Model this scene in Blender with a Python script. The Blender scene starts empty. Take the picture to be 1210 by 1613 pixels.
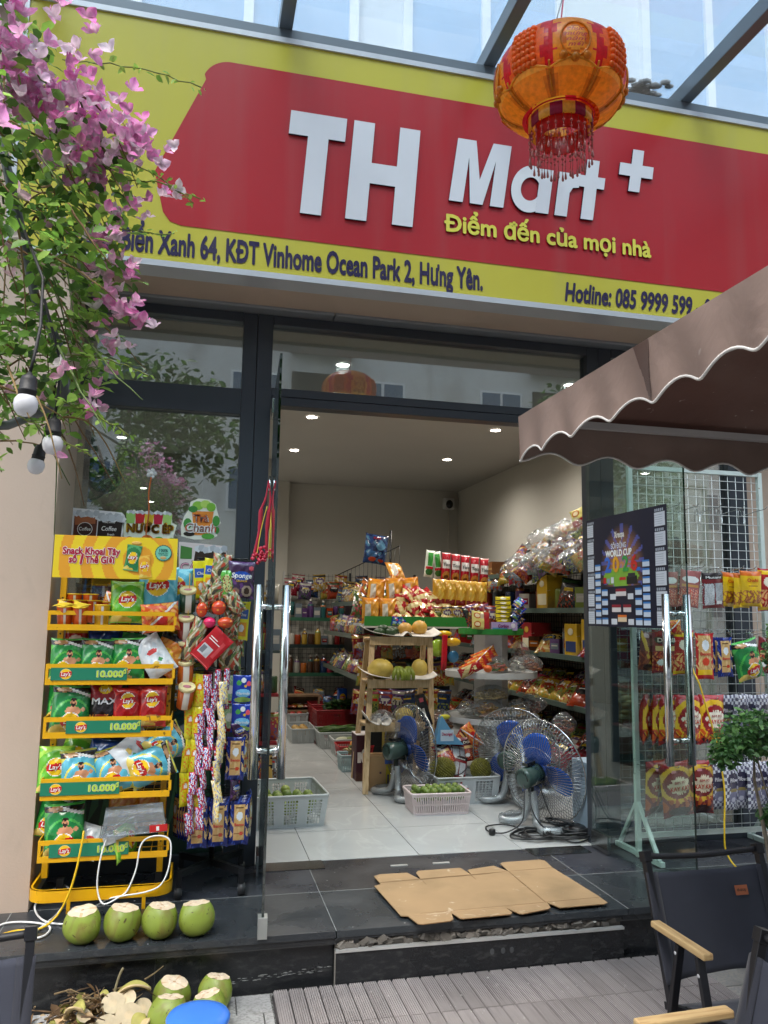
import bpy, math, random
import numpy as np
from mathutils import Vector, Matrix, Euler
S = bpy.context.scene
COL = S.collection
PI = math.pi
# ------------------------------------------------------------------ camera
cd = bpy.data.cameras.new('camera'); cam = bpy.data.objects.new('camera', cd); COL.objects.link(cam)
_yaw, _pit, _rol = math.radians(13.183), math.radians(7.433), math.radians(.8715)
_fw = Vector((math.sin(_yaw) * math.cos(_pit), math.cos(_yaw) * math.cos(_pit), math.sin(_pit)))
_rt = Vector((math.cos(_yaw), -math.sin(_yaw), 0)); _up = _rt.cross(_fw)
_r2 = _rt * math.cos(_rol) + _up * math.sin(_rol); _u2 = _up * math.cos(_rol) - _rt * math.sin(_rol)
cam.matrix_world = Matrix(((_r2.x, _u2.x, -_fw.x, 0), (_r2.y, _u2.y, -_fw.y, 0), (_r2.z, _u2.z, -_fw.z, 1.3), (0, 0, 0, 1)))
cd.sensor_fit = 'HORIZONTAL'; cd.sensor_width = 36; cd.lens = 1237.5 / 1210 * 36
cd.clip_start = .05; cd.clip_end = 500
S.camera = cam
# ------------------------------------------------------------------ sky, sun, exposure
SUN_EL, SUN_AZ = math.radians(58), math.radians(205)      # azimuth measured from +y towards +x
w = bpy.data.worlds.new('World'); S.world = w; w.use_nodes = True
nt = w.node_tree; bg = nt.nodes['Background']
sky = nt.nodes.new('ShaderNodeTexSky'); sky.sky_type = 'NISHITA'; sky.sun_disc = False
sky.sun_elevation = SUN_EL; sky.sun_rotation = SUN_AZ; sky.air_density = 1.3; sky.dust_density = 5.0; sky.ozone_density = 1.0
hs = nt.nodes.new('ShaderNodeHueSaturation'); hs.inputs['Saturation'].default_value = .45
nt.links.new(sky.outputs[0], hs.inputs['Color']); nt.links.new(hs.outputs[0], bg.inputs['Color']); bg.inputs['Strength'].default_value = .15
sl = bpy.data.lights.new('sun', 'SUN'); so = bpy.data.objects.new('sun', sl); COL.objects.link(so)
sl.energy = .9; sl.angle = math.radians(28); sl.color = (1, .96, .9)
_sd = Vector((math.sin(SUN_AZ) * math.cos(SUN_EL), math.cos(SUN_AZ) * math.cos(SUN_EL), math.sin(SUN_EL)))
so.rotation_euler = _sd.to_track_quat('Z', 'Y').to_euler()
S.view_settings.view_transform = 'Standard'; S.view_settings.look = 'None'; S.view_settings.gamma = 1
S.view_settings.exposure = 1.6
S.cycles.max_bounces = 8; S.cycles.transparent_max_bounces = 24; S.cycles.glossy_bounces = 4; S.cycles.diffuse_bounces = 3
S.cycles.transmission_bounces = 4; S.cycles.caustics_reflective = False; S.cycles.caustics_refractive = False
S.cycles.sample_clamp_indirect = 4
# ------------------------------------------------------------------ colour
def lin(x): return x / 12.92 if x <= .04045 else ((x + .055) / 1.055) ** 2.4
def c(h, k=1.0):
    h = h.lstrip('#'); return tuple(lin(int(h[i:i + 2], 16) / 255) * k for i in (0, 2, 4))
WHITE = c('e6e6e8'); BLACK = c('16171a')
# ------------------------------------------------------------------ materials: base colour comes from each mesh's own Col attribute
MATS = {}
def mat(name, rough=.6, metal=0, var=.12, vscale=8, bump=0, bscale=40, coat=0, sheen=0, spec=.5, trans=0, extra=None, alpha=None, emit=0, bdist=.004):
    m = bpy.data.materials.new(name); m.use_nodes = True; n = m.node_tree; N = n.nodes; Lk = n.links
    b = N['Principled BSDF']; at = N.new('ShaderNodeAttribute'); at.attribute_name = 'Col'
    tc = N.new('ShaderNodeTexCoord'); nz = N.new('ShaderNodeTexNoise'); nz.inputs['Scale'].default_value = vscale; nz.inputs['Detail'].default_value = 6
    Lk.new(tc.outputs['Object'], nz.inputs['Vector'])
    mr = N.new('ShaderNodeMapRange'); mr.inputs[1].default_value = .3; mr.inputs[2].default_value = .7
    mr.inputs[3].default_value = 1 - var; mr.inputs[4].default_value = 1 + var * .6; Lk.new(nz.outputs['Fac'], mr.inputs[0])
    mx = N.new('ShaderNodeVectorMath'); mx.operation = 'SCALE'; Lk.new(at.outputs['Color'], mx.inputs[0]); Lk.new(mr.outputs[0], mx.inputs['Scale'])
    out = mx.outputs[0]
    if extra: out = extra(N, Lk, tc, out, b)
    Lk.new(out, b.inputs['Base Color'])
    b.inputs['Roughness'].default_value = rough; b.inputs['Metallic'].default_value = metal
    b.inputs['Coat Weight'].default_value = coat; b.inputs['Coat Roughness'].default_value = .08
    b.inputs['Specular IOR Level'].default_value = spec; b.inputs['Sheen Weight'].default_value = sheen
    if bump:
        n2 = N.new('ShaderNodeTexNoise'); n2.inputs['Scale'].default_value = bscale; n2.inputs['Detail'].default_value = 5; n2.inputs['Distortion'].default_value = .6
        bp = N.new('ShaderNodeBump'); bp.inputs['Strength'].default_value = bump; bp.inputs['Distance'].default_value = bdist
        Lk.new(tc.outputs['Object'], n2.inputs['Vector']); Lk.new(n2.outputs['Fac'], bp.inputs['Height']); Lk.new(bp.outputs[0], b.inputs['Normal'])
    if trans:
        tr = N.new('ShaderNodeBsdfTranslucent'); Lk.new(out, tr.inputs['Color']); ms = N.new('ShaderNodeMixShader'); ms.inputs[0].default_value = trans
        Lk.new(b.outputs[0], ms.inputs[1]); Lk.new(tr.outputs[0], ms.inputs[2]); Lk.new(ms.outputs[0], N['Material Output'].inputs['Surface'])
    if alpha is not None: b.inputs['Alpha'].default_value = alpha
    if emit:
        Lk.new(out, b.inputs['Emission Color']); b.inputs['Emission Strength'].default_value = emit
    MATS[name] = m; return m
def mixc(N, Lk, fac, a, bcol):
    mx = N.new('ShaderNodeMix'); mx.data_type = 'RGBA'
    if hasattr(fac, 'links'): Lk.new(fac, mx.inputs[0])
    else: mx.inputs[0].default_value = fac
    if hasattr(a, 'links'): Lk.new(a, mx.inputs[6])
    else: mx.inputs[6].default_value = (*a, 1)
    if hasattr(bcol, 'links'): Lk.new(bcol, mx.inputs[7])
    else: mx.inputs[7].default_value = (*bcol, 1)
    return mx.outputs[2]
def ramp(N, Lk, src, lo, hi):
    r = N.new('ShaderNodeMapRange'); r.inputs[1].default_value = lo; r.inputs[2].default_value = hi; r.clamp = True; Lk.new(src, r.inputs[0]); return r.outputs[0]
def noise(N, Lk, tc, scale, detail=6, dist=0, scl=None):
    n = N.new('ShaderNodeTexNoise'); n.inputs['Scale'].default_value = scale; n.inputs['Detail'].default_value = detail; n.inputs['Distortion'].default_value = dist
    if scl:
        mp = N.new('ShaderNodeMapping'); mp.inputs['Scale'].default_value = scl; Lk.new(tc.outputs['Object'], mp.inputs[0]); Lk.new(mp.outputs[0], n.inputs['Vector'])
    else: Lk.new(tc.outputs['Object'], n.inputs['Vector'])
    return n.outputs['Fac']
def x_granite(N, Lk, tc, col, b):
    v = N.new('ShaderNodeTexVoronoi'); v.inputs['Scale'].default_value = 260; Lk.new(tc.outputs['Object'], v.inputs['Vector'])
    sp = ramp(N, Lk, v.outputs['Distance'], .26, .12)
    k = N.new('ShaderNodeMath'); k.operation = 'MULTIPLY'; Lk.new(sp, k.inputs[0]); k.inputs[1].default_value = .35
    o = mixc(N, Lk, k.outputs[0], col, (.14, .15, .16))
    sc = ramp(N, Lk, noise(N, Lk, tc, 60, 12, .3, (.4, 2.5, 1)), .52, .80)       # scuffs and dried dust
    s2 = N.new('ShaderNodeMath'); s2.operation = 'MULTIPLY'; Lk.new(sc, s2.inputs[0]); s2.inputs[1].default_value = .20
    o = mixc(N, Lk, s2.outputs[0], o, (.2, .2, .19))
    rr = N.new('ShaderNodeMapRange'); rr.inputs[3].default_value = .16; rr.inputs[4].default_value = .42; rr.inputs[1].default_value = .35; rr.inputs[2].default_value = .65
    Lk.new(noise(N, Lk, tc, 3, 8), rr.inputs[0]); Lk.new(rr.outputs[0], b.inputs['Roughness'])
    return o
def x_marble(N, Lk, tc, col, b):
    f = noise(N, Lk, tc, 1.6, 12, 1.6, (1.6, 1, 1)); a = ramp(N, Lk, f, .485, .515); bb = ramp(N, Lk, f, .545, .515)
    m = N.new('ShaderNodeMath'); m.operation = 'MULTIPLY'; Lk.new(a, m.inputs[0]); Lk.new(bb, m.inputs[1])
    k2 = N.new('ShaderNodeMath'); k2.operation = 'MULTIPLY'; k2.inputs[1].default_value = .22; Lk.new(m.outputs[0], k2.inputs[0]); o = mixc(N, Lk, k2.outputs[0], col, c('dedfdc')); return mixc(N, Lk, ramp(N, Lk, noise(N, Lk, tc, 1.5, 8, 1), .4, .9), o, c('aaacab'))
def x_wood(N, Lk, tc, col, b):
    f = noise(N, Lk, tc, 6, 8, .8, (12, 1, 12)); return mixc(N, Lk, ramp(N, Lk, f, .45, .8), col, c('9a7446'))
def x_woodz(N, Lk, tc, col, b):
    f = noise(N, Lk, tc, 7, 8, 1.0, (9, 9, 1)); return mixc(N, Lk, ramp(N, Lk, f, .48, .75), col, c('b08c5c'))
def x_deck(N, Lk, tc, col, b):
    f = noise(N, Lk, tc, 9, 10, 0, (6, .5, 1)); o = mixc(N, Lk, ramp(N, Lk, f, .5, 1.0), col, c('6a6263'))
    g = noise(N, Lk, tc, 26, 8, .5); return mixc(N, Lk, ramp(N, Lk, g, .66, .78), o, c('b5b0ac'))
def x_stone(N, Lk, tc, col, b):
    f = noise(N, Lk, tc, 90, 8, 0); o = mixc(N, Lk, ramp(N, Lk, f, .45, .6), col, c('8d8c8a'))
    return mixc(N, Lk, ramp(N, Lk, noise(N, Lk, tc, 6, 8, 1), .5, .8), o, c('78756f'))
def x_canvas(N, Lk, tc, col, b):
    f = noise(N, Lk, tc, 2.2, 9, .6); o = mixc(N, Lk, ramp(N, Lk, f, .42, .9), col, c('6f5c54')); g = noise(N, Lk, tc, 30, 6, 1); return mixc(N, Lk, ramp(N, Lk, g, .68, .8), o, c('a39a92'))
def x_sign(N, Lk, tc, col, b):
    f = noise(N, Lk, tc, 1.2, 10, .3, (5, 1, .35)); k = N.new('ShaderNodeMath'); k.operation = 'MULTIPLY'; k.inputs[1].default_value = .10; Lk.new(ramp(N, Lk, f, .5, .85), k.inputs[0]); return mixc(N, Lk, k.outputs[0], col, c('9c958c'))
def x_coco(N, Lk, tc, col, b):
    f = noise(N, Lk, tc, 14, 10, 1.2, (1, 1, .5)); o = mixc(N, Lk, ramp(N, Lk, f, .50, .70), col, c('7c6e38'))
    g = noise(N, Lk, tc, 30, 8, 2); return mixc(N, Lk, ramp(N, Lk, g, .63, .70), o, c('4a3a20'))
def x_card(N, Lk, tc, col, b):
    f = noise(N, Lk, tc, 10, 12, 1.5); o = mixc(N, Lk, ramp(N, Lk, f, .66, .72), col, c('c0ad92'))
    return mixc(N, Lk, ramp(N, Lk, noise(N, Lk, tc, 4, 6), .5, .8), o, c('88704f'))
def x_stain(N, Lk, tc, col, b):
    f = noise(N, Lk, tc, 1.3, 8, .4, (1, 1, .3)); o = mixc(N, Lk, ramp(N, Lk, f, .5, 1.1), col, c('93897c')); g = noise(N, Lk, tc, 9, 12, .8, (1, 1, .6)); k = N.new('ShaderNodeMath'); k.operation = 'MULTIPLY'; k.inputs[1].default_value = .12; Lk.new(ramp(N, Lk, g, .58, .75), k.inputs[0]); return mixc(N, Lk, k.outputs[0], o, c('8a7d70'))
def x_rust(N, Lk, tc, col, b):
    f = noise(N, Lk, tc, 20, 8, 1); return mixc(N, Lk, ramp(N, Lk, f, .66, .72), col, c('7c5a18'))
mat('matte', .75, var=.15, bump=.15, bscale=30)
mat('plastic', .38, var=.06, vscale=5)
mat('gloss', .16, var=.05, vscale=4, coat=.3)
mat('film', .24, var=.08, vscale=20, bump=.55, bscale=26, coat=.55, bdist=.006)
mat('print', .42, var=.04, vscale=6)
mat('signface', .27, var=.05, vscale=1.2, spec=.5, extra=x_sign, bump=.12, bscale=1.6, bdist=.02)
mat('paper', .7, var=.06, vscale=12)
mat('enamel', .38, var=.07, vscale=10, extra=x_rust)
mat('frame_metal', .36, metal=.25, var=.06, vscale=3)
mat('steel', .2, metal=1, var=.04)
mat('chrome', .12, metal=1, var=.02)
mat('galv', .45, metal=.6, var=.1, bump=.1)
mat('rubber', .55, var=.1)
mat('fabric', .85, var=.12, vscale=10, bump=.5, bscale=500, sheen=.15, bdist=.001)
mat('canvas', .85, var=.12, vscale=5, bump=.35, bscale=7, trans=.04, bdist=.02, extra=x_canvas)
mat('granite', .25, var=.12, vscale=4, spec=.5, extra=x_granite)
mat('marble', .14, var=.05, vscale=3, extra=x_marble)
mat('deckboard', .7, var=.2, vscale=3, extra=x_deck, bump=.2, bscale=80)
mat('stone', .8, var=.15, vscale=9, extra=x_stone, bump=.4, bscale=120)
mat('plaster', .85, var=.07, vscale=1.5, bump=.12, bscale=90, extra=x_stain)
mat('wallpaint', .8, var=.05, vscale=1, bump=.06, bscale=60)
mat('concrete', .85, var=.2, vscale=5, bump=.6, bscale=30)
mat('wood', .55, var=.1, extra=x_wood, bump=.1, bscale=60)
mat('pinewood', .6, var=.08, extra=x_woodz, bump=.1, bscale=60)
mat('cardboard', .8, var=.08, vscale=6, extra=x_card, bump=.15, bscale=30)
mat('coconut', .42, var=.14, vscale=9, extra=x_coco, bump=.25, bscale=25)
mat('flesh', .7, var=.15, vscale=30, bump=.4, bscale=70)
mat('fruit', .45, var=.18, vscale=16, bump=.2, bscale=60)
mat('leaf', .42, var=.3, vscale=14, trans=.35)
mat('petal', .6, var=.25, vscale=60, trans=.55, bump=.3, bscale=120, bdist=.002)
mat('bark', .9, var=.3, vscale=30, bump=.5, bscale=60)
mat('lantern', .3, var=.22, vscale=60, trans=.68, bump=.6, bscale=70, coat=.2, bdist=.003)
mat('bulb', .25, var=.02, trans=.25)
mat('lamp_glow', .5, var=0, emit=16)
def glassmat(name, tint, refl=1.0, rough=.0, base=.04, milky=0, milk=(.8, .85, .9)):
    m = bpy.data.materials.new(name); m.use_nodes = True; N = m.node_tree.nodes; Lk = m.node_tree.links
    N.remove(N['Principled BSDF']); o = N['Material Output']
    t = N.new('ShaderNodeBsdfTransparent'); t.inputs['Color'].default_value = (*tint, 1)
    g = N.new('ShaderNodeBsdfGlossy'); g.inputs['Roughness'].default_value = rough; g.inputs['Color'].default_value = (.93, .97, 1, 1)
    if rough > .05:                                         # crinkled film and moulded plastic
        cn = N.new('ShaderNodeTexNoise'); cn.inputs['Scale'].default_value = 34; cn.inputs['Detail'].default_value = 4; cn.inputs['Distortion'].default_value = 1.5; cb = N.new('ShaderNodeBump'); cb.inputs['Strength'].default_value = 1.0; cb.inputs['Distance'].default_value = .02; ct = N.new('ShaderNodeTexCoord'); Lk.new(ct.outputs['Object'], cn.inputs['Vector']); Lk.new(cn.outputs['Fac'], cb.inputs['Height']); Lk.new(cb.outputs[0], g.inputs['Normal'])
    fr = N.new('ShaderNodeFresnel'); ge = N.new('ShaderNodeNewGeometry')     # the same reflectance at both faces of the pane
    mi = N.new('ShaderNodeMapRange'); mi.inputs[3].default_value = 1.52; mi.inputs[4].default_value = 1 / 1.52; Lk.new(ge.outputs['Backfacing'], mi.inputs[0]); Lk.new(mi.outputs[0], fr.inputs['IOR'])
    m1 = N.new('ShaderNodeMath'); m1.operation = 'MULTIPLY_ADD'; m1.inputs[1].default_value = refl; m1.inputs[2].default_value = base; m1.use_clamp = True
    Lk.new(fr.outputs[0], m1.inputs[0]); ms = N.new('ShaderNodeMixShader'); Lk.new(m1.outputs[0], ms.inputs[0]); Lk.new(t.outputs[0], ms.inputs[1]); Lk.new(g.outputs[0], ms.inputs[2])
    last = ms.outputs[0]
    if milky:
        d = N.new('ShaderNodeBsdfTranslucent'); d.inputs['Color'].default_value = (*milk, 1); d2 = N.new('ShaderNodeBsdfDiffuse'); d2.inputs['Color'].default_value = (*milk, 1)
        a = N.new('ShaderNodeMixShader'); Lk.new(d.outputs[0], a.inputs[1]); Lk.new(d2.outputs[0], a.inputs[2])
        nz = N.new('ShaderNodeTexNoise'); nz.inputs['Scale'].default_value = 3; nz.inputs['Detail'].default_value = 8; nz.inputs['Distortion'].default_value = 1
        tc = N.new('ShaderNodeTexCoord'); Lk.new(tc.outputs['Object'], nz.inputs['Vector'])
        mr = N.new('ShaderNodeMapRange'); mr.inputs[1].default_value = .3; mr.inputs[2].default_value = .75; mr.inputs[3].default_value = milky * .85; mr.inputs[4].default_value = milky * 1.12; Lk.new(nz.outputs['Fac'], mr.inputs[0])
        b2 = N.new('ShaderNodeMixShader'); Lk.new(mr.outputs[0], b2.inputs[0]); Lk.new(last, b2.inputs[1]); Lk.new(a.outputs[0], b2.inputs[2]); last = b2.outputs[0]
    Lk.new(last, o.inputs['Surface']); MATS[name] = m
glassmat('window_glass', (.70, .76, .76), refl=2.2, base=.09)
glassmat('door_glass', (.86, .94, .91), refl=1.0, base=.02)
glassmat('edge_glass', (.06, .2, .16), refl=1.0, base=.05)
glassmat('canopy_glass', (.72, .80, .86), refl=.8, base=.03, milky=.18, milk=(.76, .85, .94))
glassmat('clear_film', (.93, .94, .95), refl=1.6, rough=.12, base=.08, milky=.05)
glassmat('clear_plastic', (.86, .88, .9), refl=1.2, rough=.15, base=.06, milky=.22)
# ------------------------------------------------------------------ mesh builder
TCACHE = {}
def text_geo(s, size=1.0, bold=0.0, shear=0.0):
    k = (s, bold, shear)
    if k not in TCACHE:
        cu = bpy.data.curves.new('t', 'FONT'); cu.body = s.replace('Đ', 'D'); cu.size = 1; cu.offset = bold; cu.shear = shear; cu.resolution_u = 3; cu.fill_mode = 'FRONT'
        ob = bpy.data.objects.new('t', cu); COL.objects.link(ob)
        dg = bpy.context.evaluated_depsgraph_get(); me = bpy.data.meshes.new_from_object(ob.evaluated_get(dg))
        vs = np.array([tuple(v.co) for v in me.vertices]).reshape(-1, 3); fs = [tuple(p.vertices) for p in me.polygons]
        bpy.data.objects.remove(ob); bpy.data.curves.remove(cu); bpy.data.meshes.remove(me)
        for i_, ch_ in enumerate(s):                            # the stroke through each capital Đ
            if ch_ == 'Đ':
                pv, _ = text_geo(s[:i_].replace('Đ', 'D') + 'D', 1, 0, shear); dv, _ = text_geo('D', 1, 0, shear); wd = dv[:, 0].max() - dv[:, 0].min(); xl = pv[:, 0].max() - wd; n_ = len(vs)
                vs = np.concatenate([vs, np.array([(xl - .08, .32, -.0006), (xl + wd * .5, .32, -.0006), (xl + wd * .5, .39, -.0006), (xl - .08, .39, -.0006)])]); fs = fs + [(n_, n_ + 1, n_ + 2, n_ + 3)]
        TCACHE[k] = (vs, fs)
    vs, fs = TCACHE[k]; return vs * size, fs
class MB:
    def __init__(s): s.v = []; s.f = []; s.c = []; s.s = []; s.M = None
    def add(s, vs, fs, col, smooth=False):
        o = len(s.v)
        if s.M is not None: vs = [tuple(s.M @ Vector(p)) for p in vs]
        s.v.extend([tuple(p) for p in vs]); s.f.extend([tuple(i + o for i in f) for f in fs])
        s.c.extend(list(col) if isinstance(col, list) else [col] * len(fs)); s.s.extend([smooth] * len(fs)); return s
    def box(s, a, b, col):
        x0, y0, z0 = a; x1, y1, z1 = b
        return s.add([(x0, y0, z0), (x1, y0, z0), (x1, y1, z0), (x0, y1, z0), (x0, y0, z1), (x1, y0, z1), (x1, y1, z1), (x0, y1, z1)],
                     [(0, 3, 2, 1), (4, 5, 6, 7), (0, 1, 5, 4), (1, 2, 6, 5), (2, 3, 7, 6), (3, 0, 4, 7)], col)
    def obox(s, ctr, size, col, rot=(0, 0, 0)):
        M = Matrix.Translation(ctr) @ Euler(rot).to_matrix().to_4x4(); h = [q / 2 for q in size]
        vs = [tuple(M @ Vector((x * h[0], y * h[1], z * h[2]))) for z in (-1, 1) for x, y in ((-1, -1), (1, -1), (1, 1), (-1, 1))]
        return s.add(vs, [(0, 3, 2, 1), (4, 5, 6, 7), (0, 1, 5, 4), (1, 2, 6, 5), (2, 3, 7, 6), (3, 0, 4, 7)], col)
    def bar(s, p0, p1, w, t, col, up=(0, 0, 1)):
        p0 = Vector(p0); p1 = Vector(p1); d = (p1 - p0).normalized(); u = Vector(up)
        if abs(d.dot(u)) > .98: u = Vector((0, 1, 0))
        a = d.cross(u).normalized() * w / 2; b = a.cross(d).normalized() * t / 2
        vs = [tuple(q + i * a + j * b) for q in (p0, p1) for i, j in ((-1, -1), (1, -1), (1, 1), (-1, 1))]
        return s.add(vs, [(0, 3, 2, 1), (4, 5, 6, 7), (0, 1, 5, 4), (1, 2, 6, 5), (2, 3, 7, 6), (3, 0, 4, 7)], col)
    def tube(s, pts, r, col, n=8, closed=False, smooth=True):
        P = [Vector(p) for p in pts]; m = len(P); vs = []; fs = []; rr = r if isinstance(r, (list, tuple)) else [r] * m
        prev = None
        for i, p in enumerate(P):
            t = (P[(i + 1) % m] - P[i - 1]) if closed else (P[min(i + 1, m - 1)] - P[max(i - 1, 0)])
            t.normalize()
            if prev is None: a = t.orthogonal().normalized()
            else:
                a = prev - t * prev.dot(t)
                a = a.normalized() if a.length > 1e-6 else t.orthogonal().normalized()
            prev = a; b = t.cross(a)
            for k in range(n): vs.append(tuple(p + (a * math.cos(2 * PI * k / n) + b * math.sin(2 * PI * k / n)) * rr[i]))
        for i in range(m if closed else m - 1):
            j = (i + 1) % m
            for k in range(n): fs.append((i * n + k, i * n + (k + 1) % n, j * n + (k + 1) % n, j * n + k))
        if not closed: fs += [tuple(reversed(range(n))), tuple((m - 1) * n + k for k in range(n))]
        return s.add(vs, fs, col, smooth)
    def cyl(s, p0, p1, r, col, n=16, r1=None): return s.tube([p0, p1], [r, r if r1 is None else r1], col, n)
    def lathe(s, ctr, prof, col, n=20, smooth=True, caps=True, fn=None):
        vs = []; fs = []; cs = []
        for (r, z) in prof:
            for k in range(n):
                a = 2 * PI * k / n; vs.append((ctr[0] + r * math.cos(a), ctr[1] + r * math.sin(a), ctr[2] + z))
        for i in range(len(prof) - 1):
            for k in range(n):
                fs.append((i * n + k, i * n + (k + 1) % n, (i + 1) * n + (k + 1) % n, (i + 1) * n + k))
                cs.append(fn((k + .5) / n, (i + .5) / (len(prof) - 1)) if fn else (col[i] if isinstance(col, list) else col))
        if caps:
            fs += [tuple(reversed(range(n))), tuple((len(prof) - 1) * n + k for k in range(n))]; cs += [cs[0], cs[-1]]
        return s.add(vs, fs, cs, smooth)
    def ball(s, ctr, r, col, n=12, m=8, sq=(1, 1, 1), fn=None):
        prof = [(math.sin(PI * i / m), -math.cos(PI * i / m)) for i in range(m + 1)]
        vs = []; fs = []; cs = []
        for (rr, z) in prof:
            for k in range(n):
                a = 2 * PI * k / n; vs.append((ctr[0] + max(rr, .002) * math.cos(a) * r * sq[0], ctr[1] + max(rr, .002) * math.sin(a) * r * sq[1], ctr[2] + z * r * sq[2]))
        for i in range(m):
            for k in range(n): fs.append((i * n + k, i * n + (k + 1) % n, (i + 1) * n + (k + 1) % n, (i + 1) * n + k)); cs.append(fn(k / n, (i + .5) / m) if fn else col)
        return s.add(vs, fs, cs, True)
    def grid(s, nu, nv, fn, col, smooth=True, cfn=None):
        vs = [fn(i / nu, j / nv) for j in range(nv + 1) for i in range(nu + 1)]
        fs = [(j * (nu + 1) + i, j * (nu + 1) + i + 1, (j + 1) * (nu + 1) + i + 1, (j + 1) * (nu + 1) + i) for j in range(nv) for i in range(nu)]
        cs = [cfn((i + .5) / nu, (j + .5) / nv) for j in range(nv) for i in range(nu)] if cfn else col
        return s.add(vs, fs, cs, smooth)
    def poly(s, pts, col): return s.add(pts, [tuple(range(len(pts)))], col)
    def slab(s, pts, h, col):                                   # pts: loop, h: extrusion vector
        n = len(pts); h = Vector(h); vs = [tuple(p) for p in pts] + [tuple(Vector(p) + h) for p in pts]
        return s.add(vs, [tuple(range(n)), tuple(reversed(range(n, 2 * n)))] + [(i, (i + 1) % n, n + (i + 1) % n, n + i) for i in range(n)], col)
    def text(s, st, at, size, col, bold=0, shear=0, fit=None, fith=None, align='C', fn=None, thick=0, side=None):
        """lettering in the xz plane facing -y; at = anchor (x, y, z of the baseline); fn maps (x, z) to a point"""
        vs, fs = text_geo(st, 1.0, 0, shear); vs = vs * size
        if len(vs) == 0: return s
        if bold:
            rings = [(math.cos(k * PI / 4) * bold * size, math.sin(k * PI / 4) * bold * size) for k in range(8)] + [(0, 0)]; n0 = len(vs); W0 = []; F0 = []
            for k, (dx, dz) in enumerate(rings): W0.append(vs + np.array([dx, dz, -k * .00007])); F0 += [tuple(i + k * n0 for i in f) for f in fs]
            vs = np.concatenate(W0); fs = F0
        x0, x1 = vs[:, 0].min(), vs[:, 0].max(); sx = 1
        if fit: sx = fit / (x1 - x0)
        xs = (vs[:, 0] - x0) * sx; W = (x1 - x0) * sx
        if align == 'C': xs = xs - W / 2
        elif align == 'R': xs = xs - W
        if fn: P = [fn(at[0] + a, at[2] + b) for a, b in zip(xs, vs[:, 1])]; P = [(p[0], p[1] + dd, p[2]) for p, dd in zip(P, vs[:, 2])]
        else: P = [(at[0] + a, at[1] + dd, at[2] + b) for a, b, dd in zip(xs, vs[:, 1], vs[:, 2])]
        if not thick: return s.add(P, fs, col)
        n = len(P); Q = [(p[0], p[1] + thick, p[2]) for p in P]; ed = {}
        for f in fs:
            for i in range(len(f)):
                a, b = f[i], f[(i + 1) % len(f)]; ed[(a, b)] = 1
        sd = [(b, a, n + a, n + b) for (a, b) in ed if (b, a) not in ed]
        s.add(P, fs, col); return s.add(P + Q, sd, side or col)
    def build(s, name, m, parent=None, loc=None, bevel=0, world=False):
        me = bpy.data.meshes.new(name); off = Vector((0, 0, 0))
        if loc is not None: off = Vector(loc)
        elif parent is not None and world: off = parent.location
        V = [(x - off.x, y - off.y, z - off.z) for x, y, z in s.v]
        me.from_pydata(V, [], s.f)
        ln = np.array([len(f) for f in s.f]); C4 = np.ones((len(s.f), 4), np.float32); C4[:, :3] = np.array(s.c, dtype=np.float32).reshape(-1, 3)
        att = me.color_attributes.new('Col', 'FLOAT_COLOR', 'CORNER'); att.data.foreach_set('color', np.repeat(C4, ln, axis=0).ravel())
        me.polygons.foreach_set('use_smooth', s.s); me.materials.append(MATS[m]); me.update()
        o = bpy.data.objects.new(name, me); COL.objects.link(o)
        if loc is not None: o.location = loc
        if parent is not None: o.parent = parent
        if bevel:
            bv = o.modifiers.new('b', 'BEVEL'); bv.width = bevel; bv.segments = 2; bv.limit_method = 'ANGLE'; bv.angle_limit = math.radians(40)
        return o
def tag(o, label, cat, group=None):
    o['label'] = label; o['category'] = cat
    if group: o['group'] = group
    return o
def thing(name, label, cat, loc=(0, 0, 0), group=None):
    o = bpy.data.objects.new(name, None); COL.objects.link(o); o.location = loc; o.empty_display_size = .1; return tag(o, label, cat, group)
def struct(o): o['kind'] = 'structure'; return o
def dup(o, loc=None, rot=None, label=None, scale=None, group=None):
    n = o.copy(); COL.objects.link(n)
    if loc is not None: n.location = loc
    if rot is not None: n.rotation_euler = rot
    if scale is not None: n.scale = (scale,) * 3 if isinstance(scale, (int, float)) else scale
    if label: n['label'] = label
    if group: n['group'] = group
    def kids(a, b):
        for ch in a.children:
            k = ch.copy(); COL.objects.link(k); k.parent = b; kids(ch, k)
    kids(o, n); return n
ORD = ['first', 'second', 'third', 'fourth', 'fifth', 'sixth', 'seventh', 'eighth', 'ninth', 'tenth', 'eleventh', 'twelfth', 'thirteenth', 'fourteenth', 'fifteenth', 'sixteenth', 'seventeenth', 'eighteenth', 'nineteenth', 'twentieth']
def ordn(i): return ORD[i] if i < 20 else ORD[(i - 20) % 20] + ' past twenty'
ZG = -.22
# ================================================================== THE SETTING
SH = 4.33                                                   # plane of the shop front
m = MB(); m.box((-30, -30, ZG - .35), (40, 3.41, ZG - .01), c('5a5854')); m.box((-30, 3.41, ZG - .35), (40, 60, ZG - .012), c('5a5854')); struct(m.build('ground', 'stone'))
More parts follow.
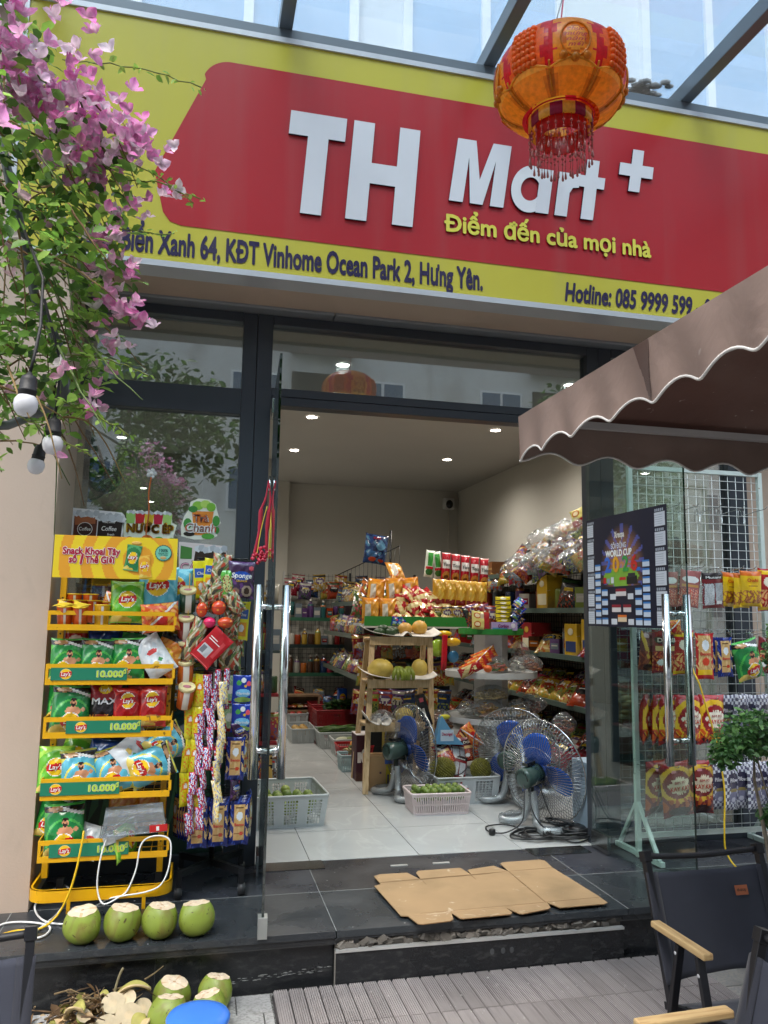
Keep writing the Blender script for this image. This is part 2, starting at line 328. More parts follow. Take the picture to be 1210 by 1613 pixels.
# grey stone pavers left of the deck and under the far chair
m = MB(); r = random.Random(3)
for j in range(14):
    y1 = 3.395 - j * .152; off = 0 if j % 2 else .1
    for i in range(-12, 2):
        x0 = max(-3.0, .318 + i * .205 - (.0 if j % 2 else .1)); x1 = min(.352, .318 + (i + 1) * .205 - (.0 if j % 2 else .1) - .005)
        if x1 - x0 < .02: continue
        k = r.uniform(.85, 1.1); m.box((x0, y1 - .147, ZG - .03), (x1, y1, ZG + r.uniform(0, .002)), c('a9a8a6', k))
struct(m.build('stone_paving', 'stone', bevel=.002))
m = MB()
for j in range(10):
    for i in range(8):
        m.box((2.2 + i * .31, 3.39 - j * .31 - .305, ZG - .03), (2.505 + i * .31, 3.39 - j * .31, ZG + r.uniform(0, .002)), c('a39f98', r.uniform(.85, 1.1)))
struct(m.build('stone_paving', 'stone', bevel=.002))
# wood-plastic deck tiles: grooved slats, 0.3 m modules
m = MB()
for j in range(9):
    y1 = 3.378 - j * .3; 
    for i in range(30):
        x0 = .366 + i * .0612; k = r.uniform(.86, 1.08) * (1.0 if (j + i // 5) % 2 else .93); col = c('98918f', k)
        if x0 > 2.18 and j < 3: continue
        w_ = .0558; m.box((x0, y1 - .296, ZG), (x0 + w_, y1, ZG + .014), col)
        for g in range(6): m.box((x0 + .0035 + g * .0087, y1 - .2958, ZG + .014), (x0 + .0035 + g * .0087 + .0056, y1 - .0002, ZG + .0185), col)
m.box((.36, .4, ZG - .008), (2.2, 3.379, ZG + .0), c('1c1a1a'))
struct(m.build('decking', 'deckboard'))
# black granite terrace
m = MB(); G = c('33363a')
xs = [-3.0, -.72, .62, 1.955, 3.29, 4.6]; ys = [3.39, 3.862, 4.325]
for i in range(5):
    for j in range(2): m.box((xs[i] + .0015, ys[j] + .0015, -.028), (xs[i + 1] - .0015, ys[j + 1] - .0015, 0), tuple(q * r.uniform(.85, 1.1) for q in G))
m.box((-3, 3.398, -.05), (.6145, 3.43, -.0285), c('26282b')); m.box((1.931, 3.398, -.05), (4.6, 3.43, -.0285), c('26282b')); m.box((.6155, 3.394, -.038), (1.93, 3.41, -.0285), c('26282b')); m.box((-3, 3.41, -.06), (4.6, 4.33, -.03), c('57595a'))
struct(m.build('terrace', 'granite', bevel=.0015)); m = MB()
for x in (-.72, .62, 1.955, 3.29): m.box((x - .0013, 3.392, -.001), (x + .0013, 4.32, .0006), c('8f9190'))
m.box((-3, 3.8607, -.001), (4.6, 3.8633, .0004), c('8f9190')); struct(m.build('terrace_joint', 'concrete'))
m = MB()
m.box((-3, 3.425, ZG - .02), (.6145, 3.46, -.05), c('1d1f22')); m.box((1.931, 3.425, ZG - .02), (4.6, 3.46, -.05), c('1d1f22'))
m.box((.618, 3.385, ZG - .02), (1.925, 3.43, -.083), c('1b1d20'))
for x in (-1.3, -.1, 2.4, 2.9): m.box((x, 3.4235, ZG), (x + .002, 3.426, -.05), c('45474a'))
struct(m.build('terrace_riser', 'granite', bevel=.001))
m = MB(); m.box((.6155, 3.38, -.083), (1.9275, 3.402, -.073), c('d2d2cf')); m.box((.6135, 3.383, ZG), (.6172, 3.40, -.073), c('a5a29a')); struct(m.build('terrace_edge_strip', 'galv'))
# crumbling mortar between terrace and riser
m = MB(); m.box((.618, 3.412, -.085), (1.925, 3.46, -.035), c('57534d'))
for i in range(110):
    x = r.uniform(.63, 1.9); s_ = r.uniform(.008, .024)
    m.obox((x, 3.407 + r.uniform(-.004, .01), -.060 + r.uniform(-.010, .012)), (s_ * 2.2, s_, s_ * 1.1), c('6e6962', r.uniform(.6, 1.25)), (r.uniform(-.6, .6), r.uniform(-.8, .8), r.uniform(-.6, .6)))
o = m.build('mortar_rubble', 'concrete'); o['kind'] = 'structure'
# stray dirt: white paint spots and crumbs on riser and deck
m = MB()
for i in range(90):
    x = r.uniform(.4, 2.2); y = r.uniform(2.4, 3.35); s_ = r.choice((.002, .003, .005)); m.ball((x, y, ZG + .019), s_, c('d6d4ce', r.uniform(.5, 1)), 5, 3, (1, 1.3, .3))
for i in range(70):
    x = r.uniform(-.7, 3); y = r.uniform(3.4, 4.3); s_ = r.choice((.0015, .0025, .003)); m.ball((x, y, .001), s_, c('cfcdc6', r.uniform(.5, 1)), 5, 3, (1.5, 1, .3))
for i in range(70):                                            # flaking salt line along the riser foot
    x = r.uniform(.2, .6); m.ball((x, 3.4247, ZG + .035 + r.uniform(0, .02) + (x - .2) * .05), r.uniform(.001, .006), c('8a8c8a', r.uniform(.6, 1)), 5, 3, (2.2, .1, .4))
for x in (1.30, 1.35, 1.39): m.ball((x, 3.3849, -.13), .012, c('4e5052', .8), 9, 5, (.9, .04, 1.1))
for x in (1.72, 1.79): m.ball((x, 3.397, -.048), .006, c('d8d8d4'), 7, 4, (2, .1, .7))
d = m.build('grit', 'concrete'); d['kind'] = 'stuff'; tag(d, 'pale grit and paint specks scattered over terrace and decking', 'dirt')
# indoor floor tiles
m = MB(); xs = [.64 + .602 * i for i in range(-6, 6)]
ys = [4.33 + .566 * i for i in range(0, 18)]
for x in xs:
    for y in ys: m.box((x + .002, y + .002, -.02), (x + .6, y + .564, .0), c('b9bbba', r.uniform(.96, 1.04)))
m.box((-3, 4.331, -.03), (4.3, 14.5, -.006), c('2f2f2e')); struct(m.build('floor', 'marble'))
# ------------------------------------------------------------------ the shop building
B = thing('shop_building', 'beige shop building with dark framed glass front standing open', 'building', (1.2, 4.33, 0))
def P(mb, name, mt, parent=None, bevel=0): return mb.build(name, mt, parent or B, world=True, bevel=bevel)
BEI = c('c3ae9d'); FR = c('3b4149')
m = MB(); m.box((-3.2, 3.85, -.03), (-.655, 4.6, 2.99), BEI); m.box((-.6548, 4.0, -.03), (-.628 - .155, 4.0001, 2.9), BEI); P(m, 'front_pillar', 'plaster', bevel=.004)
m = MB(); m.box((3.40, 4.36, -.03), (4.6, 4.7, 2.98), BEI); P(m, 'side_pillar', 'plaster', bevel=.004)
# beam above the opening whose underside shows below the sign
m = MB(); m.box((-3.2, 3.93, 2.988), (5.2, 4.27, 4.30), BEI); m.box((-3.2, 4.27, 3.06), (5.2, 4.7, 4.45), BEI); P(m, 'front_beam', 'plaster', bevel=.004)
m = MB(); m.box((-3.2, 4.60, 4.45), (6.5, 4.9, 15), c('cdd4da'))
for zz in (6.6, 9.4, 12.2): m.box((-3.2, 4.5, zz), (6.5, 4.62, zz + .18), c('dfe3e6'))
P(m, 'upper_wall', 'plaster')
GB = c('86add0')
for zz in (4.75, 6.9, 9.7):
    for k, (x0, x1) in enumerate(((-2.6, -.9), (-.55, .85), (1.15, 2.3), (2.9, 4.0), (4.4, 5.9))):
        f = MB(); z1 = zz + (1.6 if zz < 6 else 2.0)
        for a, b in (((x0, 4.55, zz), (x1, 4.6, zz + .06)), ((x0, 4.55, z1 - .06), (x1, 4.6, z1)), ((x0, 4.55, zz + .061), (x0 + .06, 4.6, z1 - .061)), ((x1 - .06, 4.55, zz + .061), (x1, 4.6, z1 - .061)), (((x0 + x1) / 2 - .03, 4.553, zz + .061), ((x0 + x1) / 2 + .03, 4.6, z1 - .061))): f.box(a, b, c('e3e6e8'))
        f = P(f, 'upper_window', 'plastic'); g = MB(); g.box((x0 + .06, 4.58, zz + .06), (x1 - .06, 4.597, z1 - .06), GB); gg = g.build('pane', 'gloss', f, world=False)
        for v in gg.data.vertices: v.co -= B.location
# grey roller housing and dark recess over the glazing
m = MB(); m.box((-.80, 4.215, 2.972), (.684, 4.33, 3.035), c('8d9298')); m.box((.69, 4.215, 2.972), (3.4, 4.33, 3.035), c('8d9298')); m.box((-.8, 4.24, 3.04), (3.4, 4.34, 3.06), c('1b1c1e')); P(m, 'shutter_housing', 'frame_metal', bevel=.006)
m = MB(); y0, y1 = 4.30, 4.40
def fr(x0, z0, x1, z1, ya=y0, yb=y1): m.box((x0, ya, z0), (x1, yb, z1), FR)
fr(-.80, 0, -.675, 2.97); fr(.186, 0, .262, 2.97, 4.302); fr(.265, 0, .35, 2.97); fr(2.285, 0, 2.36, 2.97); fr(2.363, 0, 2.45, 2.97, 4.302); fr(3.26, 0, 3.39, 2.97)
fr(-.674, 2.915, .185, 2.97); fr(.351, 2.915, 2.284, 2.97); fr(2.451, 2.915, 3.259, 2.97)
fr(-.674, 2.385, .185, 2.53, 4.303); fr(.351, 2.452, 2.284, 2.50, 4.303); fr(.351, 2.502, 2.284, 2.55, 4.303); fr(2.451, 2.385, 3.259, 2.53, 4.303)
fr(-.674, 0, .185, .07); fr(2.451, 0, 3.259, .07)
P(m, 'window_frame', 'frame_metal', bevel=.003)
for (x0, z0, x1, z1) in ((-.675, 2.53, .186, 2.915), (.35, 2.55, 2.285, 2.915), (2.45, 2.53, 3.26, 2.915), (-.675, .07, .186, 2.385), (2.45, .07, 3.26, 2.385)):
    m = MB(); m.box((x0, 4.345, z0), (x1, 4.353, z1), WHITE); P(m, 'window_pane', 'window_glass')
m = MB()                                                      # printed film over the foot of the left pane, stainless floor plates
m.box((-.67, 4.338, .07), (.18, 4.3425, .55), c('1d3a2e'))
for i in range(14): m.poly([(-.6 + i * .055 + r.uniform(-.03, .03), 4.3375, .3 + r.uniform(-.1, .1)) for _ in range(3)] if False else [(-.6 + i * .055, 4.3372, .16 + .3 * r.random()), (-.55 + i * .055, 4.3372, .12 + .3 * r.random()), (-.56 + i * .055, 4.3372, .5)], c('3c6a4a', r.uniform(.7, 1.3)))
P(m, 'window_film', 'print')
for x0 in (.36, 1.86):
    m = MB(); m.box((x0, 4.19, .0), (x0 + .34, 4.325, .004), c('8d8b86')); P(m, 'floor_spring_plate', 'steel')
for x in (1.04, 1.27): m = MB(); m.box((x, 4.155, 0), (x + .09, 4.175, .005), c('b9bab8')); P(m, 'floor_bolt_plate', 'galv')
# room: walls, ceiling, the recess at the left, the pier beyond
m = MB(); W = c('cbc8bd')
m.box((.0, 10.25, 0), (3.6, 10.4, 3.0), W); m.box((3.45, 4.7, 0), (3.6, 10.25, 3.0), W); m.box((-2.2, 4.65, 0), (-2.05, 14.2, 3.0), W); m.box((-2.2, 14.2, 0), (1.04, 14.35, 3.0), W); m.box((1.00, 10.401, 0), (1.04, 14.2, 3), W)
m.box((.72, 10.10, 0), (1.10, 10.249, 3.0), W)
m.box((-3.2, 4.61, -.03), (-2.0, 4.649, 3.06), W)
P(m, 'inner_wall', 'wallpaint')
m = MB(); m.box((-2.2, 4.42, 3.001), (3.6, 14.3, 3.05), c('b8b5ae')); m.box((-2.0, 8.7, 2.8), (.72, 8.95, 3.0), c('b8b5ae')); P(m, 'ceiling', 'wallpaint')
# ------------------------------------------------------------------ glass doors, swung outwards
def door(hx, fx, side):
    hy, fy = 4.29, 3.36; d = Vector((fx - hx, fy - hy, 0)); L = d.length; d.normalize(); nrm = Vector((-d.y, d.x, 0))
    def pt(s_, o_, z): q = Vector((hx, hy, 0)) + d * s_ + nrm * o_; return (q.x, q.y, z)
    def slab(s0, s1, z0, z1, t, col, mb): mb.slab([pt(s0, -t, z0), pt(s1, -t, z0), pt(s1, -t, z1), pt(s0, -t, z1)], nrm * 2 * t, col)
    g = MB(); slab(0, L - .0005, .03, 2.435, .005, WHITE, g); leaf = P(g, 'door', 'door_glass')
    if side > 0: leaf['label'] = 'right glass door leaf, swung outwards, a football poster stuck on it'
    else: leaf['label'] = 'left glass door leaf, swung outwards beside the snack spinner'
    def sub(mb, n, mt, bv=0):
        o = mb.build(n, mt, leaf, bevel=bv)
        for v in o.data.vertices: v.co -= B.location
        return o
    e = MB(); slab(L - .0004, L, .03, 2.435, .0052, c('23303a') , e); sub(e, 'edge_strip', 'edge_glass')
    for o_ in (-.06, .06):
        h = MB(); h.cyl(pt(L - .09, o_, .605), pt(L - .09, o_, 1.42), .019, c('d4d6d8'), 20)
        for z in (.72, 1.325): h.cyl(pt(L - .09, 0.004 if o_ > 0 else -.004, z), pt(L - .09, o_, z), .013, c('cfd1d3'), 14)
        sub(h, 'handle', 'chrome')
    for (s0, s1, z0, z1) in ((0.0, .17, .006, .10), (0, .17, 2.36, 2.44)):
        h = MB(); slab(s0, s1, z0, z1, .011, c('9ea2a4'), h); sub(h, 'patch_fitting', 'steel', .002)
    h = MB(); slab(L - .045, L + .008, -.0 + .003, .085, .019, c('aaaca9'), h); sub(h, 'lower_guard', 'galv', .002)
    return leaf, pt
doorL, ptL = door(.362, .312, -1)
doorR, ptR = door(2.262, 2.292, 1)
# ------------------------------------------------------------------ across the street (seen mirrored in the glass)
o = thing('apartment_block', 'pale apartment block across the street, mirrored in the shop glazing', 'building', (2, -16, ZG))
m = MB(); m.box((-30, -18, ZG), (34, -15.5, 22), c('dcddda')); m.build('wall', 'plaster', o, world=True)
m2 = MB(); m3 = MB(); m4 = MB()
for fl in range(7):
    z0 = .4 + fl * 3.05
    for i in range(15):
        x0 = -28 + i * 4.1; 
        m2.box((x0, -15.52, z0 + .9), (x0 + 1.5, -15.45, z0 + 2.3), c('f0f2f2')); m3.box((x0 + .08, -15.46, z0 + .98), (x0 + .7, -15.42, z0 + 2.22), c('3a5a7a')); m3.box((x0 + .8, -15.46, z0 + .98), (x0 + 1.42, -15.42, z0 + 2.22), c('3a5a7a'))
        if i % 2: m4.box((x0 + 1.9, -15.52, z0 + .1), (x0 + 3.8, -15.44, z0 + 2.4), c('3c3e40')); m4.box((x0 + 1.8, -15.45, z0 - .05), (x0 + 3.9, -14.7, z0 + .08), c('b0b0ae')); m4.box((x0 + 1.85, -14.75, z0 + .081), (x0 + 3.85, -14.7, z0 + .9), c('9db0bd'))
m2.build('window', 'plastic', o, world=True)['kind'] = 'stuff'; m3.build('pane', 'gloss', o, world=True)['kind'] = 'stuff'; m4.build('balcony', 'plaster', o, world=True)['kind'] = 'stuff'
def leafy(mb, ctr, rad, n, size, cols, rr, flat=1.0):
    for i in range(n):
        while True:
            p = Vector((rr.uniform(-1, 1), rr.uniform(-1, 1), rr.uniform(-1, 1)))
            if .25 < p.length < 1: break
        q = Vector((ctr[0] + p.x * rad[0], ctr[1] + p.y * rad[1], ctr[2] + p.z * rad[2])); one_leaf(mb, q, size * rr.uniform(.6, 1.3), rr.choice(cols), rr)
def one_leaf(mb, q, s, col, rr, tilt=.9):
    M = Matrix.Translation(q) @ Euler((rr.uniform(-tilt, tilt) - .3, rr.uniform(-tilt, tilt), rr.uniform(0, 2 * PI))).to_matrix().to_4x4()
    k = rr.uniform(.75, 1.25); col = tuple(a * k for a in col)
    vs = [(0, 0, 0), (s * .28, s * .35, s * .06), (s * .24, s * .75, s * .02), (0, s * 1.1, -s * .12), (-s * .24, s * .75, s * .02), (-s * .28, s * .35, s * .06), (0, s * .5, -s * .05)]
    mb.add([tuple(M @ Vector(v)) for v in vs], [(0, 1, 6), (1, 2, 6), (2, 3, 6), (3, 4, 6), (4, 5, 6), (5, 0, 6)], col, True)
def tree(x, y, h, lab, rr):
    t = thing('street_tree', lab, 'tree', (x, y, ZG), 'street trees behind the viewer')
    m = MB(); m.tube([(x, y, ZG), (x + .1, y, 1.5), (x, y + .1, h * .6), (x + .2, y, h)], [.14, .11, .08, .03], c('5d5248'), 8)
    for k in range(6): a = k * 1.1; m.tube([(x, y + .1, h * .55 + k * .15), (x + math.cos(a) * 1.2, y + math.sin(a) * 1.2, h * .8 + k * .1)], [.05, .015], c('5d5248'), 6)
    m.build('trunk', 'bark', t, world=True); m = MB()
    for k in range(24): a = rr.uniform(0, 6.3); d = rr.uniform(.2, 1.5); leafy(m, (x + math.cos(a) * d, y + math.sin(a) * d, h * .8 + rr.uniform(-1.2, 1.2)), (.55, .55, .45), 170, .13, [c('3f6a2a'), c('2f5424'), c('5a8434')], rr)
    m.build('crown', 'leaf', t, world=True)
rt = random.Random(8)
tree(6.2, -3.2, 4.6, 'leafy street tree to the right of the viewer', rt); tree(-1.25, -2.9, 4.3, 'leafy street tree to the left of the viewer', rt)
# ------------------------------------------------------------------ glass canopy over the sign
o = thing('glass_canopy', 'grey steel and bluish glass canopy over the shop sign', 'canopy', (1.5, 3.95, 4.4))
for x in (.325, 1.48, 2.74, 3.95, -.9, -2.1):
    m = MB(); m.box((x - .035, .9, 4.40), (x + .035, 4.59, 4.405), c('6d7880')); m.box((x - .035, .9, 4.4051), (x - .028, 4.59, 4.5), c('6d7880')); m.box((x + .028, .9, 4.4051), (x + .035, 4.59, 4.5), c('6d7880')); m.build('beam', 'frame_metal', o, world=True, bevel=.002)
m = MB(); m.box((-2.6, 3.86, 4.30), (4.6, 3.92, 4.398), c('6a737a')); m.build('wall_rail', 'frame_metal', o, world=True)
xs = [-2.1, -.9, .325, 1.48, 2.74, 3.95]
for a, b in zip(xs, xs[1:]): m = MB(); m.box((a + .003, .9, 4.503), (b - .003, 4.59, 4.513), WHITE); m.build('glass_panel', 'canopy_glass', o, world=True)
m = MB()
for k in range(60): m.ball((2.5 + rt.gauss(0, .06), 3.98 + rt.gauss(0, .05), 4.516), rt.uniform(.008, .03), c('8a8273', rt.uniform(.5, 1.2)), 7, 4, (1.3, 1, .35))
m.build('leaf_litter', 'concrete', o, world=True)['label'] = 'patch of wet leaf litter lying on the glass'
# ================================================================== LIT DOWNLIGHTS
def downlight(x, y, lab, z=3.0):
    t = thing('ceiling_light', lab, 'ceiling light', (x, y, z), 'recessed ceiling lights')
    m = MB(); m.lathe((0, 0, 0), [(.058, 0), (.06, -.006), (.046, -.008), (.044, -.002)], c('e8e8e6'), 24, caps=False); m.build('rim', 'plastic', t)
    m = MB(); m.lathe((0, 0, 0), [(.044, -.004), (.001, -.0045)], (1, .93, .82), 20, caps=False); m.build('diffuser', 'lamp_glow', t)
    ld = bpy.data.lights.new('downlight', 'SPOT'); ld.energy = 28; ld.spot_size = math.radians(160); ld.spot_blend = 1; ld.shadow_soft_size = .045; ld.color = (1, .93, .84)
    lo = bpy.data.objects.new('downlight', ld); COL.objects.link(lo); lo.location = (x, y, z - .02)
for x, y, l in ((.9, 5.15, 'round ceiling downlight seen through the left part of the door transom'), (2.6, 5.15, 'round ceiling downlight seen through the right end of the door transom, partly behind tree reflections'),
                (.9, 6.65, 'round ceiling downlight nearest the left top corner of the open doorway'), (2.6, 6.65, 'round ceiling downlight nearest the right top corner of the open doorway'),
                (.92, 8.1, 'round ceiling downlight, the farther left one over the shop floor'), (2.6, 8.1, 'round ceiling downlight, the farther right one over the shop floor'),
                (-.8, 8.0, 'topmost and nearest ceiling downlight behind the left window'), (-.8, 9.75, 'second ceiling downlight from the front behind the left window'), (-.8, 11.3, 'third ceiling downlight from the front behind the left window'), (-.78, 12.7, 'farthest ceiling downlight behind the left window')):
    downlight(x, y, l)
t = thing('security_camera', 'white dome security camera where the back wall meets the side wall', 'camera', (3.3, 10.2, 2.82))
m = MB(); m.box((3.22, 10.17, 2.74), (3.38, 10.25, 2.9), c('e3e3e0')); m.build('housing', 'plastic', t, world=True, bevel=.02); m = MB(); m.ball((3.3, 10.16, 2.81), .05, c('1c1c1e'), 14, 8, (1, .8, 1.2)); m.build('lens', 'gloss', t, world=True)
m = MB(); m.tube([(3.31, 10.235, 2.74), (3.31, 10.24, 1.9)], .006, c('d8d2c4'), 6); m.build('cable', 'plastic', t, world=True)
# ================================================================== MAIN SIGN
o = thing('shop_sign', 'big red and yellow shop sign with white raised letters over the entrance', 'sign', (1.6, 3.8, 2.98))
YL = c('c4ba42'); RD = c('ae2129'); NV = c('2c2348')
m = MB(); m.box((-.93, 3.806, 2.995), (4.4, 3.925, 4.27), YL); m.build('panel', 'signface', o, world=True)
m = MB()
for a, b in (((-.95, 3.795, 4.268), (4.42, 3.93, 4.297)), ((-.95, 3.795, 2.967), (4.42, 3.93, 2.997)), ((-.952, 3.797, 2.998), (-.925, 3.929, 4.267)), ((4.395, 3.797, 2.998), (4.422, 3.929, 4.267))): m.box(a, b, c('c3c6cb'))
m.build('frame', 'frame_metal', o, world=True)
def arc(cx, cz, rr, a0, a1, n=10): return [(cx + rr * math.cos(math.radians(a0 + (a1 - a0) * i / n)), cz + rr * math.sin(math.radians(a0 + (a1 - a0) * i / n))) for i in range(n + 1)]
pts = [(-.30, 3.455), (-.292, 3.475)] + [(-.075, 3.99)] + arc(.05, 3.965, .143, 158, 90) + [(3.6, 4.105), (4.38, 4.105), (4.38, 3.19), (-.16, 3.19)] + [(-.215, 3.205), (-.25, 3.25)]
m = MB(); m.poly([(x, 3.803, z) for x, z in pts], RD); m.build('red_field', 'signface', o, world=True)
def letter(mb, pts, y=3.788, th=.014, col=c('dcdde2'), side=c('262038')):
    n = len(pts); F = [(x, y, z) for x, z in pts]; Bk = [(x, y + th, z) for x, z in pts]
    mb.add(F, [tuple(range(n))], col); mb.add(F + Bk, [(i, (i + 1) % n, n + (i + 1) % n, n + i) for i in range(n)], side)
def sx(x, z): return x + (z - 3.33) * .07
def shear(pts): return [(sx(x, z), z) for x, z in pts]
m = MB(); LT = c('e6e7ea'); SD = c('241d38')
letter(m, shear([(.322, 3.887), (.322, 3.756), (.422, 3.756), (.422, 3.33), (.53, 3.33), (.53, 3.756), (.617, 3.756), (.617, 3.887)]))
letter(m, shear([(.656, 3.887), (.656, 3.332), (.768, 3.332), (.768, 3.545), (.906, 3.545), (.906, 3.332), (1.018, 3.332), (1.018, 3.887), (.906, 3.887), (.906, 3.66), (.768, 3.66), (.768, 3.887)]))
m.build('large_lettering', 'signface', o, world=True)
def sgn(st, x, z, size, col, bold, fit, shr=.14, th=.022, y=3.774):
    mb = MB(); mb.text(st, (x, y, z), size, col, bold, shr, fit=fit, align='L', thick=th, side=SD); return mb
m = MB(); K = .14; sh_ = lambda pts: [(x + (z - 3.512) * K, z) for x, z in pts]
letter(m, sh_([(1.219, 3.512), (1.219, 3.88), (1.325, 3.88), (1.374, 3.655), (1.424, 3.88), (1.530, 3.88), (1.530, 3.512), (1.452, 3.512), (1.452, 3.775), (1.410, 3.512), (1.338, 3.512), (1.297, 3.775), (1.297, 3.512)]), 3.788, .014)
def ringletter(cx, cz, ro, ri, sq=1.0):
    n = 36; A_ = [(cx + ro * sq * math.cos(2 * PI * i / n), cz + ro * math.sin(2 * PI * i / n)) for i in range(n)]; B_ = [(cx + ri * sq * math.cos(2 * PI * i / n), cz + ri * math.sin(2 * PI * i / n)) for i in range(n)]
    A_, B_ = sh_(A_), sh_(B_)
    m.add([(x, 3.788, z) for x, z in A_ + B_], [(i, (i + 1) % n, n + (i + 1) % n, n + i) for i in range(n)], LT)
    for Q_ in (A_, B_): m.add([(x, 3.788, z) for x, z in Q_] + [(x, 3.802, z) for x, z in Q_], [(i, (i + 1) % n, n + (i + 1) % n, n + i) for i in range(n)], SD)
ringletter(1.672, 3.645, .140, .070, .80)
letter(m, sh_([(1.718, 3.512), (1.718, 3.775), (1.795, 3.775), (1.795, 3.512)]), 3.7875, .014)
letter(m, sh_([(1.832, 3.512), (1.832, 3.775), (1.904, 3.775), (1.904, 3.750), (1.925, 3.772), (1.958, 3.782), (1.958, 3.695), (1.922, 3.688), (1.906, 3.655), (1.906, 3.512)]), 3.7875, .014)
letter(m, sh_([(1.990, 3.512), (1.990, 3.705), (1.958, 3.705), (1.958, 3.775), (1.990, 3.775), (1.990, 3.875), (2.066, 3.875), (2.066, 3.775), (2.112, 3.775), (2.112, 3.705), (2.066, 3.705), (2.066, 3.512)]), 3.7871, .014)
letter(m, [(2.332, 3.983), (2.318, 3.890), (2.247, 3.890), (2.236, 3.815), (2.307, 3.815), (2.292, 3.722), (2.362, 3.722), (2.377, 3.815), (2.449, 3.815), (2.460, 3.890), (2.388, 3.890), (2.402, 3.983)], 3.788, .014)
m.build('word_lettering', 'signface', o, world=True)
sgn('Điểm đến của mọi nhà', 1.195, 3.340, .135, c('e0d552'), .03, 1.235, 0, .006, 3.792).build('slogan', 'signface', o, world=True)
m = MB(); m.text('ĐC: Biển Xanh 64, KĐT Vinhome Ocean Park 2, Hưng Yên.', (1.418, 3.8035, 3.035), .165, NV, .037, 0, fit=2.02, align='R'); m.build('address_line', 'signface', o, world=True)
m = MB(); m.text('Hotline: 085 9999 599 - 085 9999 699', (1.895, 3.8035, 3.03), .15, NV, .037, .18, fit=1.36, align='L'); m.build('hotline_line', 'signface', o, world=True)
# ================================================================== LANTERN
LX, LY, LZ = 1.165, 2.35, 3.168
t = thing('lantern', 'large gold and red round paper lantern with tassels hanging before the sign', 'lantern', (LX, LY, LZ))
GO = c('f8b034'); GO2 = c('ffd35a'); RE = c('d81c30'); OR = c('f87a26')
def lcol(u, v):
    th = (u * 8) % 1; k = int(u * 8) % 2; z = -1 + 2 * v
    if z < -.52: return tuple(q * (1.0 if .08 < th < .92 else .6) for q in (GO if (z > -.6 or .16 < th < .84) else c('d99024')))
    edge = -.52 + .13 * math.sin(PI * th)
    if z < edge: return GO2
    if k == 0:
        d = math.hypot((th - .5) * 1.5, (z - .0) * 1.1)
        if d < .60: return GO2 if d < .30 else (c('d08220') if d < .34 else GO)
        if abs(th - .5) < .42 and (-.42 < z < -.2 or z > .42): return GO
        return RE
    if abs(th - .5) < .40 + .06 * math.sin(z * 9): return OR
    return RE
def lrad(z): return max(.0, 1 - abs(z) ** 2.5) ** .45
m = MB(); nu, nv = 96, 40
def lf(u, v):
    z = -.86 + 1.72 * v; r0 = .243 * lrad(z) + .006 * abs(math.sin(PI * u * 8)) ** .6 * (1 - z * z); a = 2 * PI * u - .62
    return (r0 * math.sin(a), -r0 * math.cos(a), .176 * z)
m.grid(nu, nv, lf, GO, True, lambda u, v: lcol(u, .07 + .86 * v)); m.build('shade', 'lantern', t)
m = MB()
for kk in range(4):                                                    # greeting medallions
    for li, (st, zz, wd) in enumerate((('chúc', .022, .055), ('mừng', .002, .072), ('năm', -.018, .062), ('mới', -.038, .05))):
        a0 = 2 * PI * (kk * 2 + .5) / 8 - .62
        def fn(x, z, a0=a0):
            zn = z / .176; r0 = .2555 * lrad(zn) + .002; a = a0 + x / .22; return (r0 * math.sin(a), -r0 * math.cos(a), z)
        m.text(st, (0, 0, zz), .022, c('a81c22'), .02, .3, fit=wd, fn=fn)
m.build('greeting', 'print', t)
m = MB()                                                               # raised ornament ribs and dots
for k in range(8):
    a = 2 * PI * k / 8 - .62; P_ = []
    for i in range(15): z = -.8 + .42 * i / 14; r0 = .247 * lrad(z); P_.append((r0 * math.sin(a), -r0 * math.cos(a), .176 * z))
    m.tube(P_, .004, c('e7a93a'), 6)
    P_ = []
    for i in range(13): th = i / 12; z = -.52 + .13 * math.sin(PI * th); aa = 2 * PI * (k + th) / 8 - .62; r0 = .250 * lrad(z); P_.append((r0 * math.sin(aa), -r0 * math.cos(aa), .176 * z))
    m.tube(P_, .0045, c('f0bd4a'), 6)
    if k % 2 == 0:
        P_ = []
        for i in range(20): b = 2 * PI * i / 20; z = .0 + .38 * math.cos(b); aa = 2 * PI * (k + .5 + .27 * math.sin(b)) / 8 - .62; r0 = .252 * lrad(z); P_.append((r0 * math.sin(aa), -r0 * math.cos(aa), .176 * z))
        m.tube(P_, .004, c('d89428'), 6, closed=True)
        for s_ in (-.22, 0, .22): z = -.34 - .04 * (s_ == 0); aa = 2 * PI * (k + .5 + s_) / 8 - .62; r0 = .247 * lrad(z); m.ball((r0 * math.sin(aa), -r0 * math.cos(aa), .176 * z), .017, c('dd9a2c'), 8, 6)
    else:
        for i in range(7):
            for s_ in (-.2, -.1, .0, .1, .2):
                z = -.35 + i * .13; aa = 2 * PI * (k + .5 + s_) / 8 - .62; r0 = .248 * lrad(z); m.ball((r0 * math.sin(aa), -r0 * math.cos(aa), .176 * z), .014, c('fa8a2c'), 7, 5)
m.build('ornament', 'lantern', t)
m = MB(); m.lathe((0, 0, -.2), [(.118, .05), (.122, .045), (.122, -.0), (.114, 0), (.114, .05)], RE, 32, caps=False, fn=lambda u, v: (GO2 if int(u * 16) % 2 else c('b02a5a'))); m.lathe((0, 0, -.2), [(.125, .05), (.13, .053), (.125, .056)], RE, 32, caps=False); m.lathe((0, 0, .15), [(.12, -.01), (.125, .0), (.09, .012)], RE, 32, caps=False)
m.build('collar', 'lantern', t)
m = MB(); m.lathe((0, 0, -.2), [(.095, .04), (.095, -.04), (.088, -.04)], c('c02020'), 28, caps=False); m.build('inner_ring', 'lantern', t)
m = MB()
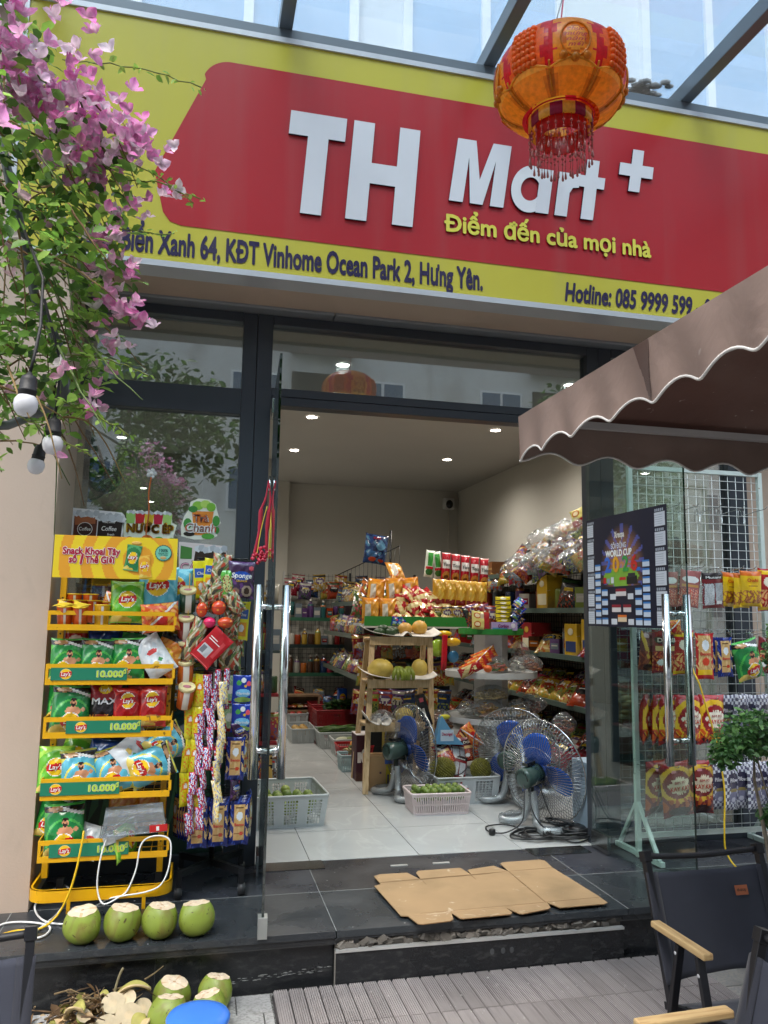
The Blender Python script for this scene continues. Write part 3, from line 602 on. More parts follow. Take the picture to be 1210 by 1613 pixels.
for ring, (R_, nn, z0, ln) in enumerate(((.118, 26, -.2, .10), (.088, 18, -.235, .085))):
    for k in range(nn):
        a = 2 * PI * k / nn; x, y = R_ * math.cos(a), R_ * math.sin(a); l2 = ln + .008 * math.sin(k * 2.3)
        m.tube([(x, y, z0), (x, y, z0 - l2)], .0012, c('8a3a38'), 4)
        m.ball((x, y, z0 - l2 * .3), .0065, c('a03a38'), 6, 4); m.ball((x, y, z0 - l2 * .55), .005, c('a03a38'), 6, 4)
        m.lathe((x, y, z0 - l2 - .032), [(.001, 0), (.0055, .006), (.004, .02), (.001, .034)], c('96504c'), 6)
m.build('tassel_fringe', 'gloss', t)['kind'] = 'stuff'
m = MB(); m.tube([(0, 0, .16), (.012, 0, .3), (.03, 0, .45), (.045, .02, 1.2)], .003, c('b83a5a'), 6); m.tube([(.0, 0, .16), (-.008, 0, .28), (.03, 0, .42)], .002, c('3a3a3c'), 5); m.build('cord', 'rubber', t); t.scale = (.91, .91, .91)
# ================================================================== AWNING (square parasol at the right)
t = thing('parasol', 'brown square parasol with scalloped white-edged valance at the right', 'parasol', (3.1, .6, ZG))
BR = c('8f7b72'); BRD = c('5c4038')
XC, YC, ZC = 1.0, 2.35, 1.95; W_ = 3.6; cx_, cy_ = XC + W_ / 2, YC - W_ / 2
def canopy_z(x, y): d = max(abs(x - cx_), abs(y - cy_)) / (W_ / 2); return ZC + (1 - d) * .62
m = MB()
for s_ in range(4):
    def fn(u, v, s_=s_):
        e = (-1 + 2 * u); q = 1 - v * .97; a, b = e * q, -q
        a, b = [(a, b), (-b, a), (-a, -b), (b, -a)][s_]
        x = cx_ + a * W_ / 2; y = cy_ + b * W_ / 2; sag = -.035 * math.sin(PI * u) * math.sin(PI * min(1, v * 1.1)) 
        return (x, y, ZC + (1 - q) * .62 + sag)
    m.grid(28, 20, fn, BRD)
m.build('canopy', 'canvas', t, world=True)
def valance(p0, p1, nrm, n_sc, mb, rope):
    p0 = Vector(p0); p1 = Vector(p1); L = (p1 - p0).length; d = (p1 - p0) / L; nr = Vector(nrm); N_ = n_sc * 12
    def hem(s_): return -.132 - .016 * math.cos(2 * PI * s_ * n_sc) 
    def f(u, v):
        h = hem(u); rip = .009 * math.sin(2 * PI * u * n_sc + .5) * v + .012 * math.sin(u * 23) * v - .012 * v
        q = p0 + d * (u * L) + nr * (rip + .002); return (q.x, q.y, q.z + h * v)
    mb.grid(N_, 8, f, BR); rope.tube([f(i / N_, 1.0) for i in range(N_ + 1)], .0034, c('d9d7d4'), 6); return f
m = MB(); rp = MB()
vf = valance((XC, YC, ZC), (XC, YC - W_, ZC), (-1, 0, 0), 19, m, rp); valance((XC, YC, ZC), (XC + W_, YC, ZC), (0, 1, 0), 17, m, rp); valance((XC + W_, YC, ZC), (XC + W_, YC - W_, ZC), (1, 0, 0), 17, m, rp); valance((XC, YC - W_, ZC), (XC + W_, YC - W_, ZC), (0, -1, 0), 17, m, rp)
m.build('valance', 'canvas', t, world=True); rp.build('piping', 'fabric', t, world=True)
m = MB()
for a, b in (((XC + .03, YC - .03, ZC - .02), (XC + .03, YC - W_ + .03, ZC - .02)), ((XC + .03, YC - .03, ZC - .02), (XC + W_ - .03, YC - .03, ZC - .02))): m.bar(a, b, .022, .022, c('c9cacb'))
m.build('edge_rail', 'frame_metal', t, world=True)
for q in ((XC, YC), (XC + W_, YC), (XC, YC - W_), (XC + W_, YC - W_)): m = MB(); m.bar((q[0] * .985 + cx_ * .015, q[1] * .985 + cy_ * .015, ZC - .01), (cx_, cy_, ZC + .58), .022, .03, c('d2d2d2')); m.build('rib', 'frame_metal', t, world=True)
m = MB(); m.cyl((cx_, cy_, ZG), (cx_, cy_, ZC + .6), .03, c('4a4038'), 16); m.build('pole', 'frame_metal', t, world=True)
m = MB(); m.box((cx_ - .35, cy_ - .35, ZG), (cx_ + .35, cy_ + .35, ZG + .08), c('6a6a68')); m.build('base', 'concrete', t, world=True, bevel=.01)
m = MB()                                                                # drip stain on the valance
for i in range(11):
    u_ = .205 + (i - 5) * .0016; l_ = (.42, .55, .8, .93, .88, .95, .9, .84, .6, .45, .3)[i]; m.grid(1, 10, lambda a_, b_: (lambda q: (q[0] - .0022, q[1], q[2]))(vf(u_ + (a_ - .5) * .0019 * (1.1 - .6 * b_) - .0012 * b_ * (i - 5) * .25, .01 + l_ * b_)), c('4a3026'))
m.build('drip_stain', 'fabric', t, world=True)
# ================================================================== BOUGAINVILLEA, HOOP AND BULBS
rb = random.Random(21)
t = thing('trellis_hoop', 'grey steel hoop and branch frame carrying the flowering climber', 'trellis', (-.5, 1.9, ZG))
HC = c('5c6266')
m = MB(); m.tube([(-.56, 1.9, 2.6), (-.46, 1.9, 2.25), (-.40, 1.9, 2.02), (-.345, 1.9, 1.92), (-.322, 1.9, 1.83), (-.318, 1.9, 1.77)], .011, HC, 10); m.tube([(-.322, 1.91, 1.80), (-.36, 1.93, 1.765), (-.45, 1.95, 1.725), (-.7, 1.97, 1.70), (-1.1, 2.0, 1.68)], .011, HC, 10); m.build('hoop', 'frame_metal', t, world=True)
m = MB(); m.tube([(-1.1, 2.0, 1.6), (-1.1, 2.0, ZG)], .02, HC, 10); m.tube([(-.56, 1.9, 2.6), (-.9, 1.9, 2.8), (-1.1, 2.0, 2.5), (-1.1, 2, 1.6)], .012, HC, 10); m.build('post', 'frame_metal', t, world=True)
t = thing('bougainvillea', 'pink flowering bougainvillea spilling in from the left edge', 'flowering plant', (-.9, 1.9, ZG))
m = MB(); BK = c('6b5236')
m.tube([(-1.05, 1.95, ZG), (-1.02, 1.9, 1.0), (-.85, 1.9, 1.9), (-.6, 1.85, 2.3)], [.03, .025, .02, .012], BK, 8)
def spray(p0, p1, sag, n=10):
    p0 = Vector(p0); p1 = Vector(p1); return [tuple(p0.lerp(p1, i / n) + Vector((0, 0, sag * math.sin(PI * i / n) + rb.uniform(-.004, .004)))) for i in range(n + 1)]
tw = []
for i in range(190):
    a = (rb.uniform(-.75, -.3), rb.uniform(1.65, 2.2), rb.uniform(1.72, 2.5)); b = (a[0] + rb.uniform(.0, .18), a[1] + rb.uniform(-.2, .2), a[2] + rb.uniform(-.25, .06)); m.tube(spray(a, b, rb.uniform(-.02, .06), 6), [.0028, .0026, .0024, .002, .0018, .0014, .001], rb.choice([BK, c('7f6a44'), c('55683a')]), 5)
longs = [((-.36, 1.8, 2.56), (-.045, 1.78, 2.535), .018), ((-.25, 1.8, 2.28), (-.035, 1.8, 2.265), .02), ((-.3, 1.8, 2.36), (-.05, 1.78, 2.245), .02), ((-.34, 1.8, 1.76), (-.165, 1.8, 1.69), .01), ((-.33, 1.8, 1.86), (-.13, 1.8, 1.83), .012), ((-.33, 1.8, 2.17), (-.09, 1.8, 2.17), .0), ((-.4, 1.8, 1.72), (-.24, 1.8, 1.635), .0), ((-.48, 1.8, 1.74), (-.42, 1.8, 1.59), .0)]
lv = MB(); LG = [c('92be50'), c('7dac46'), c('6c9a3e'), c('a4cc60'), c('5f8c3a')]
for a, b, s_ in longs:
    P_ = spray(a, b, s_, 12); m.tube(P_, .0016, c('6f7a3c'), 5)
    for k in range(3, 13):
        for _ in range(2): one_leaf(lv, Vector(P_[k]) + Vector((rb.uniform(-.008, .008), rb.uniform(-.008, .008), rb.uniform(-.004, .006))), rb.uniform(.014, .032) * (1.25 - k * .06), rb.choice(LG[:2] + LG[3:4]), rb)
m.build('branch', 'bark', t, world=True)
blobs = [((b_[0][0], b_[0][1] + (.12 if b_[0][2] < 2.0 else 0), b_[0][2]), b_[1], int(b_[2] * (.62 if b_[0][2] < 2.1 else .85))) for b_ in [((-.56, 1.85, 2.55), (.20, .35, .22), 620), ((-.50, 1.85, 2.30), (.24, .35, .20), 800), ((-.47, 1.85, 2.06), (.24, .32, .18), 1000), ((-.45, 1.85, 1.88), (.20, .30, .14), 760), ((-.30, 1.82, 2.28), (.13, .2, .10), 260), ((-.28, 1.82, 2.10), (.12, .2, .12), 330), ((-.30, 1.82, 1.93), (.11, .2, .10), 260), ((-.36, 1.8, 1.78), (.10, .2, .07), 170), ((-.55, 1.9, 1.74), (.15, .2, .07), 150)]]
for ctr, rad, n in blobs: leafy(lv, ctr, rad, int(n * .9), .030, LG + [c('3f6428'), c('6f9a3c')], rb)
lv.build('foliage', 'leaf', t, world=True)
fl = MB()
def bloom(q, s_, col):
    M0 = Matrix.Translation(q) @ Euler((rb.uniform(-.9, .9), rb.uniform(-.9, .9), rb.uniform(0, 6.3))).to_matrix().to_4x4()
    for k in range(3):
        M = M0 @ Euler((0, 0, 2.094 * k)).to_matrix().to_4x4() @ Euler((rb.uniform(.35, .95), 0, 0)).to_matrix().to_4x4(); kk = rb.uniform(.8, 1.15); cc = tuple(min(1, a * kk) for a in col)
        vs = []
        curl = rb.uniform(-.25, .35); prof_ = ((0, .04), (.16, .24), (.38, .38), (.62, .42), (.84, .32), (1.02, .14), (1.14, .01)); nn = 5; fs = []; cs = []
        for y, hw in prof_:
            for q in range(nn):
                u = q / (nn - 1) * 2 - 1; vs.append(tuple(M @ Vector((u * hw * s_, y * s_, (.16 * u * u * hw / .42 - .10 * (q == 2) * hw + curl * y * y * .5 + .04 * math.sin(y * 9 + u * 5 + k)) * s_))))
        for a_ in range(len(prof_) - 1):
            pale = max(0, .45 - a_ * .13)
            for q in range(nn - 1): fs.append((a_ * nn + q, a_ * nn + q + 1, (a_ + 1) * nn + q + 1, (a_ + 1) * nn + q)); vein = .88 if q in (1, 2) else 1.03; cs.append(tuple(min(1, v_ * vein * (1 - pale) + .85 * pale) for v_ in cc))
        fl.add(vs, fs, cs, True)
    fl.ball(M0 @ Vector((0, 0, s_ * .25)), s_ * .09, c('efe8b8'), 5, 4)
PK = [c('ffb6e6'), c('fa98da'), c('ffd2f0'), c('f8a8de'), c('ffdcf2'), c('ffe8f6'), c('f488d0')]
clus = [((-.42, 1.6, 2.60), (.10, .15, .07), 70, .032), ((-.46, 1.7, 2.46), (.14, .15, .09), 130, .030), ((-.34, 1.75, 2.42), (.12, .12, .07), 110, .028), ((-.25, 1.78, 2.36), (.10, .1, .06), 90, .026), ((-.185, 1.8, 2.40), (.045, .05, .03), 26, .024), ((-.30, 1.75, 2.29), (.09, .1, .04), 50, .028), ((-.42, 1.25, 2.02), (.06, .08, .07), 42, .042), ((-.40, 1.25, 2.12), (.045, .07, .05), 22, .04), ((-.50, 1.6, 2.7), (.1, .1, .06), 40, .034),
        ((-.195, 1.8, 1.975), (.05, .05, .035), 22, .026), ((-.165, 1.8, 1.95), (.035, .04, .02), 10, .026), ((-.21, 1.8, 1.9), (.03, .04, .02), 6, .026), ((-.23, 1.8, 1.745), (.022, .03, .02), 6, .026), ((-.235, 1.75, 2.13), (.05, .05, .03), 14, .028), ((-.2, 1.8, 2.21), (.06, .05, .03), 12, .024), ((-.11, 1.8, 2.26), (.03, .03, .02), 6, .024), ((-.21, 1.8, 2.06), (.05, .04, .03), 12, .026), ((-.13, 1.8, 2.35), (.012, .01, .01), 2, .026), ((-.29, 1.75, 2.60), (.015, .02, .015), 3, .028)]
for ctr, rad, n, sz in clus:
    for _ in range(n): bloom(Vector((rb.gauss(ctr[0], rad[0] * .5), rb.gauss(ctr[1], rad[1] * .5), rb.gauss(ctr[2], rad[2] * .5))), sz * rb.uniform(.6, 1.0), rb.choice(PK))
for _ in range(34): bloom(Vector((rb.uniform(-.5, -.2), rb.uniform(1.65, 1.95), rb.uniform(1.75, 2.2))), rb.uniform(.02, .03), rb.choice([c('e9c4d4'), c('efe6ea'), c('e6a6c8')]))
for q in ((-.316, 1.8, 1.632), (-.25, 1.8, 1.77)): bloom(Vector(q), .028, PK[3])
fl.build('blossom', 'petal', t, world=True)['kind'] = 'stuff'
def bulb(x, y, z, rot, lab, wire):
    t = thing('string_light', lab, 'light bulb', (x, y, z), 'white globe bulbs hanging under the climber')
    m = MB(); m.lathe((0, 0, 0), [(.002, -.022), (.012, -.0195), (.0195, -.011), (.0225, .0), (.0215, .010), (.017, .018), (.0135, .022)], c('eceff6'), 24, fn=None); g = m.build('globe', 'bulb', t)
    m = MB(); m.lathe((0, 0, 0), [(.0145, .017), (.0165, .019), (.0165, .027), (.0175, .028), (.0175, .031), (.016, .032), (.0155, .05), (.013, .058), (.006, .062), (.003, .068)], c('1b1c20'), 24); m.build('socket', 'rubber', t)
    m = MB(); m.tube([(0, 0, .062)] + wire, .0032, c('17181b'), 8); m.build('wire', 'rubber', t); t.rotation_euler = rot; t.scale = (1.7 / y * (1.03 if y > 1.65 else 1),) * 3 if y > 1.65 else (1, 1, 1)
bulb(-.340, 1.6, 1.690, (0, .05, 0), 'largest and highest white globe bulb in a black socket, leftmost under the flowers', [(.004, 0, .10), (.004, .02, .17), (-.01, .05, .28), (-.08, .1, .42)])
bulb(-.322, 1.80, 1.655, (0, 0, 0), 'white globe bulb in a black socket, rightmost and at middle height of the three', [(.003, 0, .10), (.006, .0, .19), (-.02, -.1, .30)])
bulb(-.392, 2.0, 1.640, (0, .18, 0), 'smallest white globe bulb in a tilted black socket, lowest of the hanging bulbs', [(.0, 0, .09), (.01, -.05, .16), (.03, -.2, .27)])
# ================================================================== PACKAGING
def paint(layers, u, v):
    col = layers[0]
    for L in layers[1:]:
        k = L[0]
        if k == 'r': hit = L[1] <= u < L[3] and L[2] <= v < L[4]
        elif k == 'e': hit = ((u - L[1]) / L[3]) ** 2 + ((v - L[2]) / L[4]) ** 2 < 1
        elif k == 'n': q = ((u - L[1]) / L[3]) ** 2 + ((v - L[2]) / L[4]) ** 2; hit = L[6] < q < 1
        elif k == 'b': q = L[1] * u + L[2] * v; hit = L[3] <= q < L[4]
        elif k == 's': f = L[1]; hit = math.sin(u * f * 2.1 + L[2] + 2 * math.sin(v * f * 1.3 + L[2])) * math.sin(v * f * 1.7 - L[2] + 1.5 * math.sin(u * f)) > L[3] and L[4] <= v < L[5]
        elif k == 'k': hit = (int(u * L[1]) + int(v * L[2])) % 2 == 0 and L[3] <= v < L[4]
        elif k == 'z': a = math.atan2(v - L[2], u - L[1]); q = math.hypot((u - L[1]) / L[3], (v - L[2]) / L[4]); hit = q < .72 + .28 * abs(math.sin(a * L[6]))
        if hit: col = L[5] if k in ('r', 'e', 'n', 'b', 'z', 'k') and len(L) > 5 and isinstance(L[5], tuple) else L[-1]
    return col
def bagf(w_, h, d, seed):
    r_ = random.Random(seed); ph = [r_.uniform(0, 6.3) for _ in range(6)]
    def f(u, v, side=-1):
        a = max(0, 1 - abs(2 * u - 1) ** 2.6) ** .7; b = max(0, 1 - abs(2 * v - 1) ** 3.2) ** .75; t_ = a * b
        wr = .10 * math.sin(u * 17 + ph[0] + 3 * v) * (1 - b * .8) + .05 * math.sin(v * 15 + ph[1] + 4 * u) + .05 * math.sin((u + v) * 11 + ph[2]) + .04 * math.sin((u - v) * 19 + ph[3])
        y = side * (d / 2) * (t_ + wr * (.25 + .75 * t_)) + .003 * math.sin(u * 9 + ph[4]) * (1 - b)
        x = (u - .5) * w_ * (1 - .05 * b * 1.0) ; z = (v - .5) * h * (1 - .04 * a)
        return (x, y, z)
    return f
def bag(name, w_, h, d, layers, texts=(), seed=0, back=None, nu=34, nv=44, crimp=True):
    m = MB(); f = bagf(w_, h, d, seed); bk = back or layers[0]
    m.grid(nu, nv, lambda u, v: f(u, v, -1), None, True, lambda u, v: paint(layers, u, v))
    m.grid(8, 10, lambda u, v: f(1 - u, v, 1), bk, True)
    for (st, uc, vc, hh, col, kw) in texts:
        sc = h
        def fn(x, z):
            u = min(.98, max(.02, x / w_ + .5)); v = min(.98, max(.02, z / h + .5)); q = f(u, v, -1); return (x * .97, q[1] - kw.get('off', .0025), q[2])
        m.text(st, ((uc - .5) * w_, 0, (vc - .5) * h), hh * h, col, kw.get('bold', .015), kw.get('shear', 0), fit=kw['fit'] * w_ if 'fit' in kw else None, fn=fn)
    me = m.build(name, 'film'); COL.objects.unlink(me); return me
YE = c('f2c61e'); RB = c('c4161c'); WH = c('f4f4f2'); SK = c('c98d68'); HR = c('2c1a12')
def crisp(body, lightc, top, cx=.5, cy=.38, man=None, s_=.27, hand=False):
    L = [body, ('n', .5, .4, .75, .6, lightc, .72), ('n', .55, .3, .5, .42, lightc, .80), ('e', .2, .08, .2, .1, c('e8cf6a')), ('e', .45, .05, .2, .08, c('d9b84a'))]
    if top: L += [('r', 0, .85, 1, 1, c('15161a')), ('b', .25, 1, 1.0, 1.06, WH), ('e', .3, .9, .2, .05, c('b88a5a'))]
    L += [('r', 0, .965, 1, 1, lightc), ('r', 0, 0, 1, .03, lightc)]
    if man: L += [('e', .56, .46, .20, .10, SK), ('e', .56, .63, .078, .085, SK), ('e', .56, .595, .066, .045, HR), ('e', .56, .625, .035, .018, SK), ('e', .56, .70, .08, .035, HR), ('e', .82, .50, .05, .045, SK)]
    L += [('e', cx, cy, s_ + .02, (s_ + .02) * .78, WH), ('e', cx, cy, s_, s_ * .78, YE), ('b', -.25, 1, cy - .25 * cx - .10, cy - .25 * cx + .07, None)]
    L = L[:-1]
    for k in range(5): L.append(('e', cx - .82 * s_ + k * .41 * s_, cy - .025 + .012 * k, .075, .08, RB))
    return L
TX = lambda cx, cy, s_=1: [("Lay's", cx, cy - .055, .17 * s_, WH, {'bold': .02, 'shear': .15, 'fit': .42 * s_})]
D = {}
def defbag(k, *a, **kw): D[k] = bag('snack_bag', *a, **kw)
GR = c('1f8a3c'); GL = c('58b848'); LB = c('5ab4cc'); LBL = c('8ed2de')
defbag('green_man', .165, .215, .07, crisp(GR, GL, True, .38, .28, True, .22), TX(.38, .28, .8), 1)
defbag('green_man2', .165, .215, .075, crisp(c('1c8040'), c('4aae4c'), True, .52, .25, True, .22), TX(.52, .25, .8), 2)
defbag('lime', .165, .215, .07, crisp(c('63b52e'), c('a6d84e'), False, .5, .55, None, .25), TX(.5, .55, .9), 3)
defbag('sky', .175, .225, .07, crisp(LB, LBL, False, .5, .60, None, .27), TX(.5, .6, 1), 4)
defbag('sky_man', .165, .215, .07, crisp(LB, c('d8d55a'), True, .42, .27, True, .22), TX(.42, .27, .8), 5)
defbag('red', .14, .20, .06, crisp(c('a8141c'), c('c83028'), False, .5, .68, None, .24) + [('e', .5, .2, .3, .1, c('c98a4a'))], TX(.5, .68, .85), 6)
defbag('max', .15, .215, .06, [c('1c1418'), ('r', 0, .62, 1, 1, c('9a1a22')), ('e', .5, .85, .2, .1, YE), ('s', 22, 1, .1, 0, .3, c('d28a3a')), ('e', .4, .18, .25, .12, c('8a3a2a'))], [('MAX', .5, .52, .2, c('dfe3e8'), {'bold': .02, 'fit': .8}), ("Lay's", .5, .81, .1, WH, {'fit': .3, 'shear': .1})], 7)
defbag('orange', .15, .21, .07, [c('d87a1c'), ('s', 9, 2, .2, 0, 1, c('e8a43c')), ('r', 0, .8, 1, 1, c('1a1414')), ('e', .5, .4, .26, .2, YE), ('e', .5, .4, .22, .08, RB)], TX(.5, .4, .8), 8)
defbag('white', .14, .21, .05, [c('dfe4e8'), ('s', 8, 1, .35, .2, .9, c('c8d4dc')), ('e', .5, .6, .2, .06, c('d04a4a')), ('e', .4, .3, .12, .06, c('e0c060')), ('e', .62, .35, .08, .05, c('4a9a5a'))], [], 9)
defbag('deepblue', .15, .21, .06, [c('16489a'), ('e', .5, .5, .27, .2, YE), ('e', .5, .5, .23, .08, RB), ('r', 0, .85, 1, 1, c('123a7c'))], TX(.5, .5, .85), 10)
defbag('redorange', .17, .22, .06, [c('d8531e'), ('s', 10, 3, .1, 0, 1, c('e8a03c')), ('e', .6, .5, .3, .15, c('c41c1c')), ('b', 1, 1, .9, 1.0, WH)], [], 11)
BN = c('17246e'); TAN = c('cfa567')
defbag('bluesquid', .09, .205, .022, [BN, ('r', .22, .10, .80, .92, TAN), ('s', 12, 1, .7, 0, 1, c('2f52b8')), ('r', .22, .10, .80, .92, TAN), ('s', 7, 2, .5, .1, .92, c('e0bd84')), ('r', .25, .25, .75, .27, c('8a5a2a')), ('e', .51, .66, .17, .10, c('e8eef4')), ('e', .62, .26, .11, .05, c('c43c1c')), ('r', .3, .84, .7, .86, c('5a3a1a')), ('r', .25, .13, .75, .15, WH)], [('Bento', .5, .44, .09, c('d0182c'), {'bold': .02, 'fit': .5})], 20, nu=24, nv=36)
defbag('redsquid', .095, .215, .022, [c('b81c1c'), ('r', .12, .2, .82, .95, TAN), ('s', 14, 2, .4, .2, .95, c('e6c486')), ('e', .5, .74, .2, .12, c('e8eef4')), ('e', .5, .38, .2, .09, c('d8401c')), ('r', .1, .08, .9, .2, YE)], [('Bento', .48, .52, .1, c('d0182c'), {'bold': .02, 'fit': .6})], 21)
defbag('blueclover', .10, .13, .02, [c('1c3aa8'), ('e', .28, .72, .12, .09, c('4fae50')), ('e', .5, .82, .12, .09, WH), ('e', .75, .7, .11, .09, c('ef5a6a')), ('e', .6, .62, .06, .05, YE), ('e', .5, .36, .36, .15, c('7cc4ee')), ('e', .5, .12, .4, .1, c('8ab050'))], [('Marinda', .5, .31, .13, WH, {'fit': .6, 'shear': .1})], 22)
defbag('greenpack', .085, .14, .015, [c('8fb58a'), ('s', 16, 1, .2, 0, 1, c('c3d4a0')), ('r', 0, .0, 1, .12, c('b02028')), ('e', .5, .5, .25, .15, c('e8e8d8'))], [], 23)
defbag('yellowstrip', .055, .155, .02, [c('d8ce22'), ('s', 14, 1, .5, .1, .9, c('e87c1c')), ('e', .5, .62, .35, .12, c('e08a1c')), ('e', .5, .62, .2, .06, WH)], [], 24, nu=12, nv=20)
defbag('pinksachet', .042, .105, .022, [c('b81c3a'), ('s', 8, 2, .12, .05, .95, c('dfe6f4')), ('s', 11, 4, .5, .05, .95, c('4a6cc0'))], [], 25, nu=14, nv=24)
defbag('creamsachet', .04, .105, .022, [c('e9dba4'), ('s', 8, 1, .35, .05, .95, c('7a8ac0')), ('s', 11, 3, .6, 0, 1, c('e0b030'))], [], 26, nu=14, nv=24)
defbag('purple', .135, .185, .045, [c('3c2244'), ('r', 0, .9, 1, 1, c('57346a')), ('s', 7, 2, .5, 0, .5, c('6a3f80')), ('e', .5, .60, .34, .13, c('1f4fae')), ('e', .72, .2, .2, .15, c('b09a88')), ('e', .72, .2, .11, .09, c('3a2418')), ('e', .3, .18, .14, .09, c('8a6a58')), ('e', .85, .82, .1, .06, c('d0485a'))], [('Sponge', .5, .55, .19, WH, {'bold': .02, 'fit': .74, 'shear': .1}), ('CRUNCH', .5, .44, .08, YE, {'fit': .4})], 27)
defbag('yellowpack', .06, .16, .012, [c('e8dc20'), ('r', .1, .55, .9, .8, c('3a62b8')), ('r', .15, .1, .85, .45, c('ec9a1c')), ('e', .5, .3, .2, .1, WH)], [('Chu', .5, .62, .12, WH, {'fit': .5})], 28)
defbag('toybag', .10, .17, .05, [c('a89468'), ('s', 5, 1, .25, 0, 1, c('b8452c')), ('s', 7, 4, .45, 0, 1, c('6a8a4a')), ('s', 9, 2, .55, 0, 1, c('e0d8c0')), ('s', 4, 6, .6, 0, 1, c('3f3a2c'))], [], 29)
defbag('greentoy', .07, .14, .03, [c('58b03c'), ('e', .5, .5, .33, .35, c('c8d890')), ('s', 19, 2, .2, .2, .8, c('c4683c')), ('s', 12, 4, .5, .2, .8, c('3a4a2a'))], [], 30)
defbag('redcard', .10, .155, .012, [c('c11c26'), ('r', .12, .18, .62, .48, c('c9c9cc')), ('r', .15, .22, .35, .44, c('7a7a80')), ('r', .7, .3, .85, .8, c('d8484e')), ('r', .12, .58, .6, .6, WH), ('r', .12, .64, .7, .66, WH), ('r', .12, .7, .5, .72, WH), ('r', .05, .03, .95, .05, c('e86a6a'))], [], 31)
defbag('spicered', .13, .19, .03, [c('7c1820'), ('e', .5, .78, .45, .12, c('2a1416')), ('r', .1, .52, .9, .64, c('d8b878')), ('s', 12, 1, .1, .05, .5, c('b43420')), ('s', 21, 3, .5, .05, .5, c('e08a4a')), ('e', .3, .25, .15, .08, WH)], [('DOBB', .5, .73, .14, c('ddd7c8'), {'bold': .02, 'fit': .7})], 32)
defbag('redyellow', .11, .19, .04, [c('b01c1c'), ('r', 0, .86, 1, .96, YE), ('e', .5, .68, .32, .13, c('e8dcc8')), ('s', 13, 2, .1, .1, .5, c('e2a86a')), ('r', 0, .02, 1, .08, YE)], [], 33)
defbag('brownbeef', .13, .20, .04, [c('6a2418'), ('b', 1, .6, .5, .68, c('e0b43c')), ('s', 10, 1, .0, 0, .5, c('9a4a28')), ('e', .5, .1, .3, .09, c('3a1c14')), ('e', .25, .9, .13, .07, c('d8b8b8'))], [], 34)
defbag('goldcorn', .125, .185, .035, [c('e8bc1c'), ('r', 0, .86, 1, 1, c('d86a1c')), ('s', 11, 1, -.1, .08, .45, c('9a5a28')), ('s', 19, 4, .4, .08, .45, c('c8803a')), ('r', .3, .56, .75, .60, c('8a4a1c'))], [('Oishi', .5, .70, .13, c('cc1c1c'), {'bold': .02, 'fit': .5})], 35)
defbag('whitelabel', .14, .18, .02, [c('741a20'), ('r', .08, .1, .5, .68, c('c9cdd0')), ('r', .55, .2, .92, .7, c('b9bdc2')), ('r', 0, .82, 1, 1, c('1e1416')), ('s', 30, 2, .35, .1, .7, c('9aa0a6')), ('r', .6, .12, .85, .2, WH)], [('Mutant', .5, .84, .09, WH, {'fit': .7})], 36)
defbag('pinksquid', .11, .185, .02, [c('b06a68'), ('e', .5, .75, .4, .1, WH), ('r', .1, .55, .9, .62, c('d8a05c')), ('s', 16, 2, .1, .05, .5, c('d86a58')), ('s', 26, 4, .3, .05, .5, c('e8b8a0'))], [], 37)
defbag('flamered', .13, .205, .045, [c('93161c'), ('r', 0, .9, 1, 1, c('a8202a')), ('e', .3, .85, .2, .09, c('c87a88')), ('n', .55, .5, .62, .42, c('e8b82a'), .55), ('z', .58, .52, .40, .19, c('f2ead8'), 6.5), ('s', 12, 2, .1, .06, .32, c('d8581c')), ('s', 14, 5, .3, .0, .14, c('3a1612'))], [('BIM PO', .58, .56, .07, c('a8242a'), {'fit': .4, 'bold': .01}), ('KAY KAY', .58, .43, .12, c('c8301c'), {'bold': .02, 'fit': .66})], 38)
defbag('flamedark', .13, .205, .045, [c('6c1a18'), ('r', 0, .9, 1, 1, c('8a1c24')), ('e', .4, .87, .12, .06, c('b87a88')), ('n', .5, .6, .6, .34, c('c8a02a'), .6), ('z', .55, .58, .40, .17, c('cfc2a8'), 6.5), ('s', 9, 2, .1, .06, .34, c('a8501c')), ('e', .5, .1, .36, .08, c('3a1a14'))], [('BIM PO', .55, .62, .07, c('9a242a'), {'fit': .36}), ('KAY KAY', .55, .49, .12, c('b0301c'), {'bold': .02, 'fit': .66})], 39)
CK = [c('d0d2dc'), ('k', 9, 14, 0, 1, c('5c5a70')), ('e', .5, .64, .34, .18, c('35324a')), ('e', .5, .3, .3, .13, c('7a7a94')), ('e', .5, .44, .3, .03, c('8a7a4a')), ('e', .5, .24, .14, .05, c('b8b8c8'))]
defbag('checker', .10, .205, .03, CK, [('Pillows', .5, .62, .12, c('e8e6ee'), {'fit': .5, 'shear': .25})], 40, nu=27, nv=42)
MIX = []
rq = random.Random(77)
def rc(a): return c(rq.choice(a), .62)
for i in range(22):
    A = ['8f1c1e', 'b0401c', 'c7a03a', '5a3a26', '3a5a34', '26406a', 'c8c4b4', 'a82a44', '6a4a80', 'c26a24', '90a04a', 'd0b060', '2a2a2e', '7c8a94']
    L = [rc(A), ('r', 0, .82, 1, .92, rc(A)), ('e', .5, rq.uniform(.45, .65), .34, .17, rc(A)), ('s', rq.uniform(9, 24), i, .15, 0, .45, rc(A)), ('s', 30, i + 3, .5, .4, .8, rc(['e8e4d8', '1a1a1c', 'd8b84a'])), ('r', .3, rq.uniform(.55, .6), .7, .64, rc(['f0ece0', 'd01c1c', 'f0c81c']))]
    D['mix%d' % i] = bag('snack_bag', .15, .20, .06, L, [], 50 + i, nu=14, nv=18); MIX.append('mix%d' % i)
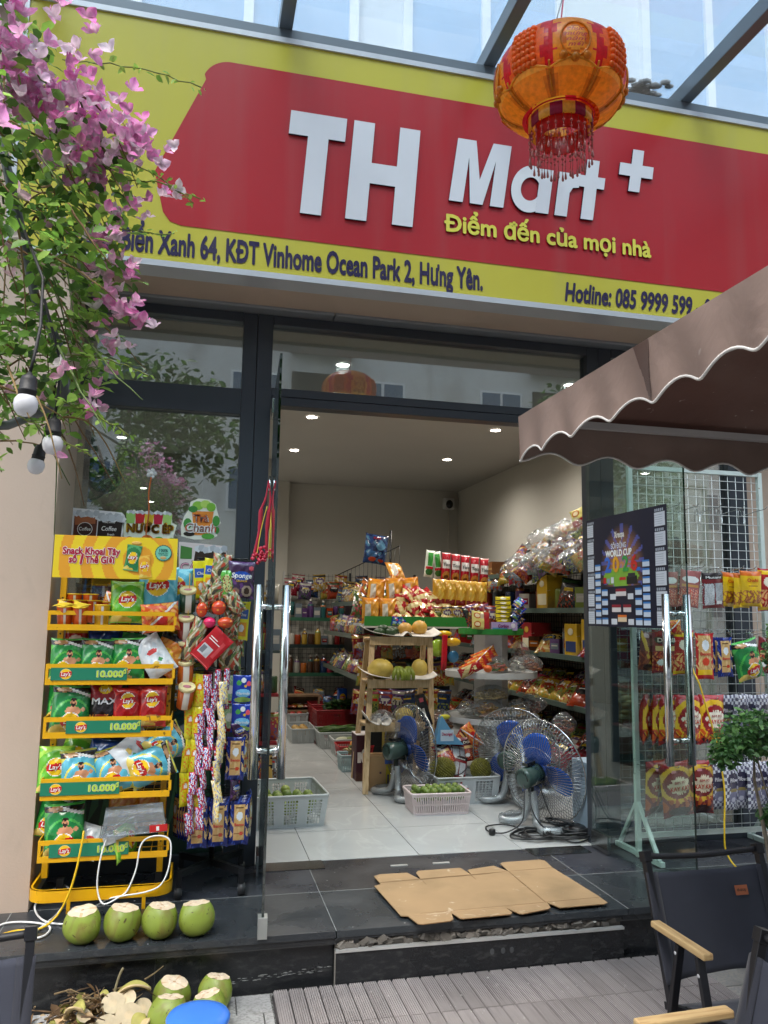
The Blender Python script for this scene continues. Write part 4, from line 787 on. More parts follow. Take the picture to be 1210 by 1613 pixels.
def put(k, x, y, z, label, cat='snack bag', group=None, rot=(0, 0, 0), sc=1, name=None):
    o = D[k].copy(); COL.objects.link(o); o.location = (x, y, z); o.rotation_euler = rot; o.scale = (sc,) * 3 if isinstance(sc, (int, float)) else sc
    if name: o.name = name
    return tag(o, label, cat, group)
# ================================================================== YELLOW SNACK RACK
RX0, RX1, RYF = -.632, -.098, 3.735
YW = c('e3a90e')
t = thing('snack_rack', 'yellow metal snack rack with a printed header board in front of the left window', 'display rack', ((RX0 + RX1) / 2, 3.9, 0))
def L_(mb, n, mt='enamel', bv=.0015): return mb.build(n, mt, t, world=True, bevel=bv)
for x in (RX0 + .012, RX1 - .03):
    m = MB(); m.box((x, 3.90, .12), (x + .026, 3.93, 1.50), YW)
    for k in range(22): m.cyl((x + .013, 3.8995, .2 + k * .055), (x + .013, 3.9, .2 + k * .055), .0045, c('3a2c10'), 8)
    L_(m, 'upright')
SHZ = [1.222, .985, .757, .498, .243]
for k, z in enumerate(SHZ):
    m = MB(); f0, f1 = z + (.055 if k == 0 else .058), z + (.074 if k == 0 else .078); xs0, xs1 = RX0 - .006 + k * .006, RX1 + .002 + k * .004
    m.box((xs0, RYF, z - .012), (xs1, RYF + .006, z + .014), YW); m.box((xs0, RYF, f0), (xs1, RYF + .006, f1), YW)
    for xx in (xs0, xs1 - .005): m.box((xx, RYF + .0065, z - .012), (xx + .004, 3.92, z + .006), YW); m.box((xx, RYF + .0065, f0), (xx + .004, 3.92, f1), YW); m.box((xx, RYF + .0001, z + .0145), (xx + .012, RYF + .005, f0 - .0005), YW)
    for i in range(12): xx = xs0 + .03 + i * (xs1 - xs0 - .06) / 11; m.tube([(xx, RYF + .01, z - .008), (xx, 4.03, z - .008)], .002, YW, 5)
    for yy in (3.8, 3.9, 4.0, 4.03): m.tube([(xs0, yy, z - .011), (xs1, yy, z - .011)], .0022, YW, 5)
    L_(m, 'shelf', bv=0)
def ring(z, h):
    pts = [(RX0 - .0, 3.98)] + [(RX0 + .07 - .075 * math.cos(a), 3.76 - .075 * math.sin(a)) for a in [i * PI / 16 for i in range(9)]] + [(RX1 - .03 + .075 * math.sin(a), 3.76 - .075 * math.cos(a)) for a in [i * PI / 16 for i in range(9)]] + [(RX1 + .045, 3.98)]
    for (a, b) in zip(pts, pts[1:]): m.add([(a[0], a[1], z), (b[0], b[1], z), (b[0], b[1], z + h), (a[0], a[1], z + h)], [(0, 1, 2, 3)], YW); da = Vector((b[1] - a[1], a[0] - b[0], 0)).normalized() * -.012; m.add([(a[0], a[1], z + h), (b[0], b[1], z + h), (b[0] + da.x, b[1] + da.y, z + h), (a[0] + da.x, a[1] + da.y, z + h)], [(0, 1, 2, 3)], YW)
m = MB(); ring(.085, .05); o_ = L_(m, 'base_ring', bv=0); sm = o_.modifiers.new('s', 'SOLIDIFY'); sm.thickness = .004
for x in (-.484, -.172): m = MB(); m.box((x - .008, 3.79, 0), (x + .008, 3.802, .085), YW); L_(m, 'leg')
for x in (-.55, -.12): m = MB(); m.cyl((x - .012, 3.99, .03), (x + .012, 3.99, .03), .03, c('1a1a1c'), 16); m.box((x - .016, 3.975, .03), (x + .016, 4.005, .09), c('2a2a2c')); L_(m, 'caster', 'rubber')
# header board
HX0, HX1, HZ0, HZ1 = -.632, -.10, 1.442, 1.632
m = MB(); m.grid(110, 42, lambda u, v: (HX0 + (HX1 - HX0) * u, 3.735, HZ0 + (HZ1 - HZ0) * v), None, False, lambda u, v: (c('e9a02c') if int((math.hypot((u - .68) * 2.8, v - .45) + .12) * 4.2) % 2 else c('f0cf2a'))); m.box((HX0, 3.7352, HZ0), (HX1, 3.741, HZ1), c('e8c41c'))
hb = L_(m, 'header_board', 'print', 0)
def hsub(mb, n, mt='print'):
    o = mb.build(n, mt, hb)
    for v in o.data.vertices: v.co -= t.location
m = MB(); hx = lambda u: HX0 + (HX1 - HX0) * u; hz = lambda v: HZ0 + (HZ1 - HZ0) * v; CR = c('b01838')
for off, col, y in ((.0030, WH, 3.7335), (0, CR, 3.7325)):
    m.text('Snack Khoai Tây', (hx(.30), y, hz(.56)), .043, col, .10 if off else .045, 0, fit=.245 + off, align='C'); m.text('số', (hx(.155), y, hz(.36)), .043, col, .10 if off else .045, fit=.034 + off); m.text('Thế Giới', (hx(.37), y, hz(.36)), .043, col, .10 if off else .045, fit=.125 + off); m.text('1', (hx(.225), y - .0003, hz(.335)), .062, col, .09 if off else .05, .2, fit=.017 + off)
hsub(m, 'slogan')
m = MB()
def mini(ux, vz, s_, bodyc, tilt):
    Mx = Matrix.Translation((hx(ux), 3.7312, hz(vz))) @ Euler((0, tilt, 0)).to_matrix().to_4x4(); m.M = Mx
    L = crisp(bodyc[0], bodyc[1], False, .5, .5, None, .3); m.grid(20, 26, lambda u, v: ((u - .5) * .06 * s_ * (1 - .12 * math.sin(PI * v)), -.003 * math.sin(PI * u) * math.sin(PI * v), (v - .5) * .105 * s_), None, True, lambda u, v: paint(L, u, v))
    m.text("Lay's", (0, -.004, -.004), .021 * s_, WH, .02, .15); m.M = None
mini(.635, .5, 1.12, (c('2a7a46'), c('5aa86a')), .12); mini(.735, .3, .95, (c('e8a030'), c('f0c050')), -.14); m.ball((hx(.66), 3.733, hz(.86)), .016, c('e8b45a'), 12, 6, (1.4, .1, .5)); hsub(m, 'bag_picture')
m = MB(); bx, bz = hx(.885), hz(.64); m.poly([(bx + (.036 + .002 * (i % 2)) * math.cos(i * PI / 20), 3.7322, bz + (.036 + .002 * (i % 2)) * math.sin(i * PI / 20)) for i in range(40)], c('1f6a5a')); m.poly([(bx + .033 * math.cos(i * PI / 20), 3.7316, bz + .033 * math.sin(i * PI / 20)) for i in range(40)], c('7cc9b0'))
m.text('100%', (bx, 3.731, bz + .006), .019, c('114a44'), .02); m.text('KHOAI TÂY', (bx, 3.731, bz - .004), .0085, c('114a44'), .01); m.text('TƯƠI NGON', (bx, 3.731, bz - .0115), .007, c('114a44'), .01); m.ball((bx, 3.7312, bz - .022), .012, c('c9a36a'), 12, 6, (1.2, .1, .6)); hsub(m, 'round_badge')
# price strips
for k, (a, b) in ((1, (79, 198)), (2, (106, 223)), (3, (72, 193)), (4, (90, 211))):
    z = SHZ[k]; x0 = RX0 + (a - 72) / 198 * .53 + .004 * k; x1 = RX0 + (b - 72) / 198 * .53 + .004 * k; z0, z1 = z + .008, z + .062; mid = (z0 + z1) / 2
    m = MB(); m.box((x0, RYF - .0035, z0), (x1, RYF - .0005, z1), c('1f7a5c')); pr = L_(m, 'price_strip', 'print', 0)
    m = MB(); cx_2 = x0 + .062
    for rr_, col, y in ((.0245, c('e8c9a0'), .0040), (.0225, YE, .0045)): m.poly([(cx_2 + rr_ * math.cos(i * PI / 14), RYF - y, mid + rr_ * .95 * math.sin(i * PI / 14)) for i in range(28)], col)
    m.poly([(cx_2 - .024, RYF - .0050, mid - .012), (cx_2 + .0, RYF - .0050, mid - .014), (cx_2 + .024, RYF - .0050, mid - .004), (cx_2 + .024, RYF - .0050, mid + .012), (cx_2, RYF - .0050, mid + .009), (cx_2 - .024, RYF - .0050, mid + .006)], RB)
    m.text("Lay's", (cx_2, RYF - .0055, mid - .008), .024, WH, .015, .15, fit=.038)
    for col, bo, y, ex in ((c('e8f0d0'), .075, .0040, .003), (c('1f7a5c'), .045, .0048, .0015), (c('cfe64a'), .018, .0056, 0)): m.text('10.000', (x1 - .072, RYF - y, mid - .013), .038, col, bo, 0, fit=.112 + ex); m.text('đ', (x1 - .010, RYF - y, mid + .002), .028, col, bo * .7, 0, fit=.013 + ex)
    o = m.build('price_lettering', 'print', pr)
    for v in o.data.vertices: v.co -= t.location
# bags on the rack
def rx(px, y=3.80): return RX0 + (px - 72) / 198 * .535 * (y / 3.74) + .0
GRP = 'crisp bags on the yellow rack'
def rk(k, px, row, sh, label, dz=0, rot=(0, 0, 0), sc=.92, dy=0):
    y = 3.812 + row * .07 + dy; z = SHZ[sh] + .10 * sc + .004 + dz; put(k, rx(px), y, z, label, 'crisp bag', GRP, rot, sc, 'crisp_bag')
m = MB()
cup = None
def tub(x, y, z, label, grp, tilt=0, colr='d2561a', sc=1.0):
    t_ = thing('snack_tub', label, 'snack tub', (x, y, z), grp); t_.rotation_euler = (tilt, 0, 0); t_.scale = (sc,) * 3
    m = MB(); m.lathe((0, 0, 0), [(.030, 0), (.031, .002), (.036, .10), (.037, .104)], c(colr), 20, fn=lambda u, v: (c('e8e2da') if .74 < u < .80 and v < .8 else c(colr))); m.build('cup', 'gloss', t_)
    m = MB(); m.lathe((0, 0, .1), [(.037, .003), (.0385, .004), (.0385, .008), (.036, .009), (.002, .0095)], YE, 24); m.poly([(.058 * math.sin(a), -.0 - .058 * math.cos(a), .111 + .012 * math.sin(a * 2)) if i % 2 == 0 else (.03 * math.sin(a), -.03 * math.cos(a), .113) for i, a in [(i, i * PI / 5) for i in range(10)]] if tilt else [(.03 * math.sin(a), .03 * math.cos(a), .1105) for a in [i * PI / 8 for i in range(16)]], c('f0cc3c')); m.build('lid', 'gloss', t_); return t_
for i, (px, row, dz, tl) in enumerate(((93, 0, 0, .25), (117, 0, 0, .3), (150, 0, 0, .0), (88, 1.1, .02, 0), (110, 1.1, .02, 0), (134, 1.1, .02, 0), (158, 1.1, .015, 0), (98, 2.1, .05, 0), (124, 2.1, .05, 0))):
    tub(rx(px, 3.79), 3.785 + row * .07, SHZ[0] + dz, '%s foil lidded snack tub, %s row, %s from left, top rack shelf' % ('orange' if px != 150 else 'yellow', ('front', 'middle', 'back')[int(row)], ordn((i if i < 3 else i - 3 if i < 7 else i - 7))), 'foil lidded tubs on the top rack shelf', tl, 'd2561a' if px != 150 else 'd9a41c', .95)
rk('lime', 188, 0, 0, 'bright lime crisp bag beside the snack tubs on the top rack shelf', .02, (-.15, 0, .1))
rk('redorange', 160, 1.6, 0, 'small red sale bag peeping up behind the snack tubs on the top rack shelf', .03, (-.1, .3, 0), .6)
rk('sky', 236, .5, 0, 'large pale blue crisp bag upright on the top rack shelf', .06, (-.12, 0, -.05), 1.05)
rk('sky', 262, 1.4, 0, 'pale blue crisp bag half hidden behind the upright on the top rack shelf', .07, (-.1, 0, .1), 1.0)
rk('deepblue', 212, 1.3, 0, 'dark blue crisp bag squeezed between lime and pale blue bags', .01, (-.1, 0, .6), .9)
rk('redorange', 243, -.3, 0, 'orange and red snack bag lying across the front of the top rack shelf', -.035, (-.3, 1.45, 0), .8)
rk('green_man', 100, 0, 1, 'green footballer crisp bag, leftmost on the second rack shelf', -.005, (-.12, 0, .1))
rk('green_man2', 146, -.1, 1, 'green footballer crisp bag in the middle of the second rack shelf', -.005, (-.15, .03, 0))
rk('green_man', 194, -.05, 1, 'green footballer crisp bag third from the left on the second rack shelf', 0, (-.15, -.04, -.05))
rk('white', 236, -.2, 1, 'white snack bag tipped sideways on the second rack shelf', .01, (-.3, -.55, .2), .95)
rk('orange', 258, .6, 1, 'orange crisp bag tilted at the right end of the second rack shelf', .02, (-.3, .4, -.3), .95)
rk('redyellow', 106, 1.3, 1, 'yellow and red bag behind the leftmost green bag on the second rack shelf', .05, (-.2, 0, 0)); rk('deepblue', 150, 1.3, 1, 'dark bag behind the middle green bag on the second rack shelf', .04, (-.2, 0, 0)); rk('green_man2', 205, 1.2, 1, 'green bag standing behind the third green bag on the second rack shelf', .045, (-.2, .1, 0))
rk('green_man2', 110, -.2, 2, 'green footballer crisp bag at the left of the third rack shelf', .0, (-.15, .05, .15), 1.0); rk('green_man', 96, 1.1, 2, 'dark topped bag behind the green bag on the third rack shelf', .05, (-.2, 0, 0))
rk('max', 162, .1, 2, 'black and red crisp bag lettered MAX on the third rack shelf', .02, (-.1, 0, 0), .95); rk('red', 197, 0, 2, 'dark red crisp bag right beside the MAX bag', .01, (-.1, 0, .2)); rk('red', 237, .1, 2, 'dark red crisp bag at the right end of the third rack shelf', .015, (-.08, 0, -.05)); rk('red', 218, 1.3, 2, 'dark red bag hidden between two others on the third rack shelf', .01)
rk('lime', 93, .1, 3, 'lime crisp bag at the left end of the fourth rack shelf', .01, (-.1, 0, .1)); rk('sky_man', 130, -.25, 3, 'sky blue crisp bag leaning on the lime bag on the fourth rack shelf', -.01, (-.2, -.1, .1), .95); rk('sky_man', 182, -.3, 3, 'sky blue crisp bag tipped in the middle of the fourth rack shelf', 0, (-.25, -.3, 0), .95); rk('sky_man', 240, -.35, 3, 'sky blue crisp bag lying on its side at the right of the fourth rack shelf', .015, (-.2, 1.2, 0), .95)
rk('deepblue', 160, .8, 3, 'deep blue crisp bag standing behind the sky blue ones', .03, (-.2, .2, 0)); rk('white', 212, .2, 3, 'white snack bag thrown on top of the fourth rack shelf pile', .075, (-.7, .9, 0), 1); rk('sky_man', 262, .5, 3, 'sky blue bag with black top sticking out past the right upright', .10, (-.4, 1.0, 0), .9); rk('lime', 118, 1.3, 3, 'dark green bag behind on the fourth rack shelf', .04, (-.25, .3, 0)); rk('orange', 204, .9, 3, 'brown orange bag half hidden under the white bag', 0, (-.2, 0, 0), .85)
rk('green_man2', 112, -.15, 4, 'green footballer crisp bag at the left of the lowest rack shelf', .0, (-.15, -.06, 0), 1.03); rk('green_man', 92, 1.2, 4, 'green bag behind the front bag on the lowest rack shelf', .05, (-.2, .2, 0)); rk('white', 150, .2, 4, 'small white bag beside the clear tray on the lowest rack shelf', -.03, (-.3, .3, 0), .7); rk('orange', 196, 2.2, 4, 'orange crisp bag behind the clear tray, left', .05); rk('orange', 242, 2.2, 4, 'orange crisp bag behind the clear tray, right', .06); rk('lime', 205, .0, 4, 'crumpled green bag lying under the clear tray', -.05, (-1.2, 1.4, 0), .9)
# clear tray and charger
t2 = thing('plastic_tray', 'upturned clear plastic tray with a red sticker on the lowest rack shelf', 'tray', (-.22, 3.74, SHZ[4] + .10))
m = MB(); a = [(-.14, -.03), (.13, -.03), (.13, .1), (-.14, .1)]; 
lo = [(x, y, 0) for x, y in a]; hi = [(x * .9, y * .9, .085) for x, y in a]; m.add(lo + hi, [(4, 5, 6, 7)] + [(i, (i + 1) % 4, 4 + (i + 1) % 4, 4 + i) for i in range(4)], WHITE)
m.tube([(x * 1.03, y * 1.03, 0) for x, y in a], .004, c('dfe5ea'), 6, closed=True); o_ = m.build('tray', 'clear_plastic', t2); sd = o_.modifiers.new('s', 'SOLIDIFY'); sd.thickness = .002
m = MB(); m.box((.06, -.034, .0), (.135, -.0315, .03), c('cc2222')); m.box((.088, -.0355, .006), (.1, -.0342, .024), WH); m.build('sticker', 'paper', t2); t2.rotation_euler = (.12, -.05, .05)
t2 = thing('phone_charger', 'white charger block lying in front of the clear tray', 'charger', (-.325, 3.735, SHZ[4] + .07)); m = MB(); m.obox((0, 0, 0), (.05, .028, .035), c('d9dadb'), (0, -.3, .1)); m.build('block', 'plastic', t2, bevel=.004); m = MB(); m.obox((.045, .0, .016), (.05, .022, .02), c('c4c6c8'), (0, -.3, .1)); m.build('adapter', 'plastic', t2, bevel=.003)
def smooth(pts, n=6):
    P_ = [Vector(p) for p in pts]; out = []
    for i in range(len(P_) - 1):
        a, b, c1, d = P_[max(i - 1, 0)], P_[i], P_[i + 1], P_[min(i + 2, len(P_) - 1)]
        for k in range(n):
            t_ = k / n; out.append(.5 * ((2 * b) + (c1 - a) * t_ + (2 * a - 5 * b + 4 * c1 - d) * t_ ** 2 + (3 * b - a - 3 * c1 + d) * t_ ** 3))
    out.append(P_[-1]); return [tuple(q) for q in out]
def cable(pts, r_, col, label, loc=None):
    m = MB(); P_ = smooth(pts); m.tube(P_, r_, c(col), 8); o = m.build('cable', 'plastic', loc=P_[-1]); return tag(o, label, 'cable')
cable([(-.33, 3.715, .345), (-.352, 3.70, .26), (-.361, 3.69, .164), (-.35, 3.68, .10), (-.323, 3.66, .075), (-.27, 3.67, .095), (-.236, 3.68, .118), (-.205, 3.69, .2), (-.193, 3.70, .29), (-.16, 3.71, .322), (-.10, 3.71, .325), (-.066, 3.70, .295), (-.07, 3.68, .2), (-.10, 3.67, .135), (-.16, 3.67, .11), (-.25, 3.67, .10), (-.311, 3.69, .085), (-.372, 3.74, .04), (-.42, 3.8, .006)], .0035, 'e6e6e4', 'white cable looping over the front of the yellow rack')
cable([(-.36, 3.70, .008), (-.47, 3.66, .006), (-.57, 3.72, .006), (-.633, 3.88, .012), (-.60, 3.99, .03), (-.536, 4.01, .05), (-.50, 3.93, .04), (-.52, 3.8, .01), (-.56, 3.66, .006), (-.585, 3.57, .006), (-.56, 3.535, .006), (-.53, 3.56, .008), (-.53, 3.63, .01), (-.6, 3.70, .006), (-.7, 3.72, .006), (-.75, 3.66, .005), (-.8, 3.45, .004)], .0045, 'dededc', 'white cable coiled on the dark terrace beside the beige pillar')
cable([(-.43, 3.716, .36), (-.433, 3.70, .315), (-.447, 3.68, .21), (-.47, 3.665, .12), (-.51, 3.66, .04), (-.57, 3.62, .008), (-.67, 3.62, .006), (-.80, 3.50, .006), (-.95, 3.4, .004)], .0045, 'e2b71c', 'yellow cable hanging off the lowest rack shelf and running left')
# ================================================================== COCONUTS
def coconut(loc, rot, s_, sq, label, grp, seed):
    r_ = random.Random(seed); t_ = thing('coconut', label, 'coconut', loc, grp); t_.rotation_euler = rot; ph = r_.uniform(0, 6); tz = r_.uniform(.9, 1.12)
    m = MB(); cut = r_.uniform(.60, .70)
    def f(u, v):
        a = 2 * PI * u; z = -1 + (1 + cut) * v; rr_ = math.sqrt(max(0.0, 1 - z * z)) if z > -.9 else .436 * (1 + z) / .1 * .0 + math.sqrt(max(0, 1 - z * z)) * 1
        lob = 1 + .075 * math.cos(3 * a + ph) * (1 - abs(z)) + .03 * math.sin(a + ph) + .015 * math.sin(5 * a + z * 4)
        R = .067 * s_ * rr_ * lob * (1 - .10 * z); return (R * math.cos(a), R * math.sin(a), .073 * s_ * sq * max(z, -.93))
    m.grid(30, 20, f, c('87983a')); h = m.build('husk', 'coconut', t_)
    m = MB(); rim = [f(i / 30, 1) for i in range(30)]; zc = rim[0][2]
    vs = [(x * 1.005, y * 1.005, zc + .0005 + .002 * math.sin(i * 1.3)) for i, (x, y, z) in enumerate(rim)] + [(x * .5 + r_.uniform(-.003, .003), y * .5, zc + .004 + .002 * math.sin(i * 2.1)) for i, (x, y, z) in enumerate(rim)] + [(x * .12, y * .12, zc + .003) for x, y, z in rim]
    fs = [(k * 30 + i, k * 30 + (i + 1) % 30, (k + 1) * 30 + (i + 1) % 30, (k + 1) * 30 + i) for k in (0, 1) for i in range(30)] + [tuple(60 + i for i in range(30))]
    cs = [c('e0ccae') if (i * 7) % 11 else c('cfae88') for i in range(30)] + [c('e6d6be') if (i * 3) % 7 else c('d2b490') for i in range(30)] + [c('c09a70')]
    m.add(vs, fs, cs, True); m.build('cut_top', 'flesh', t_)
zc = .068
for i, (x, y, rot, s_, l) in enumerate(((-.385, 3.475, (.1, -.06, 0), 1.07, 'green coconut with cut top, leftmost of the four in a row at the terrace edge'), (-.236, 3.47, (.12, .05, 1.2), 1.07, 'green coconut with a brown scar down its front, second in the terrace edge row'), (-.09, 3.468, (.1, -.05, 2.2), 1.05, 'green coconut with cut top, third in the row at the terrace edge'), (.052, 3.468, (.14, -.04, 3.9), 1.06, 'green coconut with cut top, rightmost in the row at the terrace edge'))):
    coconut((x, y, zc * s_), rot, s_, 1, l, 'cut green coconuts along the terrace edge', 40 + i)
for i, (x, y, dz, rot, s_, l) in enumerate(((-.03, 3.30, 0, (.2, .0, 1), 1.04, 'green coconut on the paving, rear left of the lower four'), (.136, 3.315, .0, (.2, .05, 2), .98, 'green coconut on the paving, rear right of the lower four'), (-.035, 3.16, .0, (.22, -.05, 3), 1.04, 'green coconut on the paving, front left beside the blue stool'), (.112, 3.175, .0, (.22, .05, 4), 1.0, 'green coconut on the paving right behind the blue stool'))):
    coconut((x, y, ZG + zc * s_), rot, s_, 1, l, 'cut green coconuts on the paving', 60 + i)
# blue plastic stool top
t2 = thing('plastic_stool', 'bright blue plastic stool with a domed top at the bottom edge', 'stool', (.065, 2.92, ZG))
m = MB(); m.lathe((0, 0, .165), [(.105, -.02), (.107, -.006), (.1, .004), (.07, .011), (.02, .014), (.002, .014)], c('3f80e4'), 32, fn=None)
m.build('seat', 'plastic', t2)
for k in range(4): a = PI / 4 + k * PI / 2; m = MB(); m.bar((.085 * math.cos(a), .085 * math.sin(a), .15), (.105 * math.cos(a), .105 * math.sin(a), 0), .03, .02, c('3f80e4')); m.build('leg', 'plastic', t2)
# heap of coconut offcuts, husk chips and twigs
rh = random.Random(5); m = MB()
for i in range(420):
    x = -.30 + rh.gauss(0, .13); y = 3.24 + rh.gauss(0, .10); h = max(0, .13 - 1.1 * math.hypot((x + .30) * .6, (y - 3.26) * .8)); z = ZG + rh.uniform(0, h + .01)
    if y > 3.39 or x > -.07: continue
    one_leaf(m, Vector((x, y, z)), rh.uniform(.02, .06), rh.choice([c('8a6a44'), c('6b5030'), c('a98a60'), c('c9ae88'), c('5a4228'), c('7e7a3a')]), rh, 1.2)
for i in range(60):
    x = -.36 + rh.gauss(0, .1); y = 3.27 + rh.gauss(0, .06); z = ZG + rh.uniform(.02, .12); a = rh.uniform(0, 6.3); l = rh.uniform(.04, .12)
    if y > 3.36: continue
    m.tube([(x, y, z), (x + l * .5 * math.cos(a), y + l * .5 * math.sin(a) * .5, z + rh.uniform(0, .02)), (x + l * math.cos(a), y + l * math.sin(a) * .5, z + rh.uniform(-.02, .04))], [.004, .003, .0015], rh.choice([c('5f4a34'), c('7d6a4c')]), 5)
d = tag(m.build('husk_debris', 'bark', loc=(-.3, 3.24, ZG)), 'heap of brown husk fibres, twigs and dry scraps at the riser foot', 'plant debris'); d['kind'] = 'stuff'
for i, (x, y, z, r0, rx_, rz_) in enumerate(((-.235, 3.215, .10, .042, .9, .2), (-.19, 3.235, .105, .036, .7, -.5), (-.175, 3.19, .065, .046, 1.0, .1), (-.245, 3.15, .055, .044, .8, .5), (-.30, 3.13, .04, .048, .5, 0), (-.13, 3.225, .07, .036, 1.1, -.3), (-.33, 3.19, .075, .03, .7, .8), (-.2, 3.10, .03, .05, .35, .9), (-.27, 3.06, .02, .05, .3, .9), (-.38, 3.12, .05, .04, .6, .9), (-.115, 3.14, .025, .04, .5, 1.8))):
    m = MB(); n = 22; top = [(r0 * math.cos(2 * PI * k / n) * (1 + .06 * math.sin(4 * PI * k / n + i)), r0 * math.sin(2 * PI * k / n) * .85, .003 * math.sin(2 * PI * k / n * 2)) for k in range(n)]; bot = [(x_ * .75, y_ * .75, -.014) for x_, y_, z_ in top]
    inn = [(x_ * .35, y_ * .35, -.004) for x_, y_, z_ in top]
    m.add(top + inn, [(k, (k + 1) % n, n + (k + 1) % n, n + k) for k in range(n)] + [tuple(n + k for k in range(n))], [c('d0bf9e')] * n + [c('d6c29e')], True); m.add(top + bot, [(k, n + k, n + (k + 1) % n, (k + 1) % n) for k in range(n)] + [tuple(n + k for k in range(n))], c('97a04a'), True)
    o = m.build('coconut_slice', 'flesh', loc=None); o.location = (x, y, ZG + z); o.rotation_euler = (rx_, .1, rz_); tag(o, 'pale round coconut offcut, %s in the heap counted from the back' % ordn(i), 'coconut offcut', 'coconut offcuts on the heap')
def wedge(p0, p1, wd, label):
    m = MB(); p0 = Vector(p0); p1 = Vector(p1); d_ = (p1 - p0); s_ = d_.cross(Vector((0, 0, 1))).normalized()
    m.grid(12, 6, lambda u, v: tuple(p0 + d_ * u + s_ * wd * (v - .5) * math.sin(PI * (.08 + .84 * u)) * 2 + Vector((0, 0, .03 * math.sin(PI * u) - .5 * wd * (1 - (2 * v - 1) ** 2)))), None, True, lambda u, v: c('a9a255') if v < .5 else c('c9b184')); o = m.build('coconut_husk_strip', 'flesh', loc=p0); so_ = o.modifiers.new('s', 'SOLIDIFY'); so_.thickness = .006; tag(o, label, 'coconut husk')
wedge((-.24, 3.27, ZG + .095), (-.105, 3.25, ZG + .125), .022, 'long green and tan husk strip lying over the offcut heap'); wedge((-.40, 3.22, ZG + .06), (-.33, 3.18, ZG + .105), .035, 'green husk wedge with a dark hollow at the left of the heap'); wedge((-.15, 3.12, ZG + .005), (-.11, 3.17, ZG + .07), .04, 'green husk piece standing right of the pale slices'); wedge((-.31, 3.31, ZG + .06), (-.25, 3.29, ZG + .08), .022, 'brown husk flap at the back of the heap')
m = MB(); m.tube(smooth([(-.235, 3.27, ZG + .10), (-.232, 3.27, ZG + .13), (-.222, 3.28, ZG + .165), (-.21, 3.28, ZG + .19)]), .0045, c('8a8062'), 6); tag(m.build('twig', 'bark', loc=(-.235, 3.27, ZG + .1)), 'single crooked twig standing up from the offcut heap', 'twig')
# ================================================================== CARDBOARD
def outline(): return [(.881, 3.842), (.917, 3.866), (.911, 3.985), (.947, 4.017), (1.090, 4.02), (1.128, 3.893), (1.132, 4.005), (1.150, 4.033), (1.380, 4.048), (1.400, 3.925), (1.404, 4.0), (1.420, 4.014), (1.560, 4.037), (1.600, 3.93), (1.606, 4.06), (1.625, 4.082), (1.842, 4.092), (1.862, 4.07), (1.850, 3.955), (1.880, 3.52), (1.875, 3.43), (1.85, 3.419), (1.632, 3.412), (1.605, 3.489), (1.590, 3.418), (1.57, 3.402), (1.44, 3.374), (1.425, 3.38), (1.398, 3.474), (1.400, 3.40), (1.386, 3.384), (1.165, 3.362), (1.150, 3.37), (1.138, 3.455), (1.120, 3.37), (1.10, 3.352), (.975, 3.336), (.955, 3.345), (.942, 3.455), (.912, 3.46)]
def cz(x, y): return .006 + .012 * max(0, (3.45 - y) / .1) * .6 + .004 * math.sin(x * 9) ** 2 + .003 * abs(math.sin(y * 7))
m = MB(); import mathutils
from mathutils.geometry import tessellate_polygon
OL = outline(); pts3 = [(x, y, cz(x, y)) for x, y in OL]
tri = tessellate_polygon([[Vector((x, y, 0)) for x, y in OL]])
m.add([(x, y, z + .004) for x, y, z in pts3], [tuple(t_) for t_ in tri], c('a38560')); m.add(pts3, [tuple(reversed(t_)) for t_ in tri], c('947450')); n = len(OL)
m.add([(x, y, z + .004) for x, y, z in pts3] + pts3, [(i, (i + 1) % n, n + (i + 1) % n, n + i) for i in range(n)], c('8f6f4c'))
o = m.build('cardboard_sheet', 'cardboard', loc=(1.38, 3.7, 0)); tag(o, 'flattened brown cardboard box used as a doormat on the black terrace', 'cardboard')
t_ = o; m = MB()
for (a, b) in (((.918, 3.886), (1.85, 3.95)), ((.945, 3.468), (1.875, 3.505)), ((1.13, 3.89), (1.14, 3.46)), ((1.395, 3.92), (1.398, 3.475)), ((1.60, 3.93), (1.60, 3.49)), ((.985, 3.885), (.985, 3.47))): m.bar((a[0], a[1], cz(*a) + .0046), (b[0], b[1], cz(*b) + .0046), .006, .0008, c('8c6e4c'))
for v in range(0, len(m.v)): m.v[v] = (m.v[v][0] - 1.38, m.v[v][1] - 3.7, m.v[v][2])
m.build('crease', 'cardboard', o); m = MB(); m.obox((1.62 - 1.38, 3.86 - 3.7, .0125), (.03, .018, .0008), c('d8dee4'), (0, 0, .1)); m.build('sticker', 'paper', o)
# ================================================================== SNACK SPINNER
SX, SY = .12, 4.035
t = thing('spinner_stand', 'black wheeled spinner stand hung with snacks between rack and door', 'display stand', (SX, SY, 0)); BK_ = c('1b1c1f')
m = MB(); m.cyl((SX, SY, .09), (SX, SY, 1.57), .013, BK_, 14); m.build('pole', 'frame_metal', t, world=True)
for k, (dx, dy) in enumerate(((-.145, -.15), (.135, -.145), (.15, .16), (-.14, .15))):
    m = MB(); m.bar((SX, SY, .115), (SX + dx, SY + dy, .105), .022, .03, BK_); m.bar((SX + dx, SY + dy, .12), (SX + dx, SY + dy, .05), .024, .024, BK_); m.build('leg', 'frame_metal', t, world=True)
    m = MB(); q = (SX + dx * 1.02, SY + dy * 1.02); m.cyl((q[0] - .016, q[1], .027), (q[0] + .016, q[1], .027), .027, c('222326'), 18); m.cyl((q[0] - .0175, q[1], .027), (q[0] + .0175, q[1], .027), .012, c('55585c'), 12); m.build('caster', 'rubber', t, world=True)
